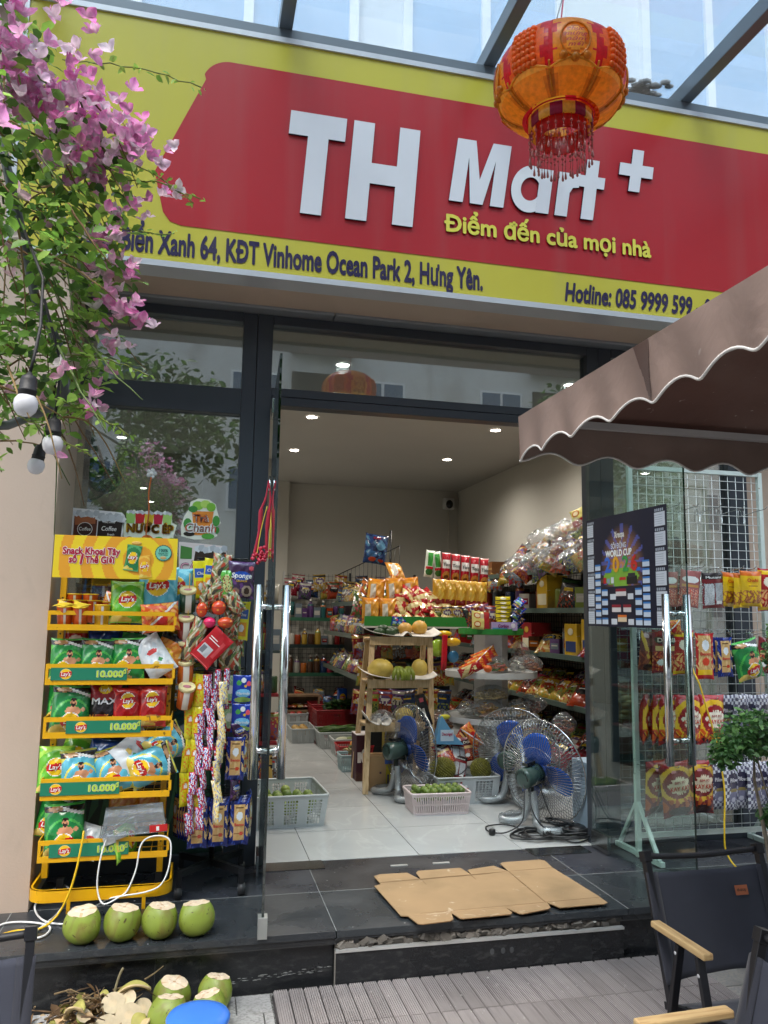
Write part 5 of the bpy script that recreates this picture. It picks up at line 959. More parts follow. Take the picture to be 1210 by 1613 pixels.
for z in (.44, .66, .86, 1.02, 1.34, 1.56):
    m = MB(); R_ = .125; m.tube([(SX + R_ * math.cos(a), SY + R_ * math.sin(a), z) for a in [i * PI / 10 for i in range(20)]], .003, BK_, 5, closed=True)
    for a in (0, PI / 2, PI, 3 * PI / 2): m.tube([(SX, SY, z), (SX + .17 * math.cos(a + .7), SY + .17 * math.sin(a + .7), z)], .003, BK_, 5)
    m.build('hook_ring', 'frame_metal', t, world=True)
m = MB()
for i, z in enumerate((1.36, 1.20, 1.0, .90)):
    for dz in (0, .06): m.tube([(-.04 + .043 * math.cos(a), 3.885 + .043 * math.sin(a), z + dz) for a in [k * PI / 8 for k in range(16)]], .0022, c('d6a61c'), 5, closed=True)
    m.tube([(-.04, 3.842, z), (-.04, 3.842, z + .12)], .0022, c('d6a61c'), 5)
m.tube([(-.04, 3.93, .85), (-.04, 3.93, 1.45)], .003, c('d6a61c'), 6)
m.build('wire_cup_holder', 'enamel', t, world=True)
def canister(x, y, z, rot, body, label, band=None):
    t_ = thing('snack_canister', label, 'canister', (x, y, z), 'crisp canisters in the wire column'); t_.rotation_euler = rot
    m = MB(); m.lathe((0, 0, 0), [(.036, 0), (.0365, .003), (.0365, .10)], c(body), 24, fn=lambda u, v: (c('d8d0c4') if .70 < u < .82 and v > .4 else c(band or body) if v < .18 else c(body))); m.build('can', 'gloss', t_)
    m = MB(); m.lathe((0, 0, .1), [(.0375, -.004), (.0385, .0), (.0385, .010), (.036, .012), (.033, .010), (.002, .0105)], c('e8d9a2'), 28); m.ball((0, -.004, .111), .016, c('c87c88'), 10, 4, (1.2, .8, .06)); m.build('lid', 'plastic', t_)
canister(-.045, 3.88, 1.305, (.45, .0, 0), '2f4a34', 'green crisp canister with a cream lid, top of the wire column', '1c2f22')
canister(-.05, 3.88, 1.175, (.4, .02, 0), '8a2a22', 'dark red crisp canister with a cream lid, second in the wire column'); canister(-.045, 3.885, 1.06, (.35, 0, 0), '7c241e', 'dark red crisp canister mostly hidden, third in the wire column'); canister(-.04, 3.88, .97, (.35, 0, 0), 'b85a1c', 'orange crisp canister without visible lid, fourth in the wire column'); canister(-.04, 3.87, .862, (.5, .12, 0), 'b8541c', 'orange crisp canister with a yellow lid, lowest in the wire column')
GS = 'snacks hanging on the spinner stand'
def sp(k, x, z, label, y=3.88, rot=(0, 0, 0), sc=1, cat='snack pack', name='snack_pack'): return put(k, x, y, z, label, cat, GS, rot, sc, name)
sp('purple', .20, 1.455, 'purple chocolate snack pouch hung high on the right of the spinner', 3.85, (0, .03, .05), .98)
sp('yellowpack', .01, 1.455, 'tall yellow snack pack hanging leftmost at the top of the spinner', 3.90, (0, -.08, .1), 1.15); sp('yellowpack', .055, 1.47, 'yellow and blue snack pack right beside the leftmost tall one at the spinner top', 3.87, (0, .05, 0), 1.1)
sp('toybag', .105, 1.50, 'clear bag of small orange toys in the middle of the spinner top', 3.86, (0, .1, .2), .95); sp('toybag', .09, 1.40, 'clear bag of coloured sweets under the spinner top', 3.85, (.1, .5, 0), .8); sp('greentoy', .135, 1.435, 'green topped clear sweet pack beside the purple pouch', 3.84, (0, -.1, 0), .95); sp('toybag', .17, 1.35, 'clear red sealed sweet bag below the purple pouch', 3.84, (0, -.5, 0), .75); sp('toybag', .045, 1.37, 'clear sweet bag behind the orange toy eggs', 3.87, (0, .2, .4), .8)
sp('yellowpack', .215, 1.26, 'yellow pack hanging low under the purple pouch', 3.93, (0, .06, 0), 1.2); sp('toybag', .165, 1.24, 'clear bag of yellow sweets beside the low yellow pack', 3.90, (0, .1, 0), .8)
t2 = [( .022, 1.31, (.026, .035), 'dd4a20', 'orange toy egg, upper left of the cluster on the spinner'), (.100, 1.32, (.034, .034), 'dd4622', 'large orange round toy egg at the top of the cluster'), (.060, 1.25, (.029, .025), 'f0286a', 'hot pink toy egg in the middle of the cluster'), (.133, 1.25, (.037, .027), 'e05024', 'orange toy egg lying sideways, lower right of the cluster')]
for x, z, (a, b), col, l in t2:
    m = MB(); m.ball((0, 0, 0), 1, c(col), 20, 14, (a, a * .85, b), fn=lambda u, v, col=col: (c('2a2020') if col.startswith('d') and math.sin(u * 40) * math.sin(v * 17) > .93 else c('f0a030') if col != 'f0286a' and math.sin(u * 23 + 1) * math.sin(v * 13) > .85 else c(col))); m.tube([(a * 1.01 * math.cos(q), a * .86 * math.sin(q), 0) for q in [i * PI / 10 for i in range(20)]], .001, c('8a2a18'), 4, closed=True); o = m.build('toy_egg', 'gloss', loc=None); o.location = (x, 3.82, z); tag(o, l, 'toy egg', 'toy eggs hanging on the spinner')
sp('redcard', .075, 1.135, 'red card packet with a grey label hung askew in the middle of the spinner', 3.80, (0, .75, .1), 1.15); sp('toybag', -.005, 1.17, 'long red and white snack bag hanging askew left of the red packet', 3.82, (0, .35, 0), (.75, 1, 1.25)); sp('toybag', .165, 1.08, 'dark clear bag behind the red packet', 3.95, (0, -.05, 0), 1.1); sp('toybag', .19, 1.16, 'dark sweet bag hung at the right behind the red packet', 3.97, (0, 0, 0), .9)
for col_, (x0, y0) in enumerate(((-.005, 3.87), (.03, 3.845))):
    for k in range(4): sp('yellowstrip', x0 - .004 * k, .935 - .15 * k, 'yellow sachet %s from the top in the %s yellow strip' % (ordn(k), ('left', 'right')[col_]), y0, (0, .04 * (-1) ** k, .3 * (-1) ** col_), 1, 'sachet', 'sachet')
for s_, (x0, y0, dx, n, kk, z0) in enumerate(((.065, 3.82, -.011, 8, 'pinksachet', .96), (.105, 3.80, -.010, 8, 'pinksachet', .985), (.145, 3.80, -.006, 6, 'pinksachet', .99), (.135, 3.78, -.003, 7, 'creamsachet', .93))):
    for k in range(n): sp(kk, x0 + dx * k * .8 + .005 * math.sin(k * 2 + s_), z0 - .088 * k, '%s sachet, %s from the top, %s hanging strip from left' % ('pink patterned' if kk[0] == 'p' else 'cream patterned', ordn(k), ('first', 'second', 'third', 'front')[s_]), y0, (.1 * math.sin(k), .12 * math.sin(k * 1.7 + s_) - .1, .9 * math.sin(k * 1.3 + s_)), 1, 'sachet', 'sachet')
for i, z in enumerate((.935, .80)): sp('blueclover', .232, z, '%s of two blue packs with clover and star sweets beside the door handle' % ('upper', 'lower')[i], 3.90, (0, .03, .1), 1.05)
for i, z in enumerate((.93, .80)): sp('greenpack', .175, z, '%s pale green sweet pack beside the blue clover packs' % ('upper', 'lower')[i], 3.93, (0, .05, 0), 1.0)
sp('bluesquid', .205, .62, 'blue and tan squid snack pack hanging alone in the middle tier', 3.86, (0, .02, 0), .98)
for i in range(3): sp('bluesquid', .243 + .008 * i, .62, 'blue squid pack %s behind the lone middle tier pack' % ordn(i), 3.90 + .03 * i, (0, 0, .9), .95)
sp('bluesquid', .12, .62, 'blue pack turned edge on, left of the lone middle tier pack', 3.88, (0, .1, 1.2), .9); sp('purple', .21, .475, 'small purple bag hanging between the middle and lower tiers', 3.88, (0, 0, .9), .55); sp('purple', .225, .735, 'small purple and white pack hung under the blue clover packs', 3.90, (0, -.3, .3), .55)
for i, x in enumerate((.045, .14, .235)):
    for j in range(3): sp('bluesquid', x + .006 * j - .008 * i * 0, .325 + .006 * j, 'blue tan squid pack, lower spinner tier, %s column from left, %s on its hook' % (ordn(i), ('front', 'second', 'third')[j]), 3.86 + .028 * j + .01 * i, (0, .015 * (i - 1), .05 * (i - 1)), 1.0)
for i in range(6): sp('bluesquid', -.05 + .012 * i, .335, 'dark blue pack edge on, left side of lower spinner tier, %s from left' % ordn(i), 4.02 - .018 * i, (0, 0, -1.2), 1.0)
for i in range(4): sp('bluesquid', .285, .335, 'dark blue pack edge on, right side of lower spinner tier, %s from front' % ordn(i), 3.95 + .03 * i, (0, 0, 1.3), 1.0)
# red tassel charm and orange plant tie inside the window
t2 = thing('hanging_charm', 'red rope charm with yellow edges and berry cluster on the left door glass', 'ornament', (.335, 3.92, 1.70))
m = MB(); m.tube([(.325, 3.90, 1.975), (.322, 3.88, 1.90)], .006, c('c4c4c4'), 8); m.build('suction_hook', 'steel', t2, world=True)
for s_ in (-1, 1): m = MB(); m.tube(smooth([(.318, 3.88, 1.95), (.318 + s_ * .012, 3.88, 1.86), (.318 + s_ * .02 - .012, 3.88, 1.80), (.300 + s_ * .018, 3.88, 1.70), (.29 + s_ * .03, 3.88, 1.58)]), [.004] * 6 + [.006] * 6 + [.011] * 6 + [.008] * 7, c('b8203a'), 8); m.tube(smooth([(.326 + s_ * .012, 3.872, 1.82), (.310 + s_ * .022, 3.868, 1.70), (.30 + s_ * .03, 3.868, 1.56)]), .0025, c('e0c040'), 6); m.build('rope', 'fabric', t2, world=True)
m = MB(); rr_ = random.Random(3)
for i in range(34): m.ball((.295 + rr_.gauss(0, .022), 3.87 + rr_.gauss(0, .012), 1.575 + rr_.gauss(0, .018)), .009, c('d0304a'), 7, 5)
m.build('berry_cluster', 'gloss', t2, world=True)
# ================================================================== WINDOW STICKERS
def decal(pts, y, col, mb): mb.poly([(x, y, z) for x, z in pts], col)
def circ(cx, cz, rx_, rz_, n=16): return [(cx + rx_ * math.cos(2 * PI * i / n), cz + rz_ * math.sin(2 * PI * i / n)) for i in range(n)]
r = random.Random(12)
def ice(mb, x0, x1, z, y, n, rr_):
    for i in range(n): decal([(x0 + (x1 - x0) * (i + .5) / n + rr_ * math.cos(a + i), z + .3 * rr_ * math.sin(i * 2) + rr_ * math.sin(a + i)) for a in (0, 1.3, 2.5, 3.6, 5)], y - .0002 * (i % 3), c(('dfe4ea', 'b9c0c8', 'c8ced6')[i % 3]), mb)
YS = 4.3422
t = tag(MB().poly([(-.655, YS, 1.60), (-.405, YS, 1.60), (-.395, YS, 1.80), (-.41, YS, 1.815), (-.655, YS, 1.83)], c('e9ebee')).build('window_sticker', 'print', loc=(-.52, YS, 1.7)), 'window sticker of two iced coffee cups, above the left of the rack header', 'sticker')
def on(parent, mb, nm):
    o = mb.build(nm, 'print', parent)
    for v in o.data.vertices: v.co -= parent.location
    return o
m = MB(); decal([(-.648, 1.60), (-.535, 1.60), (-.53, 1.80), (-.645, 1.815)], YS - .001, c('5a2a1c'), m); decal([(-.53, 1.60), (-.415, 1.60), (-.402, 1.79), (-.525, 1.80)], YS - .001, c('241712'), m); decal([(-.64, 1.74), (-.54, 1.75), (-.54, 1.79), (-.645, 1.80)], YS - .0014, c('a8623c'), m); ice(m, -.645, -.53, 1.80, YS - .002, 8, .018); ice(m, -.53, -.40, 1.785, YS - .0021, 10, .022)
for rr_, cc in ((.038, WH), (.035, c('3a1c14'))): decal(circ(-.59, 1.72, rr_, rr_ * .95), YS - .003 - .0003 * (rr_ < .037), cc, m)
m.text('Coffee', (-.59, YS - .004, 1.712), .026, WH, .01, .1, fit=.058); m.text('TAKE AWAY', (-.47, YS - .004, 1.755), .014, WH, .01, fit=.06); m.text('Coffee', (-.47, YS - .004, 1.715), .034, WH, .01, .15, fit=.075); m.text('fresh', (-.46, YS - .004, 1.69), .018, WH, .01, .1); on(t, m, 'print_layer')
t = tag(MB().poly([(x, YS, z) for x, z in [(-.395, 1.60), (-.14, 1.60), (-.14, 1.70), (-.125, 1.76), (-.15, 1.77), (-.155, 1.82)] + [(-.17 - .2 * i / 10, 1.82 + .015 * (i % 2)) for i in range(10)] + [(-.385, 1.80), (-.385, 1.77), (-.405, 1.76), (-.395, 1.70)]], c('e3ecdc')).build('window_sticker', 'print', loc=(-.26, YS, 1.7)), 'window sticker lettered NƯỚC ÉP with fruits and juice glasses', 'sticker')
m = MB()
for i, cc in enumerate(('9acb6a', 'c8202c', 'e8c22c', 'b81c3c', 'a8d070')): x0 = -.385 + i * .047; decal([(x0, 1.76), (x0 + .04, 1.76), (x0 + .046, 1.815), (x0 - .004, 1.815)], YS - .001, c(cc), m); ice(m, x0, x0 + .04, 1.82, YS - .0016, 3, .01)
for i, (x, z, rr_, cc) in enumerate(((-.365, 1.665, .025, '8a1c28'), (-.33, 1.66, .026, '8fbf3c'), (-.275, 1.665, .036, 'e0702a'), (-.215, 1.66, .034, '58a83c'), (-.165, 1.655, .026, '7a4a24'), (-.24, 1.64, .02, 'd0342a'), (-.15, 1.67, .02, '4f9a3c'))): decal(circ(x, z, rr_, rr_), YS - .0022 - .0001 * i, c(cc), m)
for off, cc in ((.09, c('7a4a12')), (.04, c('f0bc1c'))): m.text('NƯỚC ÉP', (-.262, YS - .0035 - (off < .03) * .0012, 1.715), .058, cc, off, 0, fit=.245)
on(t, m, 'print_layer')
t = tag(MB().poly([(x, YS, z) for x, z in [(-.10, 1.70), (-.03, 1.685), (.06, 1.69), (.09, 1.71), (.075, 1.74), (.105, 1.78), (.085, 1.84), (.075, 1.88), (.04, 1.905), (-.02, 1.91), (-.06, 1.89), (-.065, 1.85), (-.09, 1.81), (-.105, 1.75)]], c('e8ecdf')).build('window_sticker', 'print', loc=(0, YS, 1.8)), 'window sticker lettered Trà Chanh with lime slices and mint', 'sticker')
m = MB(); decal([(-.035, 1.71), (.05, 1.71), (.065, 1.84), (-.05, 1.84)], YS - .001, c('e08a34'), m)
for i, (x, z, a, b, cc) in enumerate(((-.02, 1.87, .03, .025, '8fc84a'), (.02, 1.88, .028, .022, 'b8dc6a'), (.05, 1.865, .025, .025, '7ab83c'), (-.045, 1.85, .025, .018, '3f8a3c'), (-.07, 1.77, .022, .03, '4a9a44'), (.08, 1.79, .02, .03, '4a9a44'), (-.06, 1.715, .03, .013, '241c14'), (.04, 1.705, .035, .016, '58a844'), (.085, 1.74, .015, .02, '3f8a3c'))): decal(circ(x, z, a, b, 10), YS - .0015 - .0001 * i, c(cc), m)
for off, cc in ((.10, WH), (.04, c('e0602a'))): m.text('Chanh', (0, YS - .0035 - (off < .03) * .0012, 1.728), .062, cc, off, .1, fit=.165)
for off, cc in ((.09, c('c8561c')), (.04, WH)): m.text('Trà', (.0, YS - .0035 - (off < .03) * .0012, 1.785), .05, cc, off, 0, fit=.085)
on(t, m, 'print_layer')
t = tag(MB().poly([(x, YS, z) for x, z in [(-.10, 1.42), (.12, 1.42), (.12, 1.55), (.15, 1.60), (.13, 1.655), (.0, 1.665), (-.11, 1.67)]], c('e6dcdc')).build('window_sticker', 'print', loc=(0, YS, 1.55)), 'window sticker lettered CÀ PHÊ MUỐI half hidden behind the spinner snacks', 'sticker')
m = MB(); decal([(-.03, 1.56), (.13, 1.56), (.14, 1.62), (-.02, 1.64)], YS - .001, c('3a2a22'), m); decal([(-.10, 1.58), (-.04, 1.58), (-.04, 1.64), (-.10, 1.65)], YS - .001, c('4f8a44'), m); ice(m, -.02, .14, 1.635, YS - .0016, 8, .02); decal([(-.10, 1.42), (.12, 1.42), (.12, 1.5), (-.10, 1.5)], YS - .001, c('c8a8b8'), m)
m.text('CÀ PHÊ', (.01, YS - .003, 1.515), .062, c('2a1420'), .04, fit=.215); m.text('CÀ PHÊ', (.01, YS - .0042, 1.515), .062, c('e8a8c0'), .012, fit=.21); m.text('MUỐI', (.01, YS - .003, 1.455), .062, c('6a1c4a'), .04, fit=.19); m.text('MUỐI', (.01, YS - .0042, 1.455), .062, c('d070b0'), .012, fit=.185); on(t, m, 'print_layer')
o = MB(); o.ball((-.27, 4.325, 2.03), .012, WH, 8, 5)
for k in range(5): o.ball((-.27 + .018 * math.cos(k * 1.257), 4.325, 2.03 + .018 * math.sin(k * 1.257)), .012, c('cfd2d4'), 8, 5, (1, .4, 1))
t = thing('suction_hook', 'white flower shaped suction hook with an orange ribbon hanging down the left pane', 'hook', (-.27, 4.33, 2.03)); o.build('hook', 'plastic', t, world=True); m = MB(); m.tube(smooth([(-.27, 4.322, 2.01), (-.278, 4.32, 1.92), (-.272, 4.318, 1.82), (-.280, 4.32, 1.72), (-.276, 4.32, 1.65)]), .004, c('c8692c'), 6); m.build('ribbon', 'fabric', t, world=True)
# ================================================================== POSTER ON THE RIGHT DOOR
PZ0, PZ1 = 1.252, 1.876; s0, s1 = .0, .80
t = thing('poster', 'dark blue football tournament chart poster stuck on the right glass door', 'poster', ptR(.4, .008, 1.56))
sgn_ = 1 if ptR(.4, .01, 0)[0] < ptR(.4, -.01, 0)[0] else -1
def pp(u, v, o_=0): return ptR(s0 + (s1 - s0) * u, sgn_ * (.0075 + .004 * math.sin(u * 7) ** 2 * 1 + o_), PZ0 + (PZ1 - PZ0) * v)
def pcol(u, v):
    d = math.hypot((u - .48) * 1.35, (v - .55)); base = np.array(c('14172e')); a = math.atan2(v - .55, u - .48)
    if d < .36 and v > .36 and .15 < u < .8:
        k = max(0, 1 - d / .36); base = base * (1 - k) + np.array(c('c98a5a')) * k
        if math.sin(a * 17) > .55: base = base * .5 + np.array(c('5a6ac8')) * .5
    if .20 < u < .76 and .39 < v < .43: base = np.array(c('6a4a3a')) * .8
    if ((u - .46) / .22) ** 2 + ((v - .44) / .08) ** 2 < 1: base = np.array(c('7fae3c'))
    return tuple(base)
m = MB(); m.grid(70, 56, lambda u, v: pp(u, v), None, True, pcol); m.build('sheet', 'print', t, world=True)
m = MB(); PQ = lambda x, z: pp(x, z, .0012)
def prect(u0, v0, u1, v1, col, o_=.001):
    m.grid(3, 1, lambda a, b: pp(u0 + (u1 - u0) * a, v0 + (v1 - v0) * b, o_), c(col) if isinstance(col, str) else col)
for cu_ in (.005, .855):
    for k in range(6):
        v0 = .02 + k * .162; prect(cu_ + .01, v0, cu_ + .125 if cu_ > .5 else cu_ + .10, v0 + .115, 'ccd2dc')
        for j in range(5): prect(cu_ + .01, v0 + .018 * (j + 1), cu_ + .098, v0 + .0185 * (j + 1) + .002, '9aa0b0', .0016)
        for j in range(5): prect(cu_ + .015 + j * .02, v0 + .122, cu_ + .028 + j * .02, v0 + .145, 'a8b0bc', .001)
for cu_, n_ in ((.125, 8), (.725, 8)):
    for k in range(n_): v0 = .02 + k * .07; prect(cu_, v0, cu_ + .075, v0 + .052, 'c8d4e4'); prect(cu_, v0 + .04, cu_ + .075, v0 + .055, '3a7ac0', .0016)
for cu_, n_ in ((.215, 4), (.635, 4)):
    for k in range(n_): v0 = .02 + k * .085; prect(cu_, v0, cu_ + .075, v0 + .055, 'c8d4e4'); prect(cu_, v0 + .042, cu_ + .075, v0 + .058, '3a7ac0', .0016)
for (u0, v0, cc) in ((.32, .24, 'd0d4dc'), (.54, .24, 'd0d4dc'), (.33, .02, 'd0d4dc'), (.54, .02, 'd0d4dc')): prect(u0, v0, u0 + .07, v0 + .05, cc)
prect(.39, .27, .52, .33, 'd8d0d0'); prect(.39, .31, .52, .335, '8a1c30', .0016); prect(.34, .13, .45, .19, 'd8d0d0'); prect(.34, .17, .45, .195, '8a1c30', .0016); prect(.48, .13, .58, .19, 'd8d0d0'); prect(.48, .17, .58, .195, '8a1c30', .0016); prect(.41, .045, .52, .10, 'e0c8a8'); prect(.41, .085, .52, .105, 'd8702a', .0016)
prect(.24, .385, .275, .44, 'b81c24'); prect(.285, .385, .32, .43, '8a9aa8'); prect(.335, .385, .37, .44, 'd0d4d8'); prect(.53, .37, .66, .44, '16181c'); prect(.55, .43, .64, .465, '2a2c32', .0014); prect(.65, .48, .70, .51, '2a6ac0'); prect(.44, .41, .52, .435, 'c02028')
m.build('chart_print', 'print', t, world=True)
m = MB()
def ptext(st, u, v, h, col, bold, fit, sh=0):
    W = s1 - s0; H = PZ1 - PZ0
    m.text(st, (0, 0, 0), h, col, bold, sh, fit=fit, fn=lambda x, z: pp(u + x / W, v + z / H, .002))
# text offsets along the door normal: flatten the bold layers
def ptext(st, u, v, h, col, bold, fit, sh=0):
    W = s1 - s0; H = PZ1 - PZ0; vs, fs = text_geo(st, 1.0, 0, sh); vs = vs * h; x0, x1 = vs[:, 0].min(), vs[:, 0].max(); k = fit / (x1 - x0)
    for j, (dx, dz) in enumerate([(0, 0)] + [(math.cos(q) * bold, math.sin(q) * bold) for q in (0, 1.57, 3.14, 4.71)]): m.add([pp(u + ((a - x0) * k - fit / 2 + dx) / W, v + (b + dz) / H, .002 + j * .00008) for a, b in vs[:, :2]], fs, col)
ptext('Xreopa', .45, .79, .05, c('e8e4dc'), .0012, .10); ptext('SÔI ĐỘNG', .44, .695, .042, c('dfe6f4'), .0005, .15); ptext('WORLD CUP', .44, .625, .05, WH, .002, .26)
for j, (d_, u) in enumerate(zip('2026', (.30, .40, .52, .63))): ptext(d_, u, .49, .115, c(('3a6ac8', 'e0a02a', '3a9a4a', 'c83028')[j]), .005, .055)
m.build('poster_lettering', 'print', t, world=True)
# ================================================================== WIRE GRID RACK
GX0, GX1, GY = 2.425, 3.30, 4.08
t = thing('grid_rack', 'white wire grid rack on splayed feet hung with snack packs outside the right pane', 'display rack', (2.86, GY, 0)); GW = c('cfdcd8')
m = MB()
for x in (GX0, GX1): m.box((x - .013, GY - .013, .0), (x + .013, GY + .013, 2.19), GW)
m.box((GX0 + .014, GY - .012, .10), (GX1 - .014, GY + .012, .125), GW); m.box((GX0 + .014, GY - .012, 2.165), (GX1 - .014, GY + .012, 2.19), GW); m.build('frame', 'enamel', t, world=True)
m = MB(); z = .15
n = int((GX1 - GX0) / .052)
for i in range(1, n): x = GX0 + (GX1 - GX0) * i / n; m.tube([(x, GY - .002, .13), (x, GY - .002, 2.16)], .0019, c('dde3e2'), 5)
k = 0
while z < 2.15: m.tube([(GX0 + .012, GY - .0055, z), (GX1 - .012, GY - .0055, z)], .0019, c('dde3e2'), 5); z += .052
m.build('wire_grid', 'enamel', t, world=True)
for x in (GX0, GX1):
    m = MB(); m.bar((x - .012, 4.29, .02), (x + .008, 3.86, .02), .026, .026, GW); m.build('foot', 'enamel', t, world=True)
    for yy in (4.27, 3.88): m = MB(); m.bar((x, GY, .30), (x, yy, .035), .02, .016, GW); m.build('brace', 'enamel', t, world=True)
def peg(x, z):
    m = MB(); m.tube([(x, GY - .008, z + .03), (x, GY - .012, z), (x, GY - .22, z + .015), (x, GY - .235, z + .03)], .0024, c('c9cecd'), 5); m.tube([(x - .018, GY - .009, z + .03), (x + .018, GY - .009, z + .03), (x + .018, GY - .01, z - .05), (x - .018, GY - .01, z - .05)], .0022, c('c9cecd'), 5, closed=True); m.build('peg_hook', 'steel', t, world=True)
for x in (2.60, 2.72, 2.86, 3.01, 3.16): peg(x, 1.92)
GG = 'snack packs hanging on the wire grid rack'
def gp(k, x, z, h, label, y=3.98, rot=(0, 0, 0), sc=1): sc = sc * 1.1; return put(k, x, y, z - h * 1.06 / 2, label, 'snack pack', GG, rot, sc, 'snack_pack')
for z, xs_ in ((1.575, (2.60, 2.74, 2.85, 2.99, 3.07, 3.2)), (1.215, (2.44, 2.52, 2.63, 2.77, 2.89, 3.04, 3.18)), (.85, (2.44, 2.53, 2.61, 2.79, 2.95, 3.1)), (.495, (2.42, 2.54, 2.72, 2.89, 3.01, 3.13))):
    for x in xs_: peg(x, z)
gp('pinksquid', 2.60, 1.565, .185, 'pink squid pack behind the right door glass, left one in the top row', rot=(.05, 0, .1)); gp('pinksquid', 2.715, 1.57, .185, 'pink squid pack just right of the door edge in the top row', 3.96, (.05, .1, -.1), 1.05); gp('whitelabel', 2.86, 1.56, .18, 'dark red pack turned to its white label in the top row', 3.95, (.05, -.05, .1), 1.05)
gp('goldcorn', 2.985, 1.57, .185, 'yellow corn snack pack, left of three in the top row', 3.97, (.05, .03, .2)); gp('goldcorn', 3.03, 1.565, .185, 'yellow corn snack pack, hidden middle one of three', 3.93, (.05, -.02, .3)); gp('goldcorn', 3.07, 1.575, .185, 'yellow corn snack pack, right and frontmost of three in the top row', 3.90, (.05, 0, -.05), 1.02); gp('redyellow', 3.20, 1.575, .19, 'red and yellow pack right of the yellow corn packs, top row', 3.92, (.05, 0, 0), 1.2)
gp('brownbeef', 2.455, 1.225, .2, 'brown beef snack pack, leftmost in the second row behind the door glass', 3.98, (.05, .1, .3)); gp('spicered', 2.54, 1.22, .19, 'dark red spicy pack behind the right door handle, second row', 3.95, (.05, 0, 0), 1.15); gp('redorange', 2.58, 1.285, .06, 'orange bag stuffed on top of the second row', 3.93, (0, 1.5, 0), .45); gp('redyellow', 2.655, 1.215, .19, 'red and yellow corn pack between the door handles, second row', 3.95, (.05, 0, .1), 1.2); gp('redsquid', 2.775, 1.21, .215, 'red and tan squid pack just right of the door edge, second row', 3.93, (.03, 0, 0), 1.1)
gp('bluesquid', 2.905, 1.20, .205, 'blue and tan squid pack in the second row of the grid rack', 3.93, (.03, -.03, 0), 1.0); gp('bluesquid', 2.885, 1.20, .205, 'blue pack peeping out behind the blue squid pack on the grid', 3.97, (.03, .02, .3), 1.0); gp('green_man2', 3.05, 1.19, .215, 'green crisp bag hanging tilted in the second row of the grid rack', 3.93, (.03, -.25, 0), .98); gp('spicered', 3.19, 1.20, .19, 'dark red spicy pack right of the green bag', 3.95, (.05, .1, .2)); gp('spicered', 3.25, 1.20, .19, 'dark red spicy pack at the far right of the second row', 3.92, (.05, -.05, -.1), 1.05)
for i, (k, x, y, l) in enumerate((('flamered', 2.435, 4.00, 'red flame snack bag seen edge on, leftmost in the third row'), ('flamered', 2.50, 3.98, 'red flame snack bag second from the left in the third row'), ('flamered', 2.555, 3.95, 'red flame snack bag third from the left, behind the door handle'), ('flamered', 2.655, 3.93, 'red flame snack bag between the two door handles, third row'), ('flamered', 2.80, 3.93, 'red flame snack bag fully outside the door glass, third row'))): gp(k, x, .86, .205, l, y, (.04, .02, (.9, .7, .3, 0, .05)[i]), 1.22)
for i, (x, y) in enumerate(((2.47, 3.97), (2.555, 3.91), (2.72, 3.94))): gp('flamedark', x, .50, .205, 'dark red flame bag in the lowest row of the grid rack, %s from the left' % ordn(i), y, (.04, (0, -.12, 0)[i], (.4, 0, .05)[i]), 1.3)
for i, x in enumerate((2.85, 2.91, 2.99, 3.06, 3.12, 3.20)): gp('checker', x, .495, .205, 'grey chequered pillow snack pack, %s from the left in the lowest grid row' % ordn(i), 3.96 - .03 * (i % 2), (.04, -.06 + .05 * (i % 3), .3 * (i % 2)), 1.15)
for i, x in enumerate((2.92, 2.99, 3.06, 3.13, 3.20)): gp('checker', x, .87, .205, 'grey chequered pillow snack pack behind the shrub, %s from the left' % ordn(i), 3.97 - .03 * (i % 2), (.25, .04 * (i % 3), .3 * (i % 2)), 1.15)
cable([(2.63, 3.86, 1.10), (2.60, 3.78, 1.02), (2.61, 3.75, .96), (2.65, 3.75, .83), (2.69, 3.75, .70), (2.72, 3.75, .55), (2.738, 3.75, .40), (2.735, 3.76, .22), (2.75, 3.77, .09), (2.80, 3.72, .012), (2.9, 3.65, .006), (3.1, 3.62, .006)], .0045, 'e6c02a', 'yellow cable hanging down in front of the wire grid rack')
# shrubs at the right
def shrub(name, lab, base, trunk, blobs, n, size, rr):
    t = thing(name, lab, 'potted shrub', base); m = MB(); m.tube(trunk, [.013, .010, .006, .004][:len(trunk)], c('8a8070'), 8)
    for (ctr, rad) in blobs: m.tube([trunk[-1], ctr], [.005, .002], c('8a8070'), 5)
    m.build('trunk', 'bark', t, world=True); m = MB()
    for ctr, rad in blobs: leafy(m, ctr, rad, n, size, [c('4a7440'), c('5d8c4c'), c('3c6234'), c('78a25c'), c('547f48')], rr)
    m.build('crown', 'leaf', t, world=True)
    m = MB(); x, y, z = base; m.lathe((x, y, z), [(.10, 0), (.13, .2), (.135, .205), (.12, .2), (.118, .17), (.002, .17)], c('6a6a66'), 20); m.build('pot', 'concrete', t, world=True)
rs = random.Random(31)
shrub('shrub', 'bushy dark green potted shrub before the right end of the grid rack', (2.55, 3.15, ZG), [(2.55, 3.15, -.06), (2.50, 3.14, .3), (2.43, 3.12, .60), (2.42, 3.1, .74)], [((2.32, 3.1, .78), (.08, .1, .06)), ((2.40, 3.1, .85), (.10, .1, .06)), ((2.49, 3.1, .84), (.10, .1, .07)), ((2.40, 3.1, .75), (.11, .1, .05)), ((2.53, 3.1, .76), (.10, .1, .08)), ((2.52, 3.12, .44), (.05, .08, .05)), ((2.27, 3.1, .71), (.05, .08, .05))], 230, .030, rs)
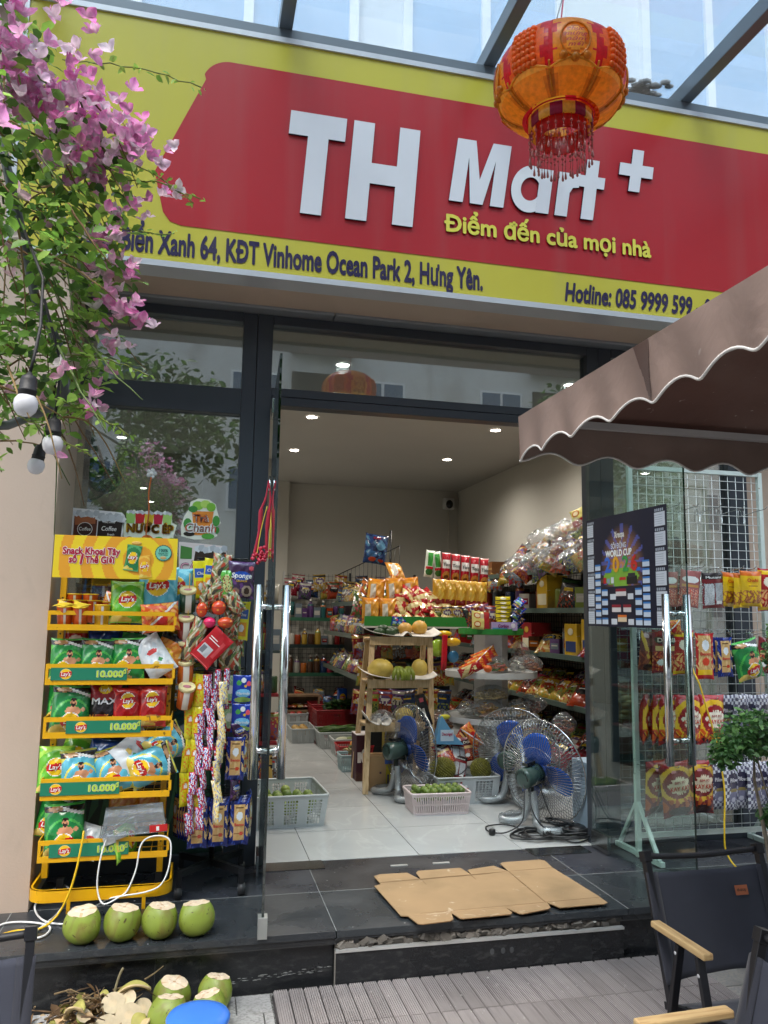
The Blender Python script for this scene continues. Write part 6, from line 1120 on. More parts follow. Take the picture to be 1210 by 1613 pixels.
shrub('shrub', 'pale green shrub tip reaching in above the dark one at the right edge', (2.95, 3.3, ZG), [(2.95, 3.3, -.06), (2.90, 3.3, .4), (2.86, 3.3, .9), (2.82, 3.3, 1.1)], [((2.76, 3.3, 1.20), (.09, .1, .10)), ((2.72, 3.3, 1.12), (.05, .08, .06)), ((2.80, 3.3, 1.06), (.07, .1, .08))], 230, .028, rs)
# ================================================================== FOLDING CHAIRS
BLK = c('1e1f24'); FAB = c('2f3340')
def make_chair(label):
    t = thing('camping_chair', label, 'chair', (0, 0, 0), 'black canvas camping chairs on the deck'); Wd = .235
    def part(mb, n, mt, bv=.002): return mb.build(n, mt, t, bevel=bv)
    for s_ in (-1, 1):
        x = s_ * Wd
        m = MB(); m.bar((x, .17, .26), (x, .30, .69), .022, .028, BLK); m.obox((x, .302, .695), (.03, .036, .035), BLK, (-.3, 0, 0)); part(m, 'back_post', 'frame_metal')
        m = MB(); m.bar((x + s_ * .025, .08, .49), (x + s_ * .025, .19, .02), .018, .026, BLK, (1, 0, 0)); m.cyl((x + s_ * .036, .09, .46), (x + s_ * .04, .09, .46), .006, c('b9bcc0'), 10); m.cyl((x + s_ * .036, .15, .18), (x + s_ * .04, .15, .18), .006, c('b9bcc0'), 10); part(m, 'leg', 'frame_metal')
        m = MB(); m.bar((x + s_ * .028, -.02, .49), (x + s_ * .028, -.13, .02), .018, .026, BLK, (1, 0, 0)); m.cyl((x + s_ * .039, -.03, .44), (x + s_ * .043, -.03, .44), .006, c('b9bcc0'), 10); m.cyl((x + s_ * .039, -.093, .18), (x + s_ * .043, -.093, .18), .006, c('b9bcc0'), 10); part(m, 'leg', 'frame_metal')
        m = MB(); m.box((x + s_ * .027 - .018, -.065, .495), (x + s_ * .027 + .018, .215, .516), c('bda274')); part(m, 'armrest', 'wood', .005)
        m = MB(); m.bar((x, -.20, .34), (x, .20, .25), .02, .024, BLK); part(m, 'seat_rail', 'frame_metal')
    m = MB(); m.bar((-Wd, -.12, .10), (Wd, .10, .28), .02, .02, BLK); part(m, 'cross_strut', 'frame_metal'); m = MB(); m.bar((Wd, -.12, .10), (-Wd, .10, .28), .02, .02, BLK); part(m, 'cross_strut', 'frame_metal')
    m = MB(); m.tube(smooth([(-Wd, .302, .695), (0, .312, .683), (Wd, .302, .695)]), .010, BLK, 12); part(m, 'top_bar', 'rubber', 0)
    m = MB(); m.grid(24, 16, lambda u, v: (-Wd - .016 + (2 * Wd + .032) * u, .185 + .105 * v + .03 * math.sin(PI * u) * (1 - .4 * v) - .014 + .004 * math.sin(u * 12 + v * 3), 0.325 + .325 * v - .012 * math.sin(PI * u) * (v - .5) * 2), FAB)
    for u0, u1 in ((0, .09), (.91, 1)): m.grid(3, 16, lambda u, v: (-Wd - .016 + (2 * Wd + .032) * (u0 + (u1 - u0) * u), .185 + .105 * v + .03 * math.sin(PI * (u0 + (u1 - u0) * u)) * (1 - .4 * v) - .0175, .326 + .323 * v), c('282b36'))
    o = part(m, 'back_cloth', 'fabric', 0); sm = o.modifiers.new('s', 'SOLIDIFY'); sm.thickness = .002
    m = MB(); m.grid(16, 16, lambda u, v: (-Wd + 2 * Wd * u, -.20 + .39 * v, .355 - .10 * v - .05 * math.sin(PI * u) * math.sin(PI * (v * .8 + .15))), FAB); o = part(m, 'seat_cloth', 'fabric', 0); sm = o.modifiers.new('s', 'SOLIDIFY'); sm.thickness = .002
    m = MB(); m.obox((.115, .248, .575), (.052, .0016, .032), c('a8603c'), (-.3, 0, 0)); m.obox((.115, .307, .57), (.052, .0016, .032), c('a8603c'), (-.3, 0, 0)); o = part(m, 'leather_patch', 'fabric', .0003)
    m = MB(); m.M = Matrix.Translation((.115, .2465, .572)) @ Euler((-.3, 0, 0)).to_matrix().to_4x4(); m.text('duzop', (0, 0, 0), .016, c('2a1a14'), .02, fit=.038); m.M = None; m.build('patch_lettering', 'print', o)
    return t
ch = make_chair('black canvas chair with one pale wooden armrest in view, back to the terrace'); ch.location = (1.83, 2.33, ZG + .0185 - .03); ch.rotation_euler = (0, 0, .03)
ch2 = dup(ch, (1.20, 1.66, ZG + .0), (0, 0, -PI / 2 + .05), 'nearest black canvas chair turned sideways at the bottom right corner')
ch3 = dup(ch, (-.575, 1.96, ZG), (0, 0, .12), 'black canvas chair cut off at the bottom left corner')
# ================================================================== INSIDE THE SHOP
ri = random.Random(99)
GRN = c('2e5a44'); DGY = c('3f4a46')
PAL = ['8f1c1e', 'b0401c', 'c7a03a', '5a3a26', '3a5a34', '26406a', 'c8c4b4', 'a82a44', '6a4a80', 'c26a24', '90a04a', 'd8d4c8', '2f6a6a', '7c8a94']
CN = {'8f1c1e': 'dark red', 'b0401c': 'rust', 'c7a03a': 'mustard', '5a3a26': 'brown', '3a5a34': 'green', '26406a': 'navy', 'c8c4b4': 'cream', 'a82a44': 'crimson', '6a4a80': 'purple', 'c26a24': 'orange', '90a04a': 'olive', 'd8d4c8': 'white', '2f6a6a': 'teal', '7c8a94': 'grey'}
def item(kind, x, y, z, place, i, grp, rot=0, sc=1.0, lay=0.0):
    """one shelf item standing at z"""
    h = ri.choice(PAL); lab = '%s %s, %s on %s' % (CN[h], {'bottle': 'bottle', 'box': 'carton', 'tube': 'tube', 'can': 'can', 'bag': 'bag'}[kind], ordn(i) + (' from the door' if 'right wall' in place else ' from left'), place)
    if kind == 'bag':
        o = put(ri.choice(MIX), x, y, z + .098 * sc * math.cos(lay), lab.replace(CN[h] + ' bag', 'printed snack bag'), 'snack bag', grp, (-lay, ri.uniform(-.15, .15), rot + ri.uniform(-.3, .3)), sc, 'snack_bag'); return o
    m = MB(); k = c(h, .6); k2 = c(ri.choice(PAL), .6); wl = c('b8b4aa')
    if kind == 'bottle': m.lathe((0, 0, 0), [(.03, 0), (.032, .01), (.032, .12), (.026, .14), (.012, .155), (.012, .165), (.014, .166), (.014, .185), (.002, .186)], k, 12, fn=lambda u, v: k2 if .2 < v < .36 else (wl if v > .7 else k))
    elif kind == 'tube': m.lathe((0, 0, 0), [(.022, 0), (.022, .03), (.025, .031), (.028, .10), (.03, .17), (.002, .172)], k, 12, fn=lambda u, v: wl if v < .35 else (k2 if v > .7 and u < .5 else k))
    elif kind == 'can': m.lathe((0, 0, 0), [(.036, 0), (.038, .004), (.038, .11), (.034, .118), (.002, .118)], k, 14, fn=lambda u, v: k2 if .3 < v < .5 and u < .6 else k)
    else:
        w2, d2, h2 = ri.uniform(.03, .05), .04, ri.uniform(.08, .16); m.box((-w2, -d2, 0), (w2, d2, h2), k); m.box((-w2 * .8, -d2 - .001, h2 * .3), (w2 * .8, -d2 - .0003, h2 * .7), k2); m.box((-w2 * .6, -d2 - .002, h2 * .5), (w2 * .6, -d2 - .0012, h2 * .58), wl)
    o = m.build({'bottle': 'bottle', 'box': 'carton', 'tube': 'tube', 'can': 'can'}[kind], 'gloss'); o.location = (x, y, z); o.rotation_euler = (0, 0, rot); o.scale = (sc,) * 3
    return tag(o, lab, {'bottle': 'bottle', 'box': 'carton', 'tube': 'tube', 'can': 'can'}[kind], grp)
# ---- back shelving
t = thing('store_shelf', 'green fronted wire shelving with toiletries along the back wall', 'shelving', (1.8, 9.75, 0))
BS = [.05, .585, .92, 1.24]
for z in BS: m = MB(); m.box((1.06, 9.5, z - .03), (2.75, 9.5 + .012, z + .012), GRN if z != .92 else c('1c2a28')); m.box((1.06, 9.513, z - .02), (2.75, 9.98, z), DGY); m.build('shelf_board', 'frame_metal', t, world=True)
m = MB()
for i in range(34): m.tube([(1.06 + i * .0512, 9.985, 0), (1.06 + i * .0512, 9.985, 1.80)], .0025, c('1d2226'), 4)
for i in range(34): m.tube([(1.06, 9.98, .08 + i * .0512), (2.75, 9.98, .08 + i * .0512)], .0025, c('1d2226'), 4)
m.build('wire_back', 'frame_metal', t, world=True)['label'] = 'black wire mesh back'
for x in (1.05, 1.9, 2.76): m = MB(); m.box((x - .012, 9.95, 0), (x + .012, 9.99, 1.82), c('c8c8c4') if x < 1.5 else c('222428')); m.build('upright', 'frame_metal', t, world=True)
for k, (z, kinds, n) in enumerate(((.585, ('bottle', 'bottle', 'can'), 18), (.92, ('box', 'bottle', 'can'), 18), (1.24, ('tube', 'box', 'bottle'), 19))):
    for i in range(n): item(ri.choice(kinds), 1.12 + i * (1.45 / n), 9.60 + ri.uniform(-.02, .02), z + .001, ('the lowest', 'the middle', 'the upper')[k] + ' shelf of the back wall unit', i, 'toiletries on the back wall shelving', 0, ri.uniform(1.0, 1.25))
for i in range(17): put(ri.choice(MIX), 1.12 + i * .09, 9.80 + .03 * (i % 2), 1.62 + .06 * math.sin(i * 2), 'hanging packet on the black mesh of the back wall, %s from left' % ordn(i), 'packet', 'packets hung on the back mesh', (0, .1 * math.sin(i), 0), 1.1, 'packet')
for i in range(11): put(('red', 'spicered', 'mix0', 'mix7')[i % 4], 1.12 + i * .12, 9.55 + .05 * (i % 2), .22 + .13 * (i % 2), 'red bag heaped under the back wall shelving, %s from left' % ordn(i), 'bag', 'red bags under the back shelving', (-.9, ri.uniform(-.6, .6), ri.uniform(-.6, .6)), 1.1, 'red_bag')
t = thing('carton_cabinet', 'brown cardboard cabinet with two openings at the far end of the aisle', 'box', (1.15, 9.6, 0)); m = MB(); BC = c('7d6248')
for a, b in (((1.0, 9.28, 0), (1.02, 9.46, .36)), ((1.42, 9.28, 0), (1.44, 9.46, .36)), ((1.021, 9.28, 0), (1.419, 9.46, .02)), ((1.021, 9.28, .17), (1.419, 9.46, .185)), ((1.021, 9.28, .34), (1.419, 9.46, .36)), ((1.021, 9.44, .021), (1.419, 9.46, .339))): m.box(a, b, BC)
m.box((1.021, 9.28, .021), (1.419, 9.29, .169), c('6d5540')); m.build('carcass', 'cardboard', t, world=True)
for i in range(5): put(MIX[i], 1.08 + i * .07, 9.36, .235, 'white and silver packet inside the cardboard cabinet, %s from left' % ordn(i), 'packet', 'packets in the cardboard cabinet', (-1.3, 0, ri.uniform(-.5, .5)), .6, 'packet')
# ---- gondola: near end with green header, side shelves running back on its left
t = thing('gondola_shelf', 'green headed shop gondola heaped with snacks in the middle of the room', 'shelving', (1.85, 7.2, 0))
m = MB(); m.box((1.37, 6.50, 1.205), (1.888, 6.515, 1.285), c('2f8a3a')); m.box((1.892, 6.50, 1.205), (2.30, 6.515, 1.285), c('2f8a3a')); m.build('header_strip', 'plastic', t, world=True); m = MB(); m.box((1.37, 6.498, 1.188), (2.30, 6.52, 1.203), c('d4d4d0')); m.build('ticket_rail', 'plastic', t, world=True)
m = MB(); m.box((1.37, 6.516, 1.20), (2.30, 7.0, 1.22), c('b8bab8')); m.build('end_top', 'plastic', t, world=True)
m = MB(); m.box((1.72, 7.0, 0), (1.86, 9.3, 1.48), c('24282a')); m.box((1.45, 6.9, 0), (2.25, 6.99, 1.2), c('1c1f21')); m.build('back_panel', 'frame_metal', t, world=True)
for z, x0 in ((.72, 1.47), (1.10, 1.47), (1.42, 1.55)): m = MB(); m.box((x0, 6.95, z - .035), (x0 + .012, 9.3, z + .01), c('4c5a54')); m.box((x0 + .0125, 6.95, z - .02), (1.718, 9.3, z), DGY); m.build('shelf_board', 'frame_metal', t, world=True)
m = MB(); m.tube([(2.0, 8.2, 1.55), (2.0, 8.2, 2.2)], .012, c('1c1e20'), 6); m.tube([(1.6, 9.3, 1.75), (2.05, 8.0, 2.02)], .006, c('1c1e20'), 5)
for i in range(16): q = i / 15; m.tube([(1.6 + .45 * q, 9.3 - 1.3 * q, 1.75 + .27 * q), (1.6 + .45 * q, 9.3 - 1.3 * q, 1.55)], .003, c('1c1e20'), 4)
m.build('wire_fence', 'frame_metal', t, world=True)
for k, (z, x0, lay) in enumerate(((.72, 1.50, .9), (1.10, 1.50, .5), (1.42, 1.58, .3))):
    for i in range(13): put(ri.choice(MIX), x0 + .06 + ri.uniform(-.02, .04), 7.05 + i * .17, z + .09, 'printed packet piled along gondola side shelf %s from floor, %s from front' % (ordn(k), ordn(i)), 'packet', 'packets along the gondola side', (-lay * .6, ri.uniform(-.4, .4), -1.2 + ri.uniform(-.4, .4)), 1.05, 'packet')
# bread packs and red/gold bags heaped on the gondola end
defbag('bread', .15, .22, .10, [c('d8962a'), ('r', .12, .12, .42, .75, c('d0ccc0')), ('r', .55, .2, .9, .7, c('e0a040')), ('r', 0, .85, 1, 1, c('c47a1c')), ('s', 8, 1, .6, 0, .3, c('b8501c'))], [], 90)
defbag('redgold', .14, .21, .05, [c('a8141e'), ('b', .4, 1, .35, .62, c('cdb878')), ('s', 7, 2, .3, .1, .6, c('d8c890')), ('r', .3, .62, .7, .72, c('e8d8a0'))], [], 91)
defbag('goldsnack', .13, .24, .07, [c('c8962c'), ('r', .3, .1, .7, .7, c('d8a83a')), ('r', .15, .05, .85, .25, c('8a1c1c')), ('s', 6, 1, .5, .2, 1, c('e8c860'))], [], 92)
defbag('redtube', .085, .25, .07, [c('b8142a'), ('r', .05, .4, .95, .72, WH), ('e', .5, .16, .42, .14, c('c98a3a')), ('e', .5, .1, .25, .07, c('6a3a1c')), ('r', 0, .95, 1, 1, c('d8a0a0'))], [('Toco', .5, .50, .16, c('1c1a20'), {'bold': .02, 'fit': .8})], 93)
defbag('greentube', .085, .25, .07, [c('dfe8dc'), ('r', .2, .4, .8, .9, c('3a9a3c')), ('e', .5, .2, .4, .14, c('2f7a34')), ('r', .1, .3, .9, .38, c('c8202c'))], [], 94)
defbag('bluepack', .27, .33, .09, [c('26406e'), ('s', 6, 1, .1, 0, 1, c('16264a')), ('e', .65, .6, .2, .14, c('5a8aa8')), ('e', .3, .3, .22, .12, c('2a5a8a')), ('s', 8, 5, .4, .0, .9, c('4a7898')), ('e', .35, .14, .16, .07, c('c84a24')), ('e', .72, .12, .14, .05, c('b83a20')), ('r', .3, .82, .75, .94, c('28305a'))], [('FAT', .48, .83, .1, c('b02a2a'), {'bold': .02, 'fit': .32})], 95)
GT = 'bread and snack bags heaped on the gondola end'
for i, (k, x, y, z, rt, l) in enumerate((('bread', 1.44, 6.60, 1.33, (0, 0, .1), 'yellow bread pack at the left end of the gondola top'), ('bread', 1.52, 6.75, 1.50, (-.1, .1, 0), 'yellow bread pack, upper left of the bread stack on the gondola'), ('bread', 1.68, 6.72, 1.51, (-.1, -.05, 0), 'yellow bread pack, upper middle of the bread stack on the gondola'), ('bread', 1.84, 6.76, 1.52, (-.1, -.1, 0), 'yellow bread pack, upper right of the bread stack on the gondola'), ('bread', 1.60, 6.62, 1.33, (-.1, .0, 0), 'yellow bread pack, lower left of the bread stack on the gondola'), ('bread', 1.74, 6.64, 1.33, (-.1, .05, 0), 'yellow bread pack, lower right of the bread stack on the gondola'), ('bread', 1.72, 6.85, 1.68, (-.8, .1, .3), 'yellow bread pack lying topmost on the bread stack'))): put(k, x, y, z, l, 'bread', GT, rt, 1.05, 'bread_pack')
for i in range(16): put('redgold', 1.72 + (i % 6) * .075 + ri.uniform(-.02, .02), 6.58 + .04 * (i // 6), 1.27 + .085 * (i // 6) + ri.uniform(0, .05), 'red and gold bag, %s from left in %s layer of the gondola heap' % (ordn(i % 6), ('bottom', 'middle', 'top')[i // 6]), 'snack bag', GT, (-.8, ri.uniform(-.9, .9), ri.uniform(-.5, .5)), .95, 'snack_bag')
for i in range(10): put(ri.choice(MIX), 1.40 + i * .04, 6.85 + .05 * (i % 3), 1.36 + .07 * (i % 3) + .05 * (i > 5), 'dark glossy packet leaning left of the bread stack, %s from left' % ordn(i), 'packet', GT, (-.4, .5 + ri.uniform(-.2, .2), ri.uniform(-.5, .5)), 1.15, 'packet')
put('bluepack', 1.86, 8.3, 2.0, 'large blue toy packet standing up high above the back shelves', 'packet', None, (-.05, .12, .1), 1.0, 'toy_packet')
for i in range(5): put('redtube', 2.16 + i * .083, 6.75 - .02 * i, 1.74 - .012 * i, 'red snack pack with white band standing high, %s from left of five' % ordn(i), 'snack pack', 'red snack packs in a row', (0, .04, 0), 1.0, 'snack_pack')
for i in range(2): put('greentube', 2.02 + i * .075, 6.80, 1.76 - .01 * i, '%s of two green and white packs left of the red row' % ('left', 'right')[i], 'snack pack', 'green and white packs', (0, .1 - .2 * i, 0), 1.0, 'snack_pack')
for i in range(5): put('goldsnack', 2.06 + i * .095, 6.62, 1.50 - .004 * i, 'gold snack pack standing under the red packs, %s from left' % ordn(i), 'snack pack', 'gold snack packs in a row', (-.05, ri.uniform(-.05, .05), 0), 1.0, 'snack_pack')
for i in range(6): put(ri.choice(MIX), 2.02 + i * .09, 6.56, 1.31, 'small printed pack on the gondola edge below the gold packs, %s from left' % ordn(i), 'snack pack', 'small packs on the gondola edge', (-.05, ri.uniform(-.1, .1), 0), .75, 'snack_pack')
for i in range(2): put('blueclover', 1.63 + .05 * i, 6.49 - .01 * i, 1.245 - .01 * i, '%s small blue and yellow packet stuck on the green gondola header' % ('left', 'right')[i], 'packet', 'packets on the header strip', (0, (.2, .7)[i], 0), .6, 'packet')
for k in range(3):
    for i in range(8): put(ri.choice(MIX), 1.42 + i * .105 + .04 * (k % 2), 6.86 - .01 * k, 1.02 - k * .24, 'packet on the gondola end panel, %s row from top, %s from left' % (ordn(k), ordn(i)), 'packet', 'packets hung on the gondola end', (0, ri.uniform(-.15, .15), ri.uniform(-.3, .3)), 1.1, 'packet')
# ---- round display stand
t = thing('round_display', 'white round tiered display stand with a green top rim', 'display stand', (2.30, 6.0, 0)); RDX, RDY = 2.30, 6.0
for z, R_, col, rim in ((1.19, .255, c('c8cbc8'), c('2f8a3a')), (.86, .36, c('d2d4d2'), c('d6d8d6')), (.52, .37, c('d2d4d2'), c('d6d8d6')), (.12, .38, c('c2c4c2'), c('c8cac8'))): m = MB(); m.lathe((RDX, RDY, z), [(.01, -.012), (R_ - .006, -.012), (R_, -.035), (R_ + .004, -.03), (R_ + .004, .012), (R_ - .004, .012), (R_ - .006, 0), (.01, 0)], [col, col, rim, rim, rim, rim, col], 40, caps=False, smooth=False); m.build('tier', 'plastic', t, world=True)
m = MB()
for k in range(6): a0, a1 = PI / 3 * k - .2, PI / 3 * (k + 1) - .2; R_ = .135; m.slab([(RDX + R_ * math.cos(a0), RDY + R_ * math.sin(a0), .0), (RDX + R_ * math.cos(a1) , RDY + R_ * math.sin(a1), .0), (RDX + R_ * math.cos(a1), RDY + R_ * math.sin(a1), 1.18), (RDX + R_ * math.cos(a0), RDY + R_ * math.sin(a0), 1.18)], (.003 * math.cos((a0 + a1) / 2 + PI), .003 * math.sin((a0 + a1) / 2 + PI), 0), c('dfe0e0'))
m.build('column', 'plastic', t, world=True)
GD = 'goods on the round display'
defbag('yellowflat', .13, .05, .025, [c('e2cf1c'), ('r', .0, .3, 1, .45, c('3a3420')), ('e', .5, .7, .2, .2, c('e8e8d0'))], [], 96)
defbag('cracker', .15, .14, .03, [c('d8cf7a'), ('r', .66, 0, 1, 1, c('a8222a')), ('e', .28, .74, .2, .17, c('b86a2a')), ('e', .28, .26, .2, .17, c('b86a2a')), ('e', .28, .74, .13, .11, c('e8d8b0')), ('e', .28, .26, .13, .11, c('e8d8b0')), ('r', .45, .6, .64, .88, c('c8b89a'))], [], 97)
put('cracker', 2.14, 5.80, 1.265, 'cream and red biscuit pack leaning at the left of the green tier', 'biscuit pack', GD, (-.25, .1, .1), 1.05, 'biscuit_pack')
for i in range(7): put('yellowflat', 2.35 + .004 * math.sin(i * 2), 5.86, 1.225 + i * .034, 'flat yellow biscuit pack, %s from the bottom of the stack' % ordn(i), 'biscuit pack', 'stack of flat yellow packs', (-.1, .04 * math.sin(i * 3), .1 * math.sin(i)), 1.0, 'biscuit_pack')
t2 = thing('candy_box', 'lilac cardboard candy box lettered Corijoy on the green tier edge', 'box', (2.32, 5.765, 1.192)); m = MB(); m.box((-.105, -.01, 0), (.105, .012, .062), c('b9a8d8')); m.box((-.1, -.0108, .004), (.02, -.0102, .02), c('5a9ad0')); m.build('box', 'print', t2); m = MB(); m.text('Corijoy', (-.01, -.012, .022), .034, c('8a2a7a'), .04, fit=.09); m.ball((.07, -.012, .035), .02, c('e8e4f0'), 10, 6, (1, .05, 1)); m.build('lettering', 'print', t2)
for i in range(3): put(('pinksquid', 'mix3', 'pinksquid')[i], 2.24 + .03 * i, 5.90, 1.29, 'pale pink clear pack standing mid left on the green tier, %s from left' % ordn(i), 'snack pack', GD, (-.1, 0, .1), (.85, 1, .95), 'snack_pack')
for i in range(7): put(MIX[(i * 3) % 22], 2.12 + .025 * i, 5.98, 1.30 + .02 * (i % 2), 'thin brown and cream packet fanned at the back of the green tier, %s from left' % ordn(i), 'packet', GD, (-.2, -.25, .3), .8, 'packet')
for i in range(8): put('blueclover' if i % 2 else 'bluesquid', 2.47 + .01 * (i % 3), 5.90 - .01 * i, 1.22 + .028 * i, 'small blue and white sachet stacked at the right of the green tier, %s from bottom' % ordn(i), 'sachet', GD, (-1.3 + .3 * (i % 2), .6, -.6), .75, 'sachet')
for i in range(8): put(('redgold', 'redorange', 'red')[i % 3], 2.03 + .02 * i, 5.72 + .012 * i, .90 + .014 * i, 'red folded packet fanned on the left of the second tier, %s from front' % ordn(i), 'packet', GD, (-.2, 1.15, -.2), (.55, .7, .95), 'packet')
t2 = thing('toy_set', 'bagged toy set of red, yellow and green plastic shapes between gondola and display', 'toy', (2.03, 6.35, .98))
for nm, q, r0, cc, sq in (('plastic_disc', (-.06, 0, .05), .075, '9ac03a', (1, .4, 1)), ('plastic_disc', (.06, 0, .10), .06, 'e0b02a', (1.3, .5, .6)), ('plastic_disc', (-.02, -.02, .17), .06, 'e8c02a', (1.2, .5, .4)), ('plastic_disc', (.07, .0, -.02), .05, '3a80b0', (1, .4, 1))): m = MB(); m.ball(q, r0, c(cc), 18, 10, sq); m.build(nm, 'gloss', t2)
m = MB(); m.bar((-.03, -.05, -.13), (-.02, -.05, .16), .045, .03, c('c42030')); m.build('plastic_handle', 'gloss', t2, bevel=.006)
def clearbag(x, y, z, w_, h_, d_, fillc, label, n=60, rz=0, s_=.012, lay=0):
    t_ = thing('clear_bag', label, 'bag', (x, y, z), 'clear bags of dry goods'); m = MB(); rr = random.Random(int(x * 1000 + y * 77 + z * 13))
    for i in range(n):
        a = rr.uniform(0, 6.3); q = rr.random() ** .5; zz = rr.random(); m.ball((w_ / 2 * q * math.cos(a) * (1 - .3 * zz), d_ / 2 * q * math.sin(a), h_ * .7 * zz * (1 - .5 * q) + s_), s_ * rr.uniform(.7, 1.3), c(rr.choice(fillc), rr.uniform(.8, 1.2)), 6, 4, (1.4, 1, .6))
    m.build('contents', 'fruit', t_); m = MB(); ph = rr.uniform(0, 6)
    m.grid(20, 12, lambda u, v: (w_ * .56 * math.cos(2 * PI * u) * math.sin(PI * (.12 + .8 * v)) * (1 + .06 * math.sin(u * 31 + v * 9 + ph)), d_ * .6 * math.sin(2 * PI * u) * math.sin(PI * (.12 + .8 * v)) * (1 + .08 * math.sin(u * 43 + ph)), h_ * (-.03 + .98 * v)), WHITE)
    m.build('film', 'clear_film', t_); t_.rotation_euler = (lay, 0, rz); return t_
clearbag(2.27, 5.78, .875, .16, .13, .1, ['c8803a', 'b84a2a', '4a7a3a'], 'clear bag of orange snacks in the middle of the second tier', 50); clearbag(2.42, 5.76, .875, .13, .13, .09, ['dad6ca', 'c8c4b8'], 'clear bag of white sweets right of centre on the second tier', 50); clearbag(2.54, 5.80, .875, .2, .14, .14, ['a8623a', '8a4a2c', 'b87a4a'], 'clear bag of rusty brown snacks at the right of the second tier', 80); clearbag(2.53, 5.95, .95, .14, .16, .1, ['a87a4a', '8a4a2c'], 'clear bag of tan snacks behind the rusty brown one', 50)
o = MB(); o.ball((0, 0, 0), .03, c('e06a2a'), 14, 10, (1.1, 1, .9)); o = o.build('round_fruit', 'fruit'); o.location = (2.16, 5.70, .905); tag(o, 'small orange red ball at the front left of the second tier', 'ball')
clearbag(2.24, 5.84, .66, .30, .12, .14, ['d8c08a', 'e0cc9a', 'c8b078'], 'pillow bag of pale puffed snack on top of the third tier heap', 150, .1, .013); clearbag(2.20, 5.82, .54, .24, .14, .12, ['d0983a', 'c8862c', 'e0b04a'], 'clear bag of golden fried snack on the third tier', 130, 0, .012); clearbag(2.42, 5.76, .54, .16, .14, .12, ['d8a848', 'c8923a'], 'smaller clear bag of golden snack right of the larger one', 60, 0, .012); clearbag(2.08, 5.84, .54, .2, .12, .12, ['c8c4b4', 'a8a498', '8a8478'], 'clear bag of pale dried goods at the left of the third tier', 70); clearbag(2.22, 5.74, .535, .22, .05, .1, ['7a5236', '94683f'], 'flat clear bag of brown dried strips at the front of the third tier', 70); clearbag(2.40, 5.76, .535, .18, .06, .09, ['d8d6cc', 'c9c7bd'], 'clear bag of white sugar cubes at the front of the third tier', 70); clearbag(2.60, 5.9, .55, .22, .16, .16, ['8a4a34', '6a4030', 'a8826a'], 'clear bag of mixed brown goods at the right of the third tier', 70); clearbag(2.80, 5.75, .40, .18, .18, .14, ['8a5a3a', 'a8523a', '4a3a34'], 'clear bag of reddish goods behind the fans', 60)
# ---- wooden ladder shelf with fruit
t = thing('ladder_shelf', 'pale pine A-frame shelf with melons and bananas in the shop middle', 'shelf', (1.58, 6.0, 0)); PN = c('d8bd92')
for z, x0, x1, ya in ((1.10, 1.30, 1.80, 5.95), (.785, 1.27, 1.75, 5.85), (.475, 1.25, 1.70, 5.80)):
    m = MB(); m.box((x0, ya, z - .034), (x1, ya + .02, z + .03), PN); m.box((x0, ya + .021, z + .004), (x1, ya + .24, z + .016), PN); m.box((x0, ya + .2405, z - .022), (x1, ya + .26, z + .022), PN); m.build('shelf_board', 'pinewood', t, world=True, bevel=.002)
for x0, x1 in ((1.32, 1.25), (1.785, 1.76)):
    m = MB(); m.bar((x0, 5.975, 1.08), (x1, 5.80, 0), .040, .024, PN); m.build('leg', 'pinewood', t, world=True, bevel=.002); m = MB(); m.bar((x0 + .012, 6.2, 1.08), (x1 + .03, 6.40, 0), .040, .024, PN); m.build('leg', 'pinewood', t, world=True, bevel=.002)
def net(x0, x1, y, z, label, w_=.2):
    m = MB()
    def f(u, v): return (x0 + (x1 - x0) * u, y - .03 + .2 * v, z + .010 * math.sin(u * 9 + 1) + .018 * math.sin(u * 5) * (1 - v) - .02 * (1 - v) + .055 * (abs(2 * u - 1) ** 5) + (.03 if .5 < u < .62 and v < .6 else 0) * math.sin(PI * (u - .5) / .12))
    m.grid(40, 10, f, c('d6d2ca')); o = m.build('foam_net', 'fabric', loc=f(.5, .5)); sm = o.modifiers.new('s', 'SOLIDIFY'); sm.thickness = .005; tag(o, label, 'foam net')
net(1.25, 1.86, 5.95, 1.155, 'white foam fruit net laid over the top pine shelf'); net(1.22, 1.80, 5.85, .84, 'white foam fruit net on the middle pine shelf'); net(1.24, 1.42, 5.75, .52, 'white foam fruit net on the lowest pine shelf')
def melon(x, y, z, a, b, label, col='d0b85a'):
    m = MB(); m.ball((0, 0, 0), 1, c(col), 28, 18, (a, a * .95, b)); m.cyl((a * .2, -a * .3, b * .92), (a * .22, -a * .3, b * 1.02), .006, c('8a7a4a'), 6); o = m.build('melon', 'fruit'); o.location = (x, y, z); tag(o, label, 'melon', 'yellow melons on the pine shelf')
melon(1.385, 5.95, .885, .100, .080, 'largest yellow melon at the left of the middle pine shelf'); melon(1.70, 5.97, .885, .065, .078, 'yellow melon at the right end of the middle pine shelf'); melon(1.60, 6.04, 1.19, .058, .05, 'left of two yellow melons on the top pine shelf', 'cf9f4c'); melon(1.72, 6.05, 1.20, .062, .058, 'right of two yellow melons on the top pine shelf', 'd8a848'); melon(1.55, 5.85, .55, .07, .06, 'yellow melon on the lowest pine shelf behind the fan')
def blades(parent, hub, n, R0, col): pass
for i, (x, z, l) in enumerate(((1.38, 1.165, 'left'), (1.47, 1.165, 'right'), (1.42, 1.19, 'upper'), (1.50, 1.175, 'rear right'))): m = MB(); m.ball((0, 0, 0), .04, c('24401f'), 16, 12, (1.15, .9, .78)); o = m.build('avocado', 'fruit'); o.location = (x, 6.0 + .03 * (i > 1), z); tag(o, '%s dark green avocado of the pile on the top pine shelf' % l, 'avocado', 'avocados on the top shelf')
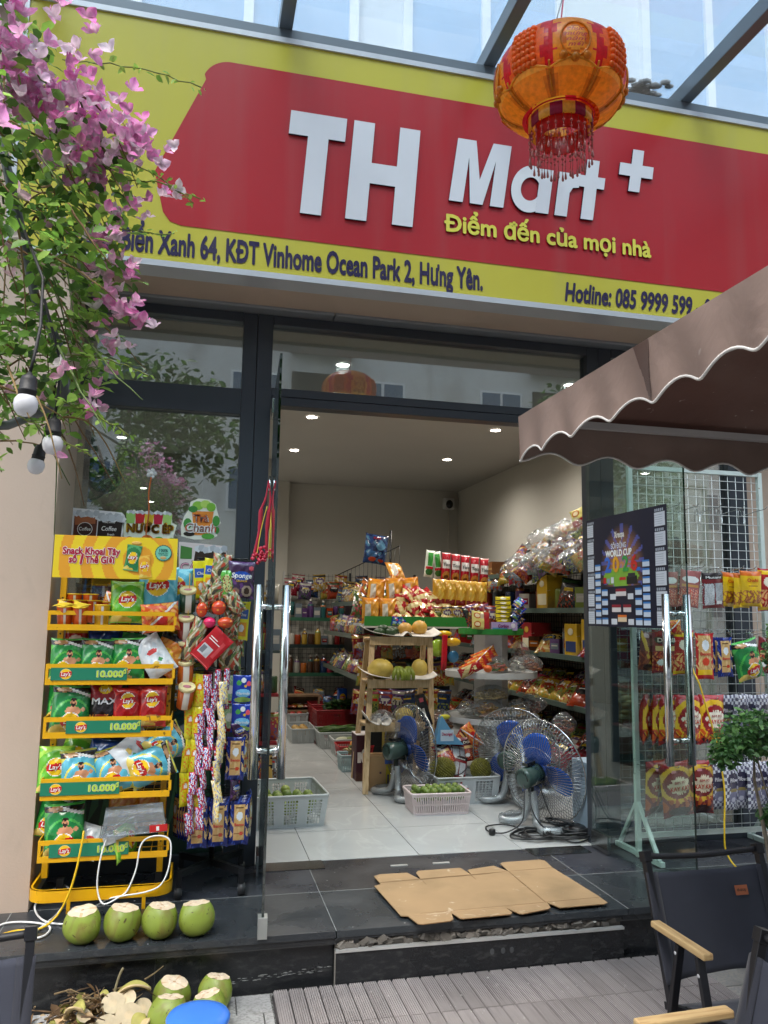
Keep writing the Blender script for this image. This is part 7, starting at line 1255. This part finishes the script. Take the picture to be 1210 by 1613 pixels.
for b_, (bx_, bl) in enumerate(((1.50, 'left'), (1.585, 'right'))):
    t2 = thing('banana_bunch', '%s bunch of green bananas on the middle pine shelf' % bl, 'bananas', (bx_, 5.86, .81), 'green banana bunches')
    for i in range(4 if b_ == 0 else 3): x0 = -.03 + i * .024; m = MB(); P_ = smooth([(x0 * .25, .02, .095), (x0 * .8, -.01, .080), (x0 * 1.35, -.035, .045), (x0 * 1.45, -.03, .002)]); n = len(P_); m.tube(P_, [.004 + .012 * math.sin(PI * min(1, (k + 1) / n * 1.0) * .92) ** .5 for k in range(n)], c('8a9a34', ri.uniform(.85, 1.15)), 8); m.build('banana', 'fruit', t2)
# ---- boxes beside the ladder shelf
t2 = thing('carton', 'tall dark maroon carton with a white tag standing left of the pine shelf', 'box', (1.33, 6.35, 0)); m = MB(); m.box((-.06, -.1, 0), (.05, .1, .35), c('3f1626')); m.box((-.062, -.102, .35), (.052, .102, .356), c('cfc8c8')); m.build('box', 'cardboard', t2); m = MB(); m.box((-.05, -.1025, .14), (-.022, -.1005, .22), c('d8d4d4')); m.poly([(.022 * math.cos(k * PI / 8) * (1 if k % 4 else 1.5), -.1035, .19 + .055 * math.sin(k * PI / 8)) for k in range(16)], c('dcdad8')); m.build('tag', 'paper', t2)
t2 = thing('carton', 'brown open carton with yellow printing at the foot of the pine shelf', 'box', (1.41, 5.98, 0)); m = MB(); m.box((-.13, -.07, 0), (.02, .07, .25), c('b89468')); m.box((.0205, -.07, 0), (.13, .07, .25), c('b8a428')); m.build('box', 'cardboard', t2, bevel=.002); m = MB(); m.box((.01, -.073, .19), (.1, -.0712, .24), c('3a5aa0')); m.text('Lis', (.07, -.0725, .05), .09, c('3a3060'), .03, fit=.08); m.box((-.03, -.0725, .12), (-.015, -.0712, .135), c('5a3a4a')); m.build('printing', 'paper', t2)
t2 = thing('carton', 'mustard carton with vertical lettering standing on the brown one', 'box', (1.49, 6.05, .251)); m = MB(); m.box((-.05, -.03, 0), (.05, .05, .16), c('9a8a34')); m.build('box', 'cardboard', t2); m = MB(); m.M = Matrix.Rotation(-PI / 2, 4, 'Y'); m.text('LEMON', (.08, -.031, -.01), .04, c('2a2416'), .02, fit=.13); m.M = None; m.build('lettering', 'paper', t2)
t2 = thing('wine_box', 'black slim box with a red emblem leaning on the lowest pine shelf', 'box', (1.70, 5.85, .48)); m = MB(); m.obox((0, 0, .11), (.07, .05, .24), c('1e1a1c'), (0, -.3, 0)); m.obox((-.025, -.0265, .185), (.03, .001, .03), c('b8505c'), (0, -.3, 0)); m.obox((.0, -.0265, .09), (.018, .001, .07), c('c8c4c0'), (0, -.3, 0)); m.build('box', 'gloss', t2)
clearbag(1.38, 5.85, .49, .16, .11, .12, ['c8c8c8', 'b0b0b0'], 'knotted white plastic bag on the lowest pine shelf', 40); clearbag(1.86, 5.95, .42, .2, .17, .16, ['9a6238', '84502c'], 'netted bag of brown onions right of the left fan', 90, 0, .018)
# ---- crates and baskets
def crate(name, label, loc, w_, d_, h_, col, rz=0, wins=3, slots=False, grp=None, tp=.9):
    t_ = thing(name, label, 'crate' if name == 'crate' else 'basket', loc, grp); t_.rotation_euler = (0, 0, rz); m = MB(); C_ = c(col)
    def wall(p0, p1, q0, q1):      # p: bottom ends, q: top ends
        p0, p1, q0, q1 = map(Vector, (p0, p1, q0, q1)); L0 = (p1 - p0).length
        def at_(s_, z_): a = p0.lerp(p1, s_); b = q0.lerp(q1, s_); return a.lerp(b, z_)
        nrm = (p1 - p0).cross(q0 - p0).normalized() * .004
        def pan(s0_, s1_, z0_, z1_): m.slab([at_(s0_, z0_), at_(s1_, z0_), at_(s1_, z1_), at_(s0_, z1_)], nrm, C_)
        pan(0, 1, 0, .10); pan(0, 1, .86, 1.0)
        if slots:
            n = int(L0 / .014)
            for i in range(n): pan((i + .2) / n, (i + .68) / n, .101, .859)
            pan(.0, 1, .46, .5)
        else:
            nw = max(1, round(wins * L0 / w_)); edges = []
            for i in range(nw): a = (i + .22) / nw; b = (i + .78) / nw; edges.append((a, b))
            last = 0
            for a, b in edges:
                pan(last, a, .101, .859)
                for k in range(1, 5): s_ = a + (b - a) * k / 5; pan(s_ - .0035 / L0, s_ + .0035 / L0, .101, .859)
                for k in range(1, 8): z_ = .1 + .76 * k / 8; pan(a, b, z_ - .014, z_ + .014)
                last = b
            pan(last, 1, .101, .859)
    W2, D2 = w_ / 2, d_ / 2; b = [(-W2 * tp, -D2 * tp, 0), (W2 * tp, -D2 * tp, 0), (W2 * tp, D2 * tp, 0), (-W2 * tp, D2 * tp, 0)]; q = [(-W2, -D2, h_), (W2, -D2, h_), (W2, D2, h_), (-W2, D2, h_)]
    for i in range(4): wall(b[i], b[(i + 1) % 4], q[i], q[(i + 1) % 4])
    m.build('body', 'plastic', t_); m = MB()
    P_ = []
    for i, (x, y, z) in enumerate(q):
        cx2, cy2 = (1 if x > 0 else -1), (1 if y > 0 else -1); a0 = {(-1, -1): PI, (1, -1): -PI / 2, (1, 1): 0, (-1, 1): PI / 2}[(cx2, cy2)]
        for k in range(4): a = a0 + k * PI / 6; P_.append((x - cx2 * .02 + .024 * math.cos(a), y - cy2 * .02 + .024 * math.sin(a), z))
    m.tube(P_, .008, C_, 6, closed=True); m.build('rim', 'plastic', t_); m = MB(); m.box((-W2 * tp, -D2 * tp, .004), (W2 * tp, D2 * tp, .010), C_); m.build('bottom', 'plastic', t_); return t_
def fruits(cx_3, cy_3, z, w_, d_, n, r0, cols, nm, lab, grp, layers=2, rz=0):
    nx = max(1, int(w_ / (r0 * 2.05))); ny = max(1, int(d_ / (r0 * 2.05))); proto_ = []
    for k in range(3): m = MB(); m.ball((0, 0, 0), r0, c(cols[k % len(cols)]), 14, 10, (1, .97, .93)); m.cyl((0, 0, r0 * .88), (r0 * .05, 0, r0 * 1.05), r0 * .07, c('5a4a2a'), 5); o = m.build(nm, 'fruit'); COL.objects.unlink(o); proto_.append(o)
    for l in range(layers):
        for j in range(ny):
            for i in range(nx):
                if l == layers - 1 and ri.random() < (.3 if r0 > .028 else .1): continue
                o = proto_[ri.randrange(3)].copy(); COL.objects.link(o); ax = (i + .5 - nx / 2 + .3 * (l % 2)) * r0 * 2.05 + ri.uniform(-.1, .1) * r0; ay = (j + .5 - ny / 2 + .2 * (l % 2)) * r0 * 2.05 + ri.uniform(-.1, .1) * r0
                o.location = (cx_3 + ax * math.cos(rz) - ay * math.sin(rz), cy_3 + ax * math.sin(rz) + ay * math.cos(rz), z + r0 + l * r0 * 1.5 + ri.uniform(0, .2) * r0); o.rotation_euler = (ri.uniform(-.5, .5), ri.uniform(-.5, .5), ri.uniform(0, 6)); tag(o, lab % (ordn(j), ordn(i), ('lower', 'upper')[min(1, l)]), nm.replace('_', ' '), grp)
crate('crate', 'grey white perforated crate of green guavas just inside the door, left', (.60, 5.24, 0), .46, .52, .188, 'c3c8c8', .05, 3)
fruits(.60, 5.22, .055, .38, .44, 0, .032, ['7f9444', '92a24c', '6f8640'], 'guava', 'green guava in the left crate, row %s from front, %s from left, %s layer', 'green guavas in the left crate', 2)
crate('basket', 'small pale pink slatted basket of green limes near the door centre', (1.625, 5.26, 0), .40, .26, .135, 'dccccb', -.03, 3, True)
fruits(1.625, 5.26, .075, .35, .22, 0, .0235, ['6a8034', '7d9040', '58702c'], 'lime', 'green lime in the pink basket, row %s from front, %s from left, %s layer', 'limes in the pink basket', 2)
cr = crate('crate', 'grey perforated crate holding durians with a round red sticker', (1.90, 5.56, 0), .46, .36, .18, 'bdc2c4', .0, 2)
m = MB(); m.poly([(-.03 + .035 * math.cos(k * PI / 12), -.177, .13 + .035 * math.sin(k * PI / 12)) for k in range(24)], c('b81c24')); m.text('68', (-.03, -.1785, .115), .034, WH, .03); m.build('round_sticker', 'paper', cr)
def durian(x, y, z, r0, sq, lab, seed):
    rr = random.Random(seed); m = MB(); n = 420; ga = PI * (3 - math.sqrt(5)); m.ball((0, 0, 0), r0, c('6a6628'), 18, 12, sq)
    for i in range(n):
        zz = 1 - 2 * (i + .5) / n; rr_ = math.sqrt(1 - zz * zz); a = i * ga; d_ = Vector((rr_ * math.cos(a), rr_ * math.sin(a), zz)); p_ = Vector((d_.x * r0 * sq[0], d_.y * r0 * sq[1], d_.z * r0 * sq[2])); s1 = d_.orthogonal().normalized(); s2 = d_.cross(s1); s_ = r0 * .095
        m.add([tuple(p_ + s1 * s_), tuple(p_ + s2 * s_), tuple(p_ - s1 * s_), tuple(p_ - s2 * s_), tuple(p_ + d_ * r0 * .15)], [(0, 1, 4), (1, 2, 4), (2, 3, 4), (3, 0, 4)], c(rr.choice(['7c7830', '8c8638', '6c6a2a'])))
    o = m.build('durian', 'fruit'); o.location = (x, y, z); tag(o, lab, 'durian', 'durians in the grey crate')
durian(1.75, 5.52, .215, .085, (1, 1, .92), 'larger spiky green durian at the left of the grey crate', 1); durian(2.05, 5.56, .20, .072, (.95, 1, 1.02), 'smaller spiky durian at the right of the grey crate', 2)
for i, (x, z, rt, l) in enumerate(((1.90, .21, (-.4, .3, 0), 'front maroon packet with a white label between the durians'), (1.80, .30, (-.6, -.4, 0), 'maroon packet lying above the left durian'), (1.92, .31, (-.5, .2, .3), 'maroon packet in the middle of the heap over the crate'), (2.02, .32, (-.3, -.15, -.2), 'maroon packet with a white label, upper right of the heap'), (1.84, .37, (-.8, .6, 0), 'maroon packet at the top of the heap over the crate'), (1.98, .38, (-.7, .9, 0), 'dark packet at the top right of the heap over the crate'))): put(('whitelabel', 'spicered')[i % 2 if i else 0], x, 5.62 + .03 * i, z, l, 'packet', 'maroon packets over the durian crate', rt, .95, 'packet')
t2 = thing('gift_box', 'light blue triangular gift carton with a yellow ribbon above the durians', 'box', (1.84, 5.68, .44)); m = MB(); m.slab([(-.11, -.04, -.07), (.11, -.04, -.08), (.03, -.04, .0), (-.06, -.04, .13)], (0, .07, 0), c('6aa6d0')); m.box((-.07, -.0425, -.05), (.03, -.0405, .03), c('c8dcec')); m.text('Decolgel', (-.02, -.0435, -.01), .03, c('b02a5a'), .03, fit=.08); m.build('box', 'print', t2); m = MB(); m.ball((-.03, -.02, .12), .03, c('d0c83a'), 8, 6, (1.4, .5, .6)); m.build('ribbon', 'fabric', t2)
put('redorange', 2.02, 5.66, .42, 'red and yellow slim carton leaning right of the blue gift carton', 'packet', None, (-.1, -.6, 0), (.5, .6, .9), 'packet')
# aisle crates
crate('crate', 'grey crate of long green beans on the aisle floor', (1.47, 7.95, 0), .52, .40, .15, 'a9afae', 0, 3); m = MB()
for i in range(90): x = 1.47 + ri.uniform(-.15, .15); y = 7.95 + ri.uniform(-.15, .15); a = ri.uniform(-.5, .5); l = .22; z = .13 + ri.uniform(0, .05); m.tube([(x - l / 2 * math.cos(a), y - l / 2 * math.sin(a), z), (x, y, z + .012), (x + l / 2 * math.cos(a), y + l / 2 * math.sin(a), z - .005)], .005, c(ri.choice(['4a6a2a', '5a7a34', '3f5a24'])), 5)
tag(m.build('green_beans', 'fruit', loc=(1.47, 7.95, .15)), 'heap of long green beans filling an aisle crate', 'beans')['kind'] = 'stuff'
crate('crate', 'small grey crate of gourds in front of the beans crate', (1.46, 7.45, 0), .36, .28, .15, 'b4b8b6', 0, 2, True)
for i in range(3): m = MB(); m.ball((0, 0, 0), .03, c(('c8c8a8', '7a8a4a', '5a7a3c')[i]), 12, 8, (2.2, 1, 1)); o = m.build('gourd', 'fruit'); o.location = (1.38 + i * .08, 7.45, .13); tag(o, '%s gourd in the small aisle crate, %s from left' % (('pale', 'green', 'dark green')[i], ordn(i)), 'gourd', 'gourds in the small crate')
crate('basket', 'red plastic basket of oranges between crates and pine shelf', (1.40, 7.0, .06), .30, .24, .10, 'a81c22', 0, 2, True); fruits(1.42, 6.98, .13, .16, .1, 0, .032, ['d88a3a', 'e09a4a', 'c87a2c'], 'orange', 'orange in the red aisle basket, row %s from front, %s from left, %s layer', 'oranges in the red basket', 1)
crate('basket', 'pale blue slatted basket at the near end of the aisle crates', (1.33, 6.72, 0), .22, .2, .13, '9fb8bc', 0, 2, True); 
for i in range(8): m = MB(); m.tube([(-.05, 0, 0), (0, 0, .012), (.05, 0, 0)], [.006, .012, .006], c(('b8a070', '6a7a3a')[i % 2]), 6); o = m.build('cucumber', 'fruit'); o.location = (1.31 + ri.uniform(-.05, .06), 6.72 + ri.uniform(-.05, .05), .125 + .008 * i); o.rotation_euler = (0, 0, ri.uniform(0, 3)); tag(o, 'short vegetable in the pale blue basket, %s from the bottom' % ordn(i), 'vegetable', 'vegetables in the pale blue basket')
crate('crate', 'tall red crate of leafy greens in the aisle', (1.53, 8.62, 0), .50, .36, .28, '8a1c22', 0, 3, True); m = MB(); leafy(m, (1.60, 8.62, .32), (.2, .14, .06), 260, .07, [c('2f4a24'), c('3c5c2c'), c('26401f')], ri); tag(m.build('leafy_greens', 'leaf', loc=(1.60, 8.62, .3)), 'dark leafy greens heaped in the red crate', 'vegetables')['kind'] = 'stuff'
crate('crate', 'second red crate behind the tall one in the aisle', (1.55, 9.15, 0), .5, .34, .28, '8a1c22', 0, 3, True); crate('crate', 'low grey crate left of the red crates in the aisle', (1.10, 8.35, 0), .24, .5, .14, 'a2a8a8', 0, 3); crate('crate', 'farthest low grey crate of red vegetables in the aisle', (1.12, 9.30, 0), .34, .3, .16, 'a2a8a8', 0, 3)
fruits(1.12, 9.30, .1, .27, .24, 0, .04, ['9a2a24', '8a1c1c', 'a83a2c'], 'tomato', 'red tomato in the farthest crate, row %s from front, %s from left, %s layer', 'tomatoes in the farthest crate', 1); fruits(1.10, 8.35, .06, .18, .4, 0, .04, ['b8985a', 'a8843f', 'c0a468'], 'potato', 'potato in the low aisle crate, row %s from front, %s from left, %s layer', 'potatoes in the low crate', 1)
for i in range(8): put(('bluepack', 'deepblue', 'mix5', 'redorange')[i % 4], 1.55 + i * .12, 9.15 - .06 * i, .25 + .1 * (i % 3), 'detergent bag standing behind the red crates, %s from left' % ordn(i), 'bag', 'detergent bags behind the crates', (-.1, .1 * math.sin(i), 0), (.9, 1, 1) if i % 4 else .7, 'detergent_bag')
# ---- right wall shelving
t = thing('store_shelf', 'dark green shelving crammed with goods along the right wall', 'shelving', (3.2, 7.2, 0)); WS = [.15, .59, .985, 1.37, 1.72]
for z in WS: m = MB(); m.box((2.98, 5.15, z - .035), (2.995, 9.45, z + .008), c('5c6e66')); m.box((2.9955, 5.15, z - .022), (3.40, 9.45, z - .001), DGY); m.build('shelf_board', 'frame_metal', t, world=True)
m = MB()
for i in range(80): m.tube([(3.42, 5.15 + i * .054, .1), (3.42, 5.15 + i * .054, 1.85)], .0025, c('1d2226'), 4)
for i in range(33): m.tube([(3.415, 5.15, .12 + i * .054), (3.415, 9.45, .12 + i * .054)], .0025, c('1d2226'), 4)
m.build('wire_back', 'frame_metal', t, world=True)
for y in (5.14, 6.55, 8.0, 9.46): m = MB(); m.box((3.40, y - .015, 0), (3.44, y + .015, 1.9), c('222428')); m.build('upright', 'frame_metal', t, world=True)
for k, (z, kinds) in enumerate(((.15, ('bag',)), (.59, ('bag',)), (.985, ('box', 'box', 'bag')), (1.37, ('bottle', 'can', 'box', 'bag')))):
    for i in range(19):
        y = 5.3 + i * .22; kd = ri.choice(kinds); item(kd, 3.08 + ri.uniform(0, .05), y, z + .001, 'right wall shelf %s from floor' % ordn(k), i, 'goods on the right wall shelf %s from floor' % ordn(k), -PI / 2 + .5, 1.5 if kd != 'bag' else 1.35, .9 if (kd == 'bag' and z < 1) else .2)
        if z < .9: item('bag', 3.2 + ri.uniform(0, .05), y + .1, z + .09, 'upper heap, right wall shelf %s from floor' % ordn(k), i, 'goods on the right wall shelf %s from floor' % ordn(k), -PI / 2 + .5, 1.35, .9)
        else: item('box', 3.25, y + .08, z + .001, 'rear row, right wall shelf %s from floor' % ordn(k), i, 'goods on the right wall shelf %s from floor' % ordn(k), -PI / 2, 1.5)
for y, z, h, l in ((5.75, .986, .30, 'tall yellow display carton, nearest on the right wall shelf'), (6.05, .986, .26, 'yellow display carton beside the nearest one on the right wall shelf'), (6.60, 1.371, .30, 'yellow crackers carton on the upper right wall shelf'), (6.95, .986, .26, 'red and gold gift carton on the right wall shelf')):
    t2 = thing('display_carton', l, 'carton', (3.02, y, z), 'cartons on the right wall shelving'); m = MB(); cc = 'c8a01c' if 'yellow' in l else 'a01c20'; m.box((0, -.11, 0), (.2, .11, h), c(cc)); m.build('box', 'cardboard', t2); m = MB(); m.box((-.002, -.09, h * .12), (-.0005, .09, h * .45), c('26386a' if 'nearest' in l else 'e0d8b8')); m.ball((-.002, 0, h * .75), .05, c('e0d8b8' if cc[0] == 'c' else 'd8a83a'), 12, 6, (.05, 1, .6)); m.build('printing', 'paper', t2)
# heap of clear wrapped bags over the right wall shelves
GH = 'clear wrapped bags heaped over the right wall shelving'; n_ = 0
for lay_ in range(4):
    for i in range(13 - lay_ * 2):
        y = 5.55 + i * .19 + lay_ * .16; z = 1.80 + lay_ * .105 - .012 * i + ri.uniform(-.02, .02); x = 3.02 + .08 * lay_ + ri.uniform(-.03, .03)
        if lay_ == 3 and i > 4: continue
        put(ri.choice(MIX), x, y, z, 'wrapped snack bag on the right wall heap, layer %s from bottom, %s from front' % (ordn(lay_), ordn(i)), 'snack bag', GH, (-.6, ri.uniform(-.8, .8), -1.0 + ri.uniform(-.4, .4)), (1.2, 1.5, 1.05), 'snack_bag')
for i, (y, z, l) in enumerate(((5.8, 1.78, 'nearest'), (6.2, 1.82, 'second'), (6.6, 1.80, 'third'), (7.0, 1.78, 'fourth'), (6.0, 2.0, 'upper nearest'), (6.5, 1.97, 'upper second'))):
    m = MB(); m.grid(26, 14, lambda u, v: (.17 * math.cos(2 * PI * u) * math.sin(PI * (.1 + .8 * v)) * (1 + .16 * math.sin(u * 37 + v * 19 + i) + .10 * math.sin(u * 91 - v * 33)), .22 * math.sin(2 * PI * u) * math.sin(PI * (.1 + .8 * v)) * (1 + .12 * math.sin(u * 29 + i)), .11 * -math.cos(PI * (.1 + .8 * v)) * (1 + .2 * math.sin(u * 23 + i))), WHITE); o = m.build('plastic_wrap', 'clear_film'); o.location = (3.03, y, z); tag(o, 'crinkled clear wrap round bags on the right wall heap, %s from the door' % l, 'plastic wrap', 'clear wraps on the heap')
m = MB(); m.box((-.1, -.15, 0), (.1, .15, .16), c('7d4c22')); m.box((-.102, -.152, .07), (-.1005, .152, .09), c('a8824a')); o = m.build('carton', 'cardboard', None); o.location = (3.2, 8.2, 1.73); tag(o, 'brown carton on top of the right wall shelving near the back', 'carton')
put('cracker', 3.1, 5.95, 2.15, 'orange biscuit roll pack lying topmost on the right wall heap', 'biscuit pack', None, (0, 1.3, -1.2), (1.0, 1.4, 1.9), 'biscuit_pack')
for i in range(14): put(ri.choice(MIX), 2.72 + .03 * (i % 3), 5.7 + .22 * (i // 2) * .6, .12 + .16 * (i % 2), 'bag stacked on the floor before the right wall shelving, %s from front' % ordn(i), 'bag', 'bags stacked on the floor at right', (-.9, ri.uniform(-.4, .4), -.8), 1.3, 'floor_bag')
# ---- left side goods seen through and beside the left door
t = thing('store_shelf', 'shelf unit of mixed goods behind the left door leaf', 'shelving', (.50, 6.3, 0))
for z in (.35, .70, 1.02, 1.34): m = MB(); m.box((.24, 6.0, z - .02), (.62, 6.6, z), c('8a2026') if z < 1 else DGY); m.build('shelf_board', 'frame_metal', t, world=True)
m = MB(); m.box((.22, 5.98, 0), (.239, 6.62, 1.5), c('33383c')); m.box((.24, 6.601, 0), (.62, 6.62, 1.5), c('33383c')); m.build('side_panel', 'frame_metal', t, world=True)
for k, z in enumerate((.35, .70, 1.02, 1.34)):
    for i in range(5): item(('bag', 'can', 'box', 'tube')[(i + k) % 4], .29 + i * .072, 6.1, z + .001, 'left unit shelf %s from floor' % ordn(k), i, 'goods behind the left door leaf', 0, 1.05, .1)
for i in range(5): item('bag', .33 + i * .06, 6.0 + .02 * i, .05, 'floor by the left unit', i, 'bags before the left unit', 0, 1.2, .3)
t = thing('store_shelf', 'low shelf with packets behind the left window', 'shelving', (-.3, 6.2, 0)); 
for z in (.5, .9, 1.3): m = MB(); m.box((-.9, 6.1, z - .02), (.15, 6.5, z), DGY); m.build('shelf_board', 'frame_metal', t, world=True)
m = MB(); m.box((-.9, 6.5, 0), (.15, 6.52, 1.6), c('33383c')); m.build('back_panel', 'frame_metal', t, world=True)
for k, z in enumerate((.9, 1.3)):
    for i in range(9): item('bag', -.82 + i * .11, 6.2, z + .001, 'window side shelf, row %s from the bottom' % ordn(k), i, 'packets behind the left window', 0, 1.0, .1)
# wall fan behind the left pane
def fan_cage(m, R_, depth, col, nw=84, y0=0.0):
    for s_ in (-1, 1):
        for k in range(nw):
            a = 2 * PI * k / nw; P_ = []
            for q in (.18, .45, .75, .93, 1.0): aa = a + .18 * (1 - q) * s_; P_.append((R_ * q * math.cos(aa), y0 + s_ * depth * math.sqrt(max(0, 1 - q * q)), R_ * q * math.sin(aa)))
            m.tube(P_, .0021, col, 3)
        for q in (.18, .5, .8): m.tube([(R_ * q * math.cos(a), y0 + s_ * depth * math.sqrt(1 - q * q), R_ * q * math.sin(a)) for a in [2 * PI * i / 40 for i in range(40)]], .0013, col, 4, closed=True)
    m.tube([(R_ * math.cos(a), y0, R_ * math.sin(a)) for a in [2 * PI * i / 56 for i in range(56)]], .005, col, 6, closed=True)
def fan(label, loc, rz, tilt=0, stand=True, bladec='2258bc', name='floor_fan', R_=.31):
    t_ = thing(name, label, 'fan', loc, 'big floor fans inside the doorway' if stand else None); t_.rotation_euler = (0, 0, rz); H = .325; T_ = Matrix.Translation((0, 0, H)) @ Matrix.Rotation(tilt, 4, 'X')
    m = MB(); m.M = T_; fan_cage(m, R_, .075, c('b9bdc0')); m.build('cage', 'steel' if stand else 'galv', t_)
    for k in range(3):
        m = MB(); m.M = T_ @ Matrix.Rotation(2 * PI * k / 3 - .25, 4, 'Y')
        m.grid(10, 8, lambda u, v: ((-.45 + .95 * u) * (.06 + .13 * math.sin(PI * min(1, .2 + .8 * v) * .72)), -.03 + .05 * u, .035 + .205 * v * (1 - .15 * (2 * u - 1) ** 2)), c(bladec)); o = m.build('blade', 'gloss', t_); sm = o.modifiers.new('s', 'SOLIDIFY'); sm.thickness = .003
    m = MB(); m.M = T_; m.tube([(0, -.21, 0), (0, -.205, 0), (0, -.19, 0), (0, -.06, 0), (0, -.055, 0)], [.04, .058, .064, .066, .05], c('3a4f4a'), 28); m.box((-.02, -.17, .07), (.02, -.09, .09), c('1c1e1e'))
    for k in range(9): a = PI * k / 8; m.box((.045 * math.cos(a) - .003, -.2115, .045 * math.sin(a) - .008), (.045 * math.cos(a) + .003, -.2095, .045 * math.sin(a) + .008), c('151a19'))
    m.build('motor', 'gloss', t_); m = MB(); m.M = T_; m.tube([(0, -.03, 0), (0, .02, 0)], [.04, .035], c(bladec), 18); m.build('hub', 'gloss', t_)
    if stand:
        m = MB(); m.cyl((0, -.12, .19), (0, -.12, .27), .018, c('2a302f'), 12); m.build('neck', 'rubber', t_)
        for s_ in (-1, 1): m = MB(); P_ = smooth([(s_ * .016, -.12, .22), (s_ * .03, -.12, .12), (s_ * .06, -.14, .045), (s_ * .15, -.20, .028), (s_ * .22, -.12, .026), (s_ * .2, .05, .026)], 5); m.tube(P_, .021, c('b4b8b8'), 9); m.build('base_tube', 'galv', t_); m = MB(); m.tube([(x, y, z) for x, y, z in P_], [.026 + .004 * math.sin(i * 2.1) for i in range(len(P_))], WHITE, 10); m.build('plastic_wrapping', 'clear_film', t_)
    return t_
fan('blue bladed floor fan on the left, between pine shelf and lime basket', (1.56, 5.72, 0), -1.22, .0, R_=.325); fan('blue bladed floor fan nearest the door on the right, cables at its foot', (2.19, 4.80, 0), -1.10, .12, R_=.325); fan('blue bladed floor fan half hidden behind the nearest one', (2.26, 5.42, 0), -.75, .1, R_=.325)
fan('grey wall fan high behind the left window pane', (-.70, 4.95, 1.82), .5, .2, False, '7d8890', 'wall_fan', .20)
def rnd_cable(n, cx_4, cy_4, rx_4, ry_4, seed, label, r_=.0045, z0=.008):
    rr = random.Random(seed); P_ = []
    for i in range(n): a = i * 1.35 + rr.uniform(-.3, .3); k = rr.uniform(.45, 1.0); P_.append((cx_4 + rx_4 * k * math.cos(a), cy_4 + ry_4 * k * math.sin(a), z0 + .035 * abs(math.sin(i * 1.7 + seed)) * rr.random() + .004 * (i % 4)))
    return cable(P_, r_, '17181a', label)
rnd_cable(30, 2.24, 4.50, .22, .15, 2, 'tangle of black cable in front of the nearest fan base'); rnd_cable(22, 2.10, 4.52, .26, .12, 5, 'black cable loops spreading left from the tangle on the tiles', .0055); rnd_cable(14, 2.20, 4.60, .13, .10, 9, 'upper black cable loops on top of the tangle', .0055, .05)
rnd_cable(16, 2.30, 4.56, .16, .14, 14, 'thick black cable coils at the right end of the tangle', .006, .02)
cable([(2.02, 4.72, .30), (2.0, 4.66, .2), (1.96, 4.60, .08), (1.86, 4.60, .02), (1.78, 4.66, .01), (1.80, 4.78, .01), (1.92, 4.80, .012), (1.98, 4.7, .01), (1.88, 4.58, .01), (2.05, 4.52, .012)], .0045, '17181a', 'black mains cable dropping from the nearest fan motor to the floor')
cable([(2.06, 4.70, .28), (2.03, 4.62, .15), (2.08, 4.56, .05), (2.18, 4.55, .04), (2.15, 4.63, .12), (2.12, 4.7, .26)], .004, '17181a', 'second black cable looping down from the nearest fan motor')
t2 = thing('extension_socket', 'black round extension socket with a yellow label in the cable tangle', 'extension socket', (2.30, 4.56, 0)); m = MB(); m.lathe((0, 0, 0), [(.04, 0), (.055, .01), (.055, .04), (.045, .05), (.002, .052)], c('1a1b1d'), 20); m.build('body', 'plastic', t2); m = MB(); m.box((-.02, -.056, .018), (.02, -.0545, .032), c('d8cc2a')); m.build('label_strip', 'paper', t2)
m = MB(); m.lathe((1.78, 4.63, 0), [(.018, 0), (.02, .006), (.02, .03), (.014, .036), (.002, .036)], c('17181a'), 14); tag(m.build('plug', 'plastic', loc=(1.78, 4.63, 0)), 'black mains plug lying left of the nearest fan', 'plug')
cable([(1.50, 5.62, .30), (1.53, 5.55, .18), (1.62, 5.5, .12), (1.72, 5.5, .17), (1.85, 5.45, .19), (1.92, 5.5, .22)], .004, '17181a', 'black cable running from the left fan motor over the crate')
# cartons and bags behind the right door leaf, outside the fixed pane
for i, (x, y, z, w_, h_, cc, l) in enumerate(((2.62, 4.62, 0, .26, .22, 'b8bcc0', 'white and grey carton at the bottom of the stack behind the right pane'), (2.62, 4.62, .221, .24, .18, 'c0a890', 'beige carton in the middle of the stack behind the right pane'), (2.62, 4.62, .402, .26, .20, 'bca8a0', 'pinkish carton at the top of the stack behind the right pane'), (2.40, 4.60, 0, .10, .42, '9fb2c2', 'pale blue tall carton beside the fan behind the right door'))):
    t2 = thing('carton', l, 'carton', (x, y, z), 'cartons behind the right pane'); m = MB(); m.box((-w_ / 2, -.12, 0), (w_ / 2, .12, h_), c(cc)); m.build('box', 'cardboard', t2, bevel=.003); m = MB(); m.box((-w_ * .4, -.122, h_ * .1), (w_ * .4, -.1208, h_ * .35), c(('3a5a9a', '6a8a8a', '3f8a8a', '4a6ab0')[i])); m.build('printing', 'paper', t2)
clearbag(2.63, 4.62, .61, .28, .34, .2, ['c8c48a', 'b8b87a', 'd8d4a0'], 'large knotted yellowish plastic bag on the cartons behind the right pane', 60, 0, .03)
m = MB(); m.grid(8, 12, lambda u, v: (.03 * (u - .5) * (1.2 - v) + .01 * math.sin(v * 9), .02 * math.sin(u * 6), -.22 * v), c('c8cc6a')); m.ball((0, 0, 0), .03, c('d0d478'), 8, 6, (1.3, .6, .6)); o = m.build('yellow_bag', 'film', None); o.location = (2.36, 4.45, .80); tag(o, 'pale yellow plastic bag hung on the right door post', 'bag')
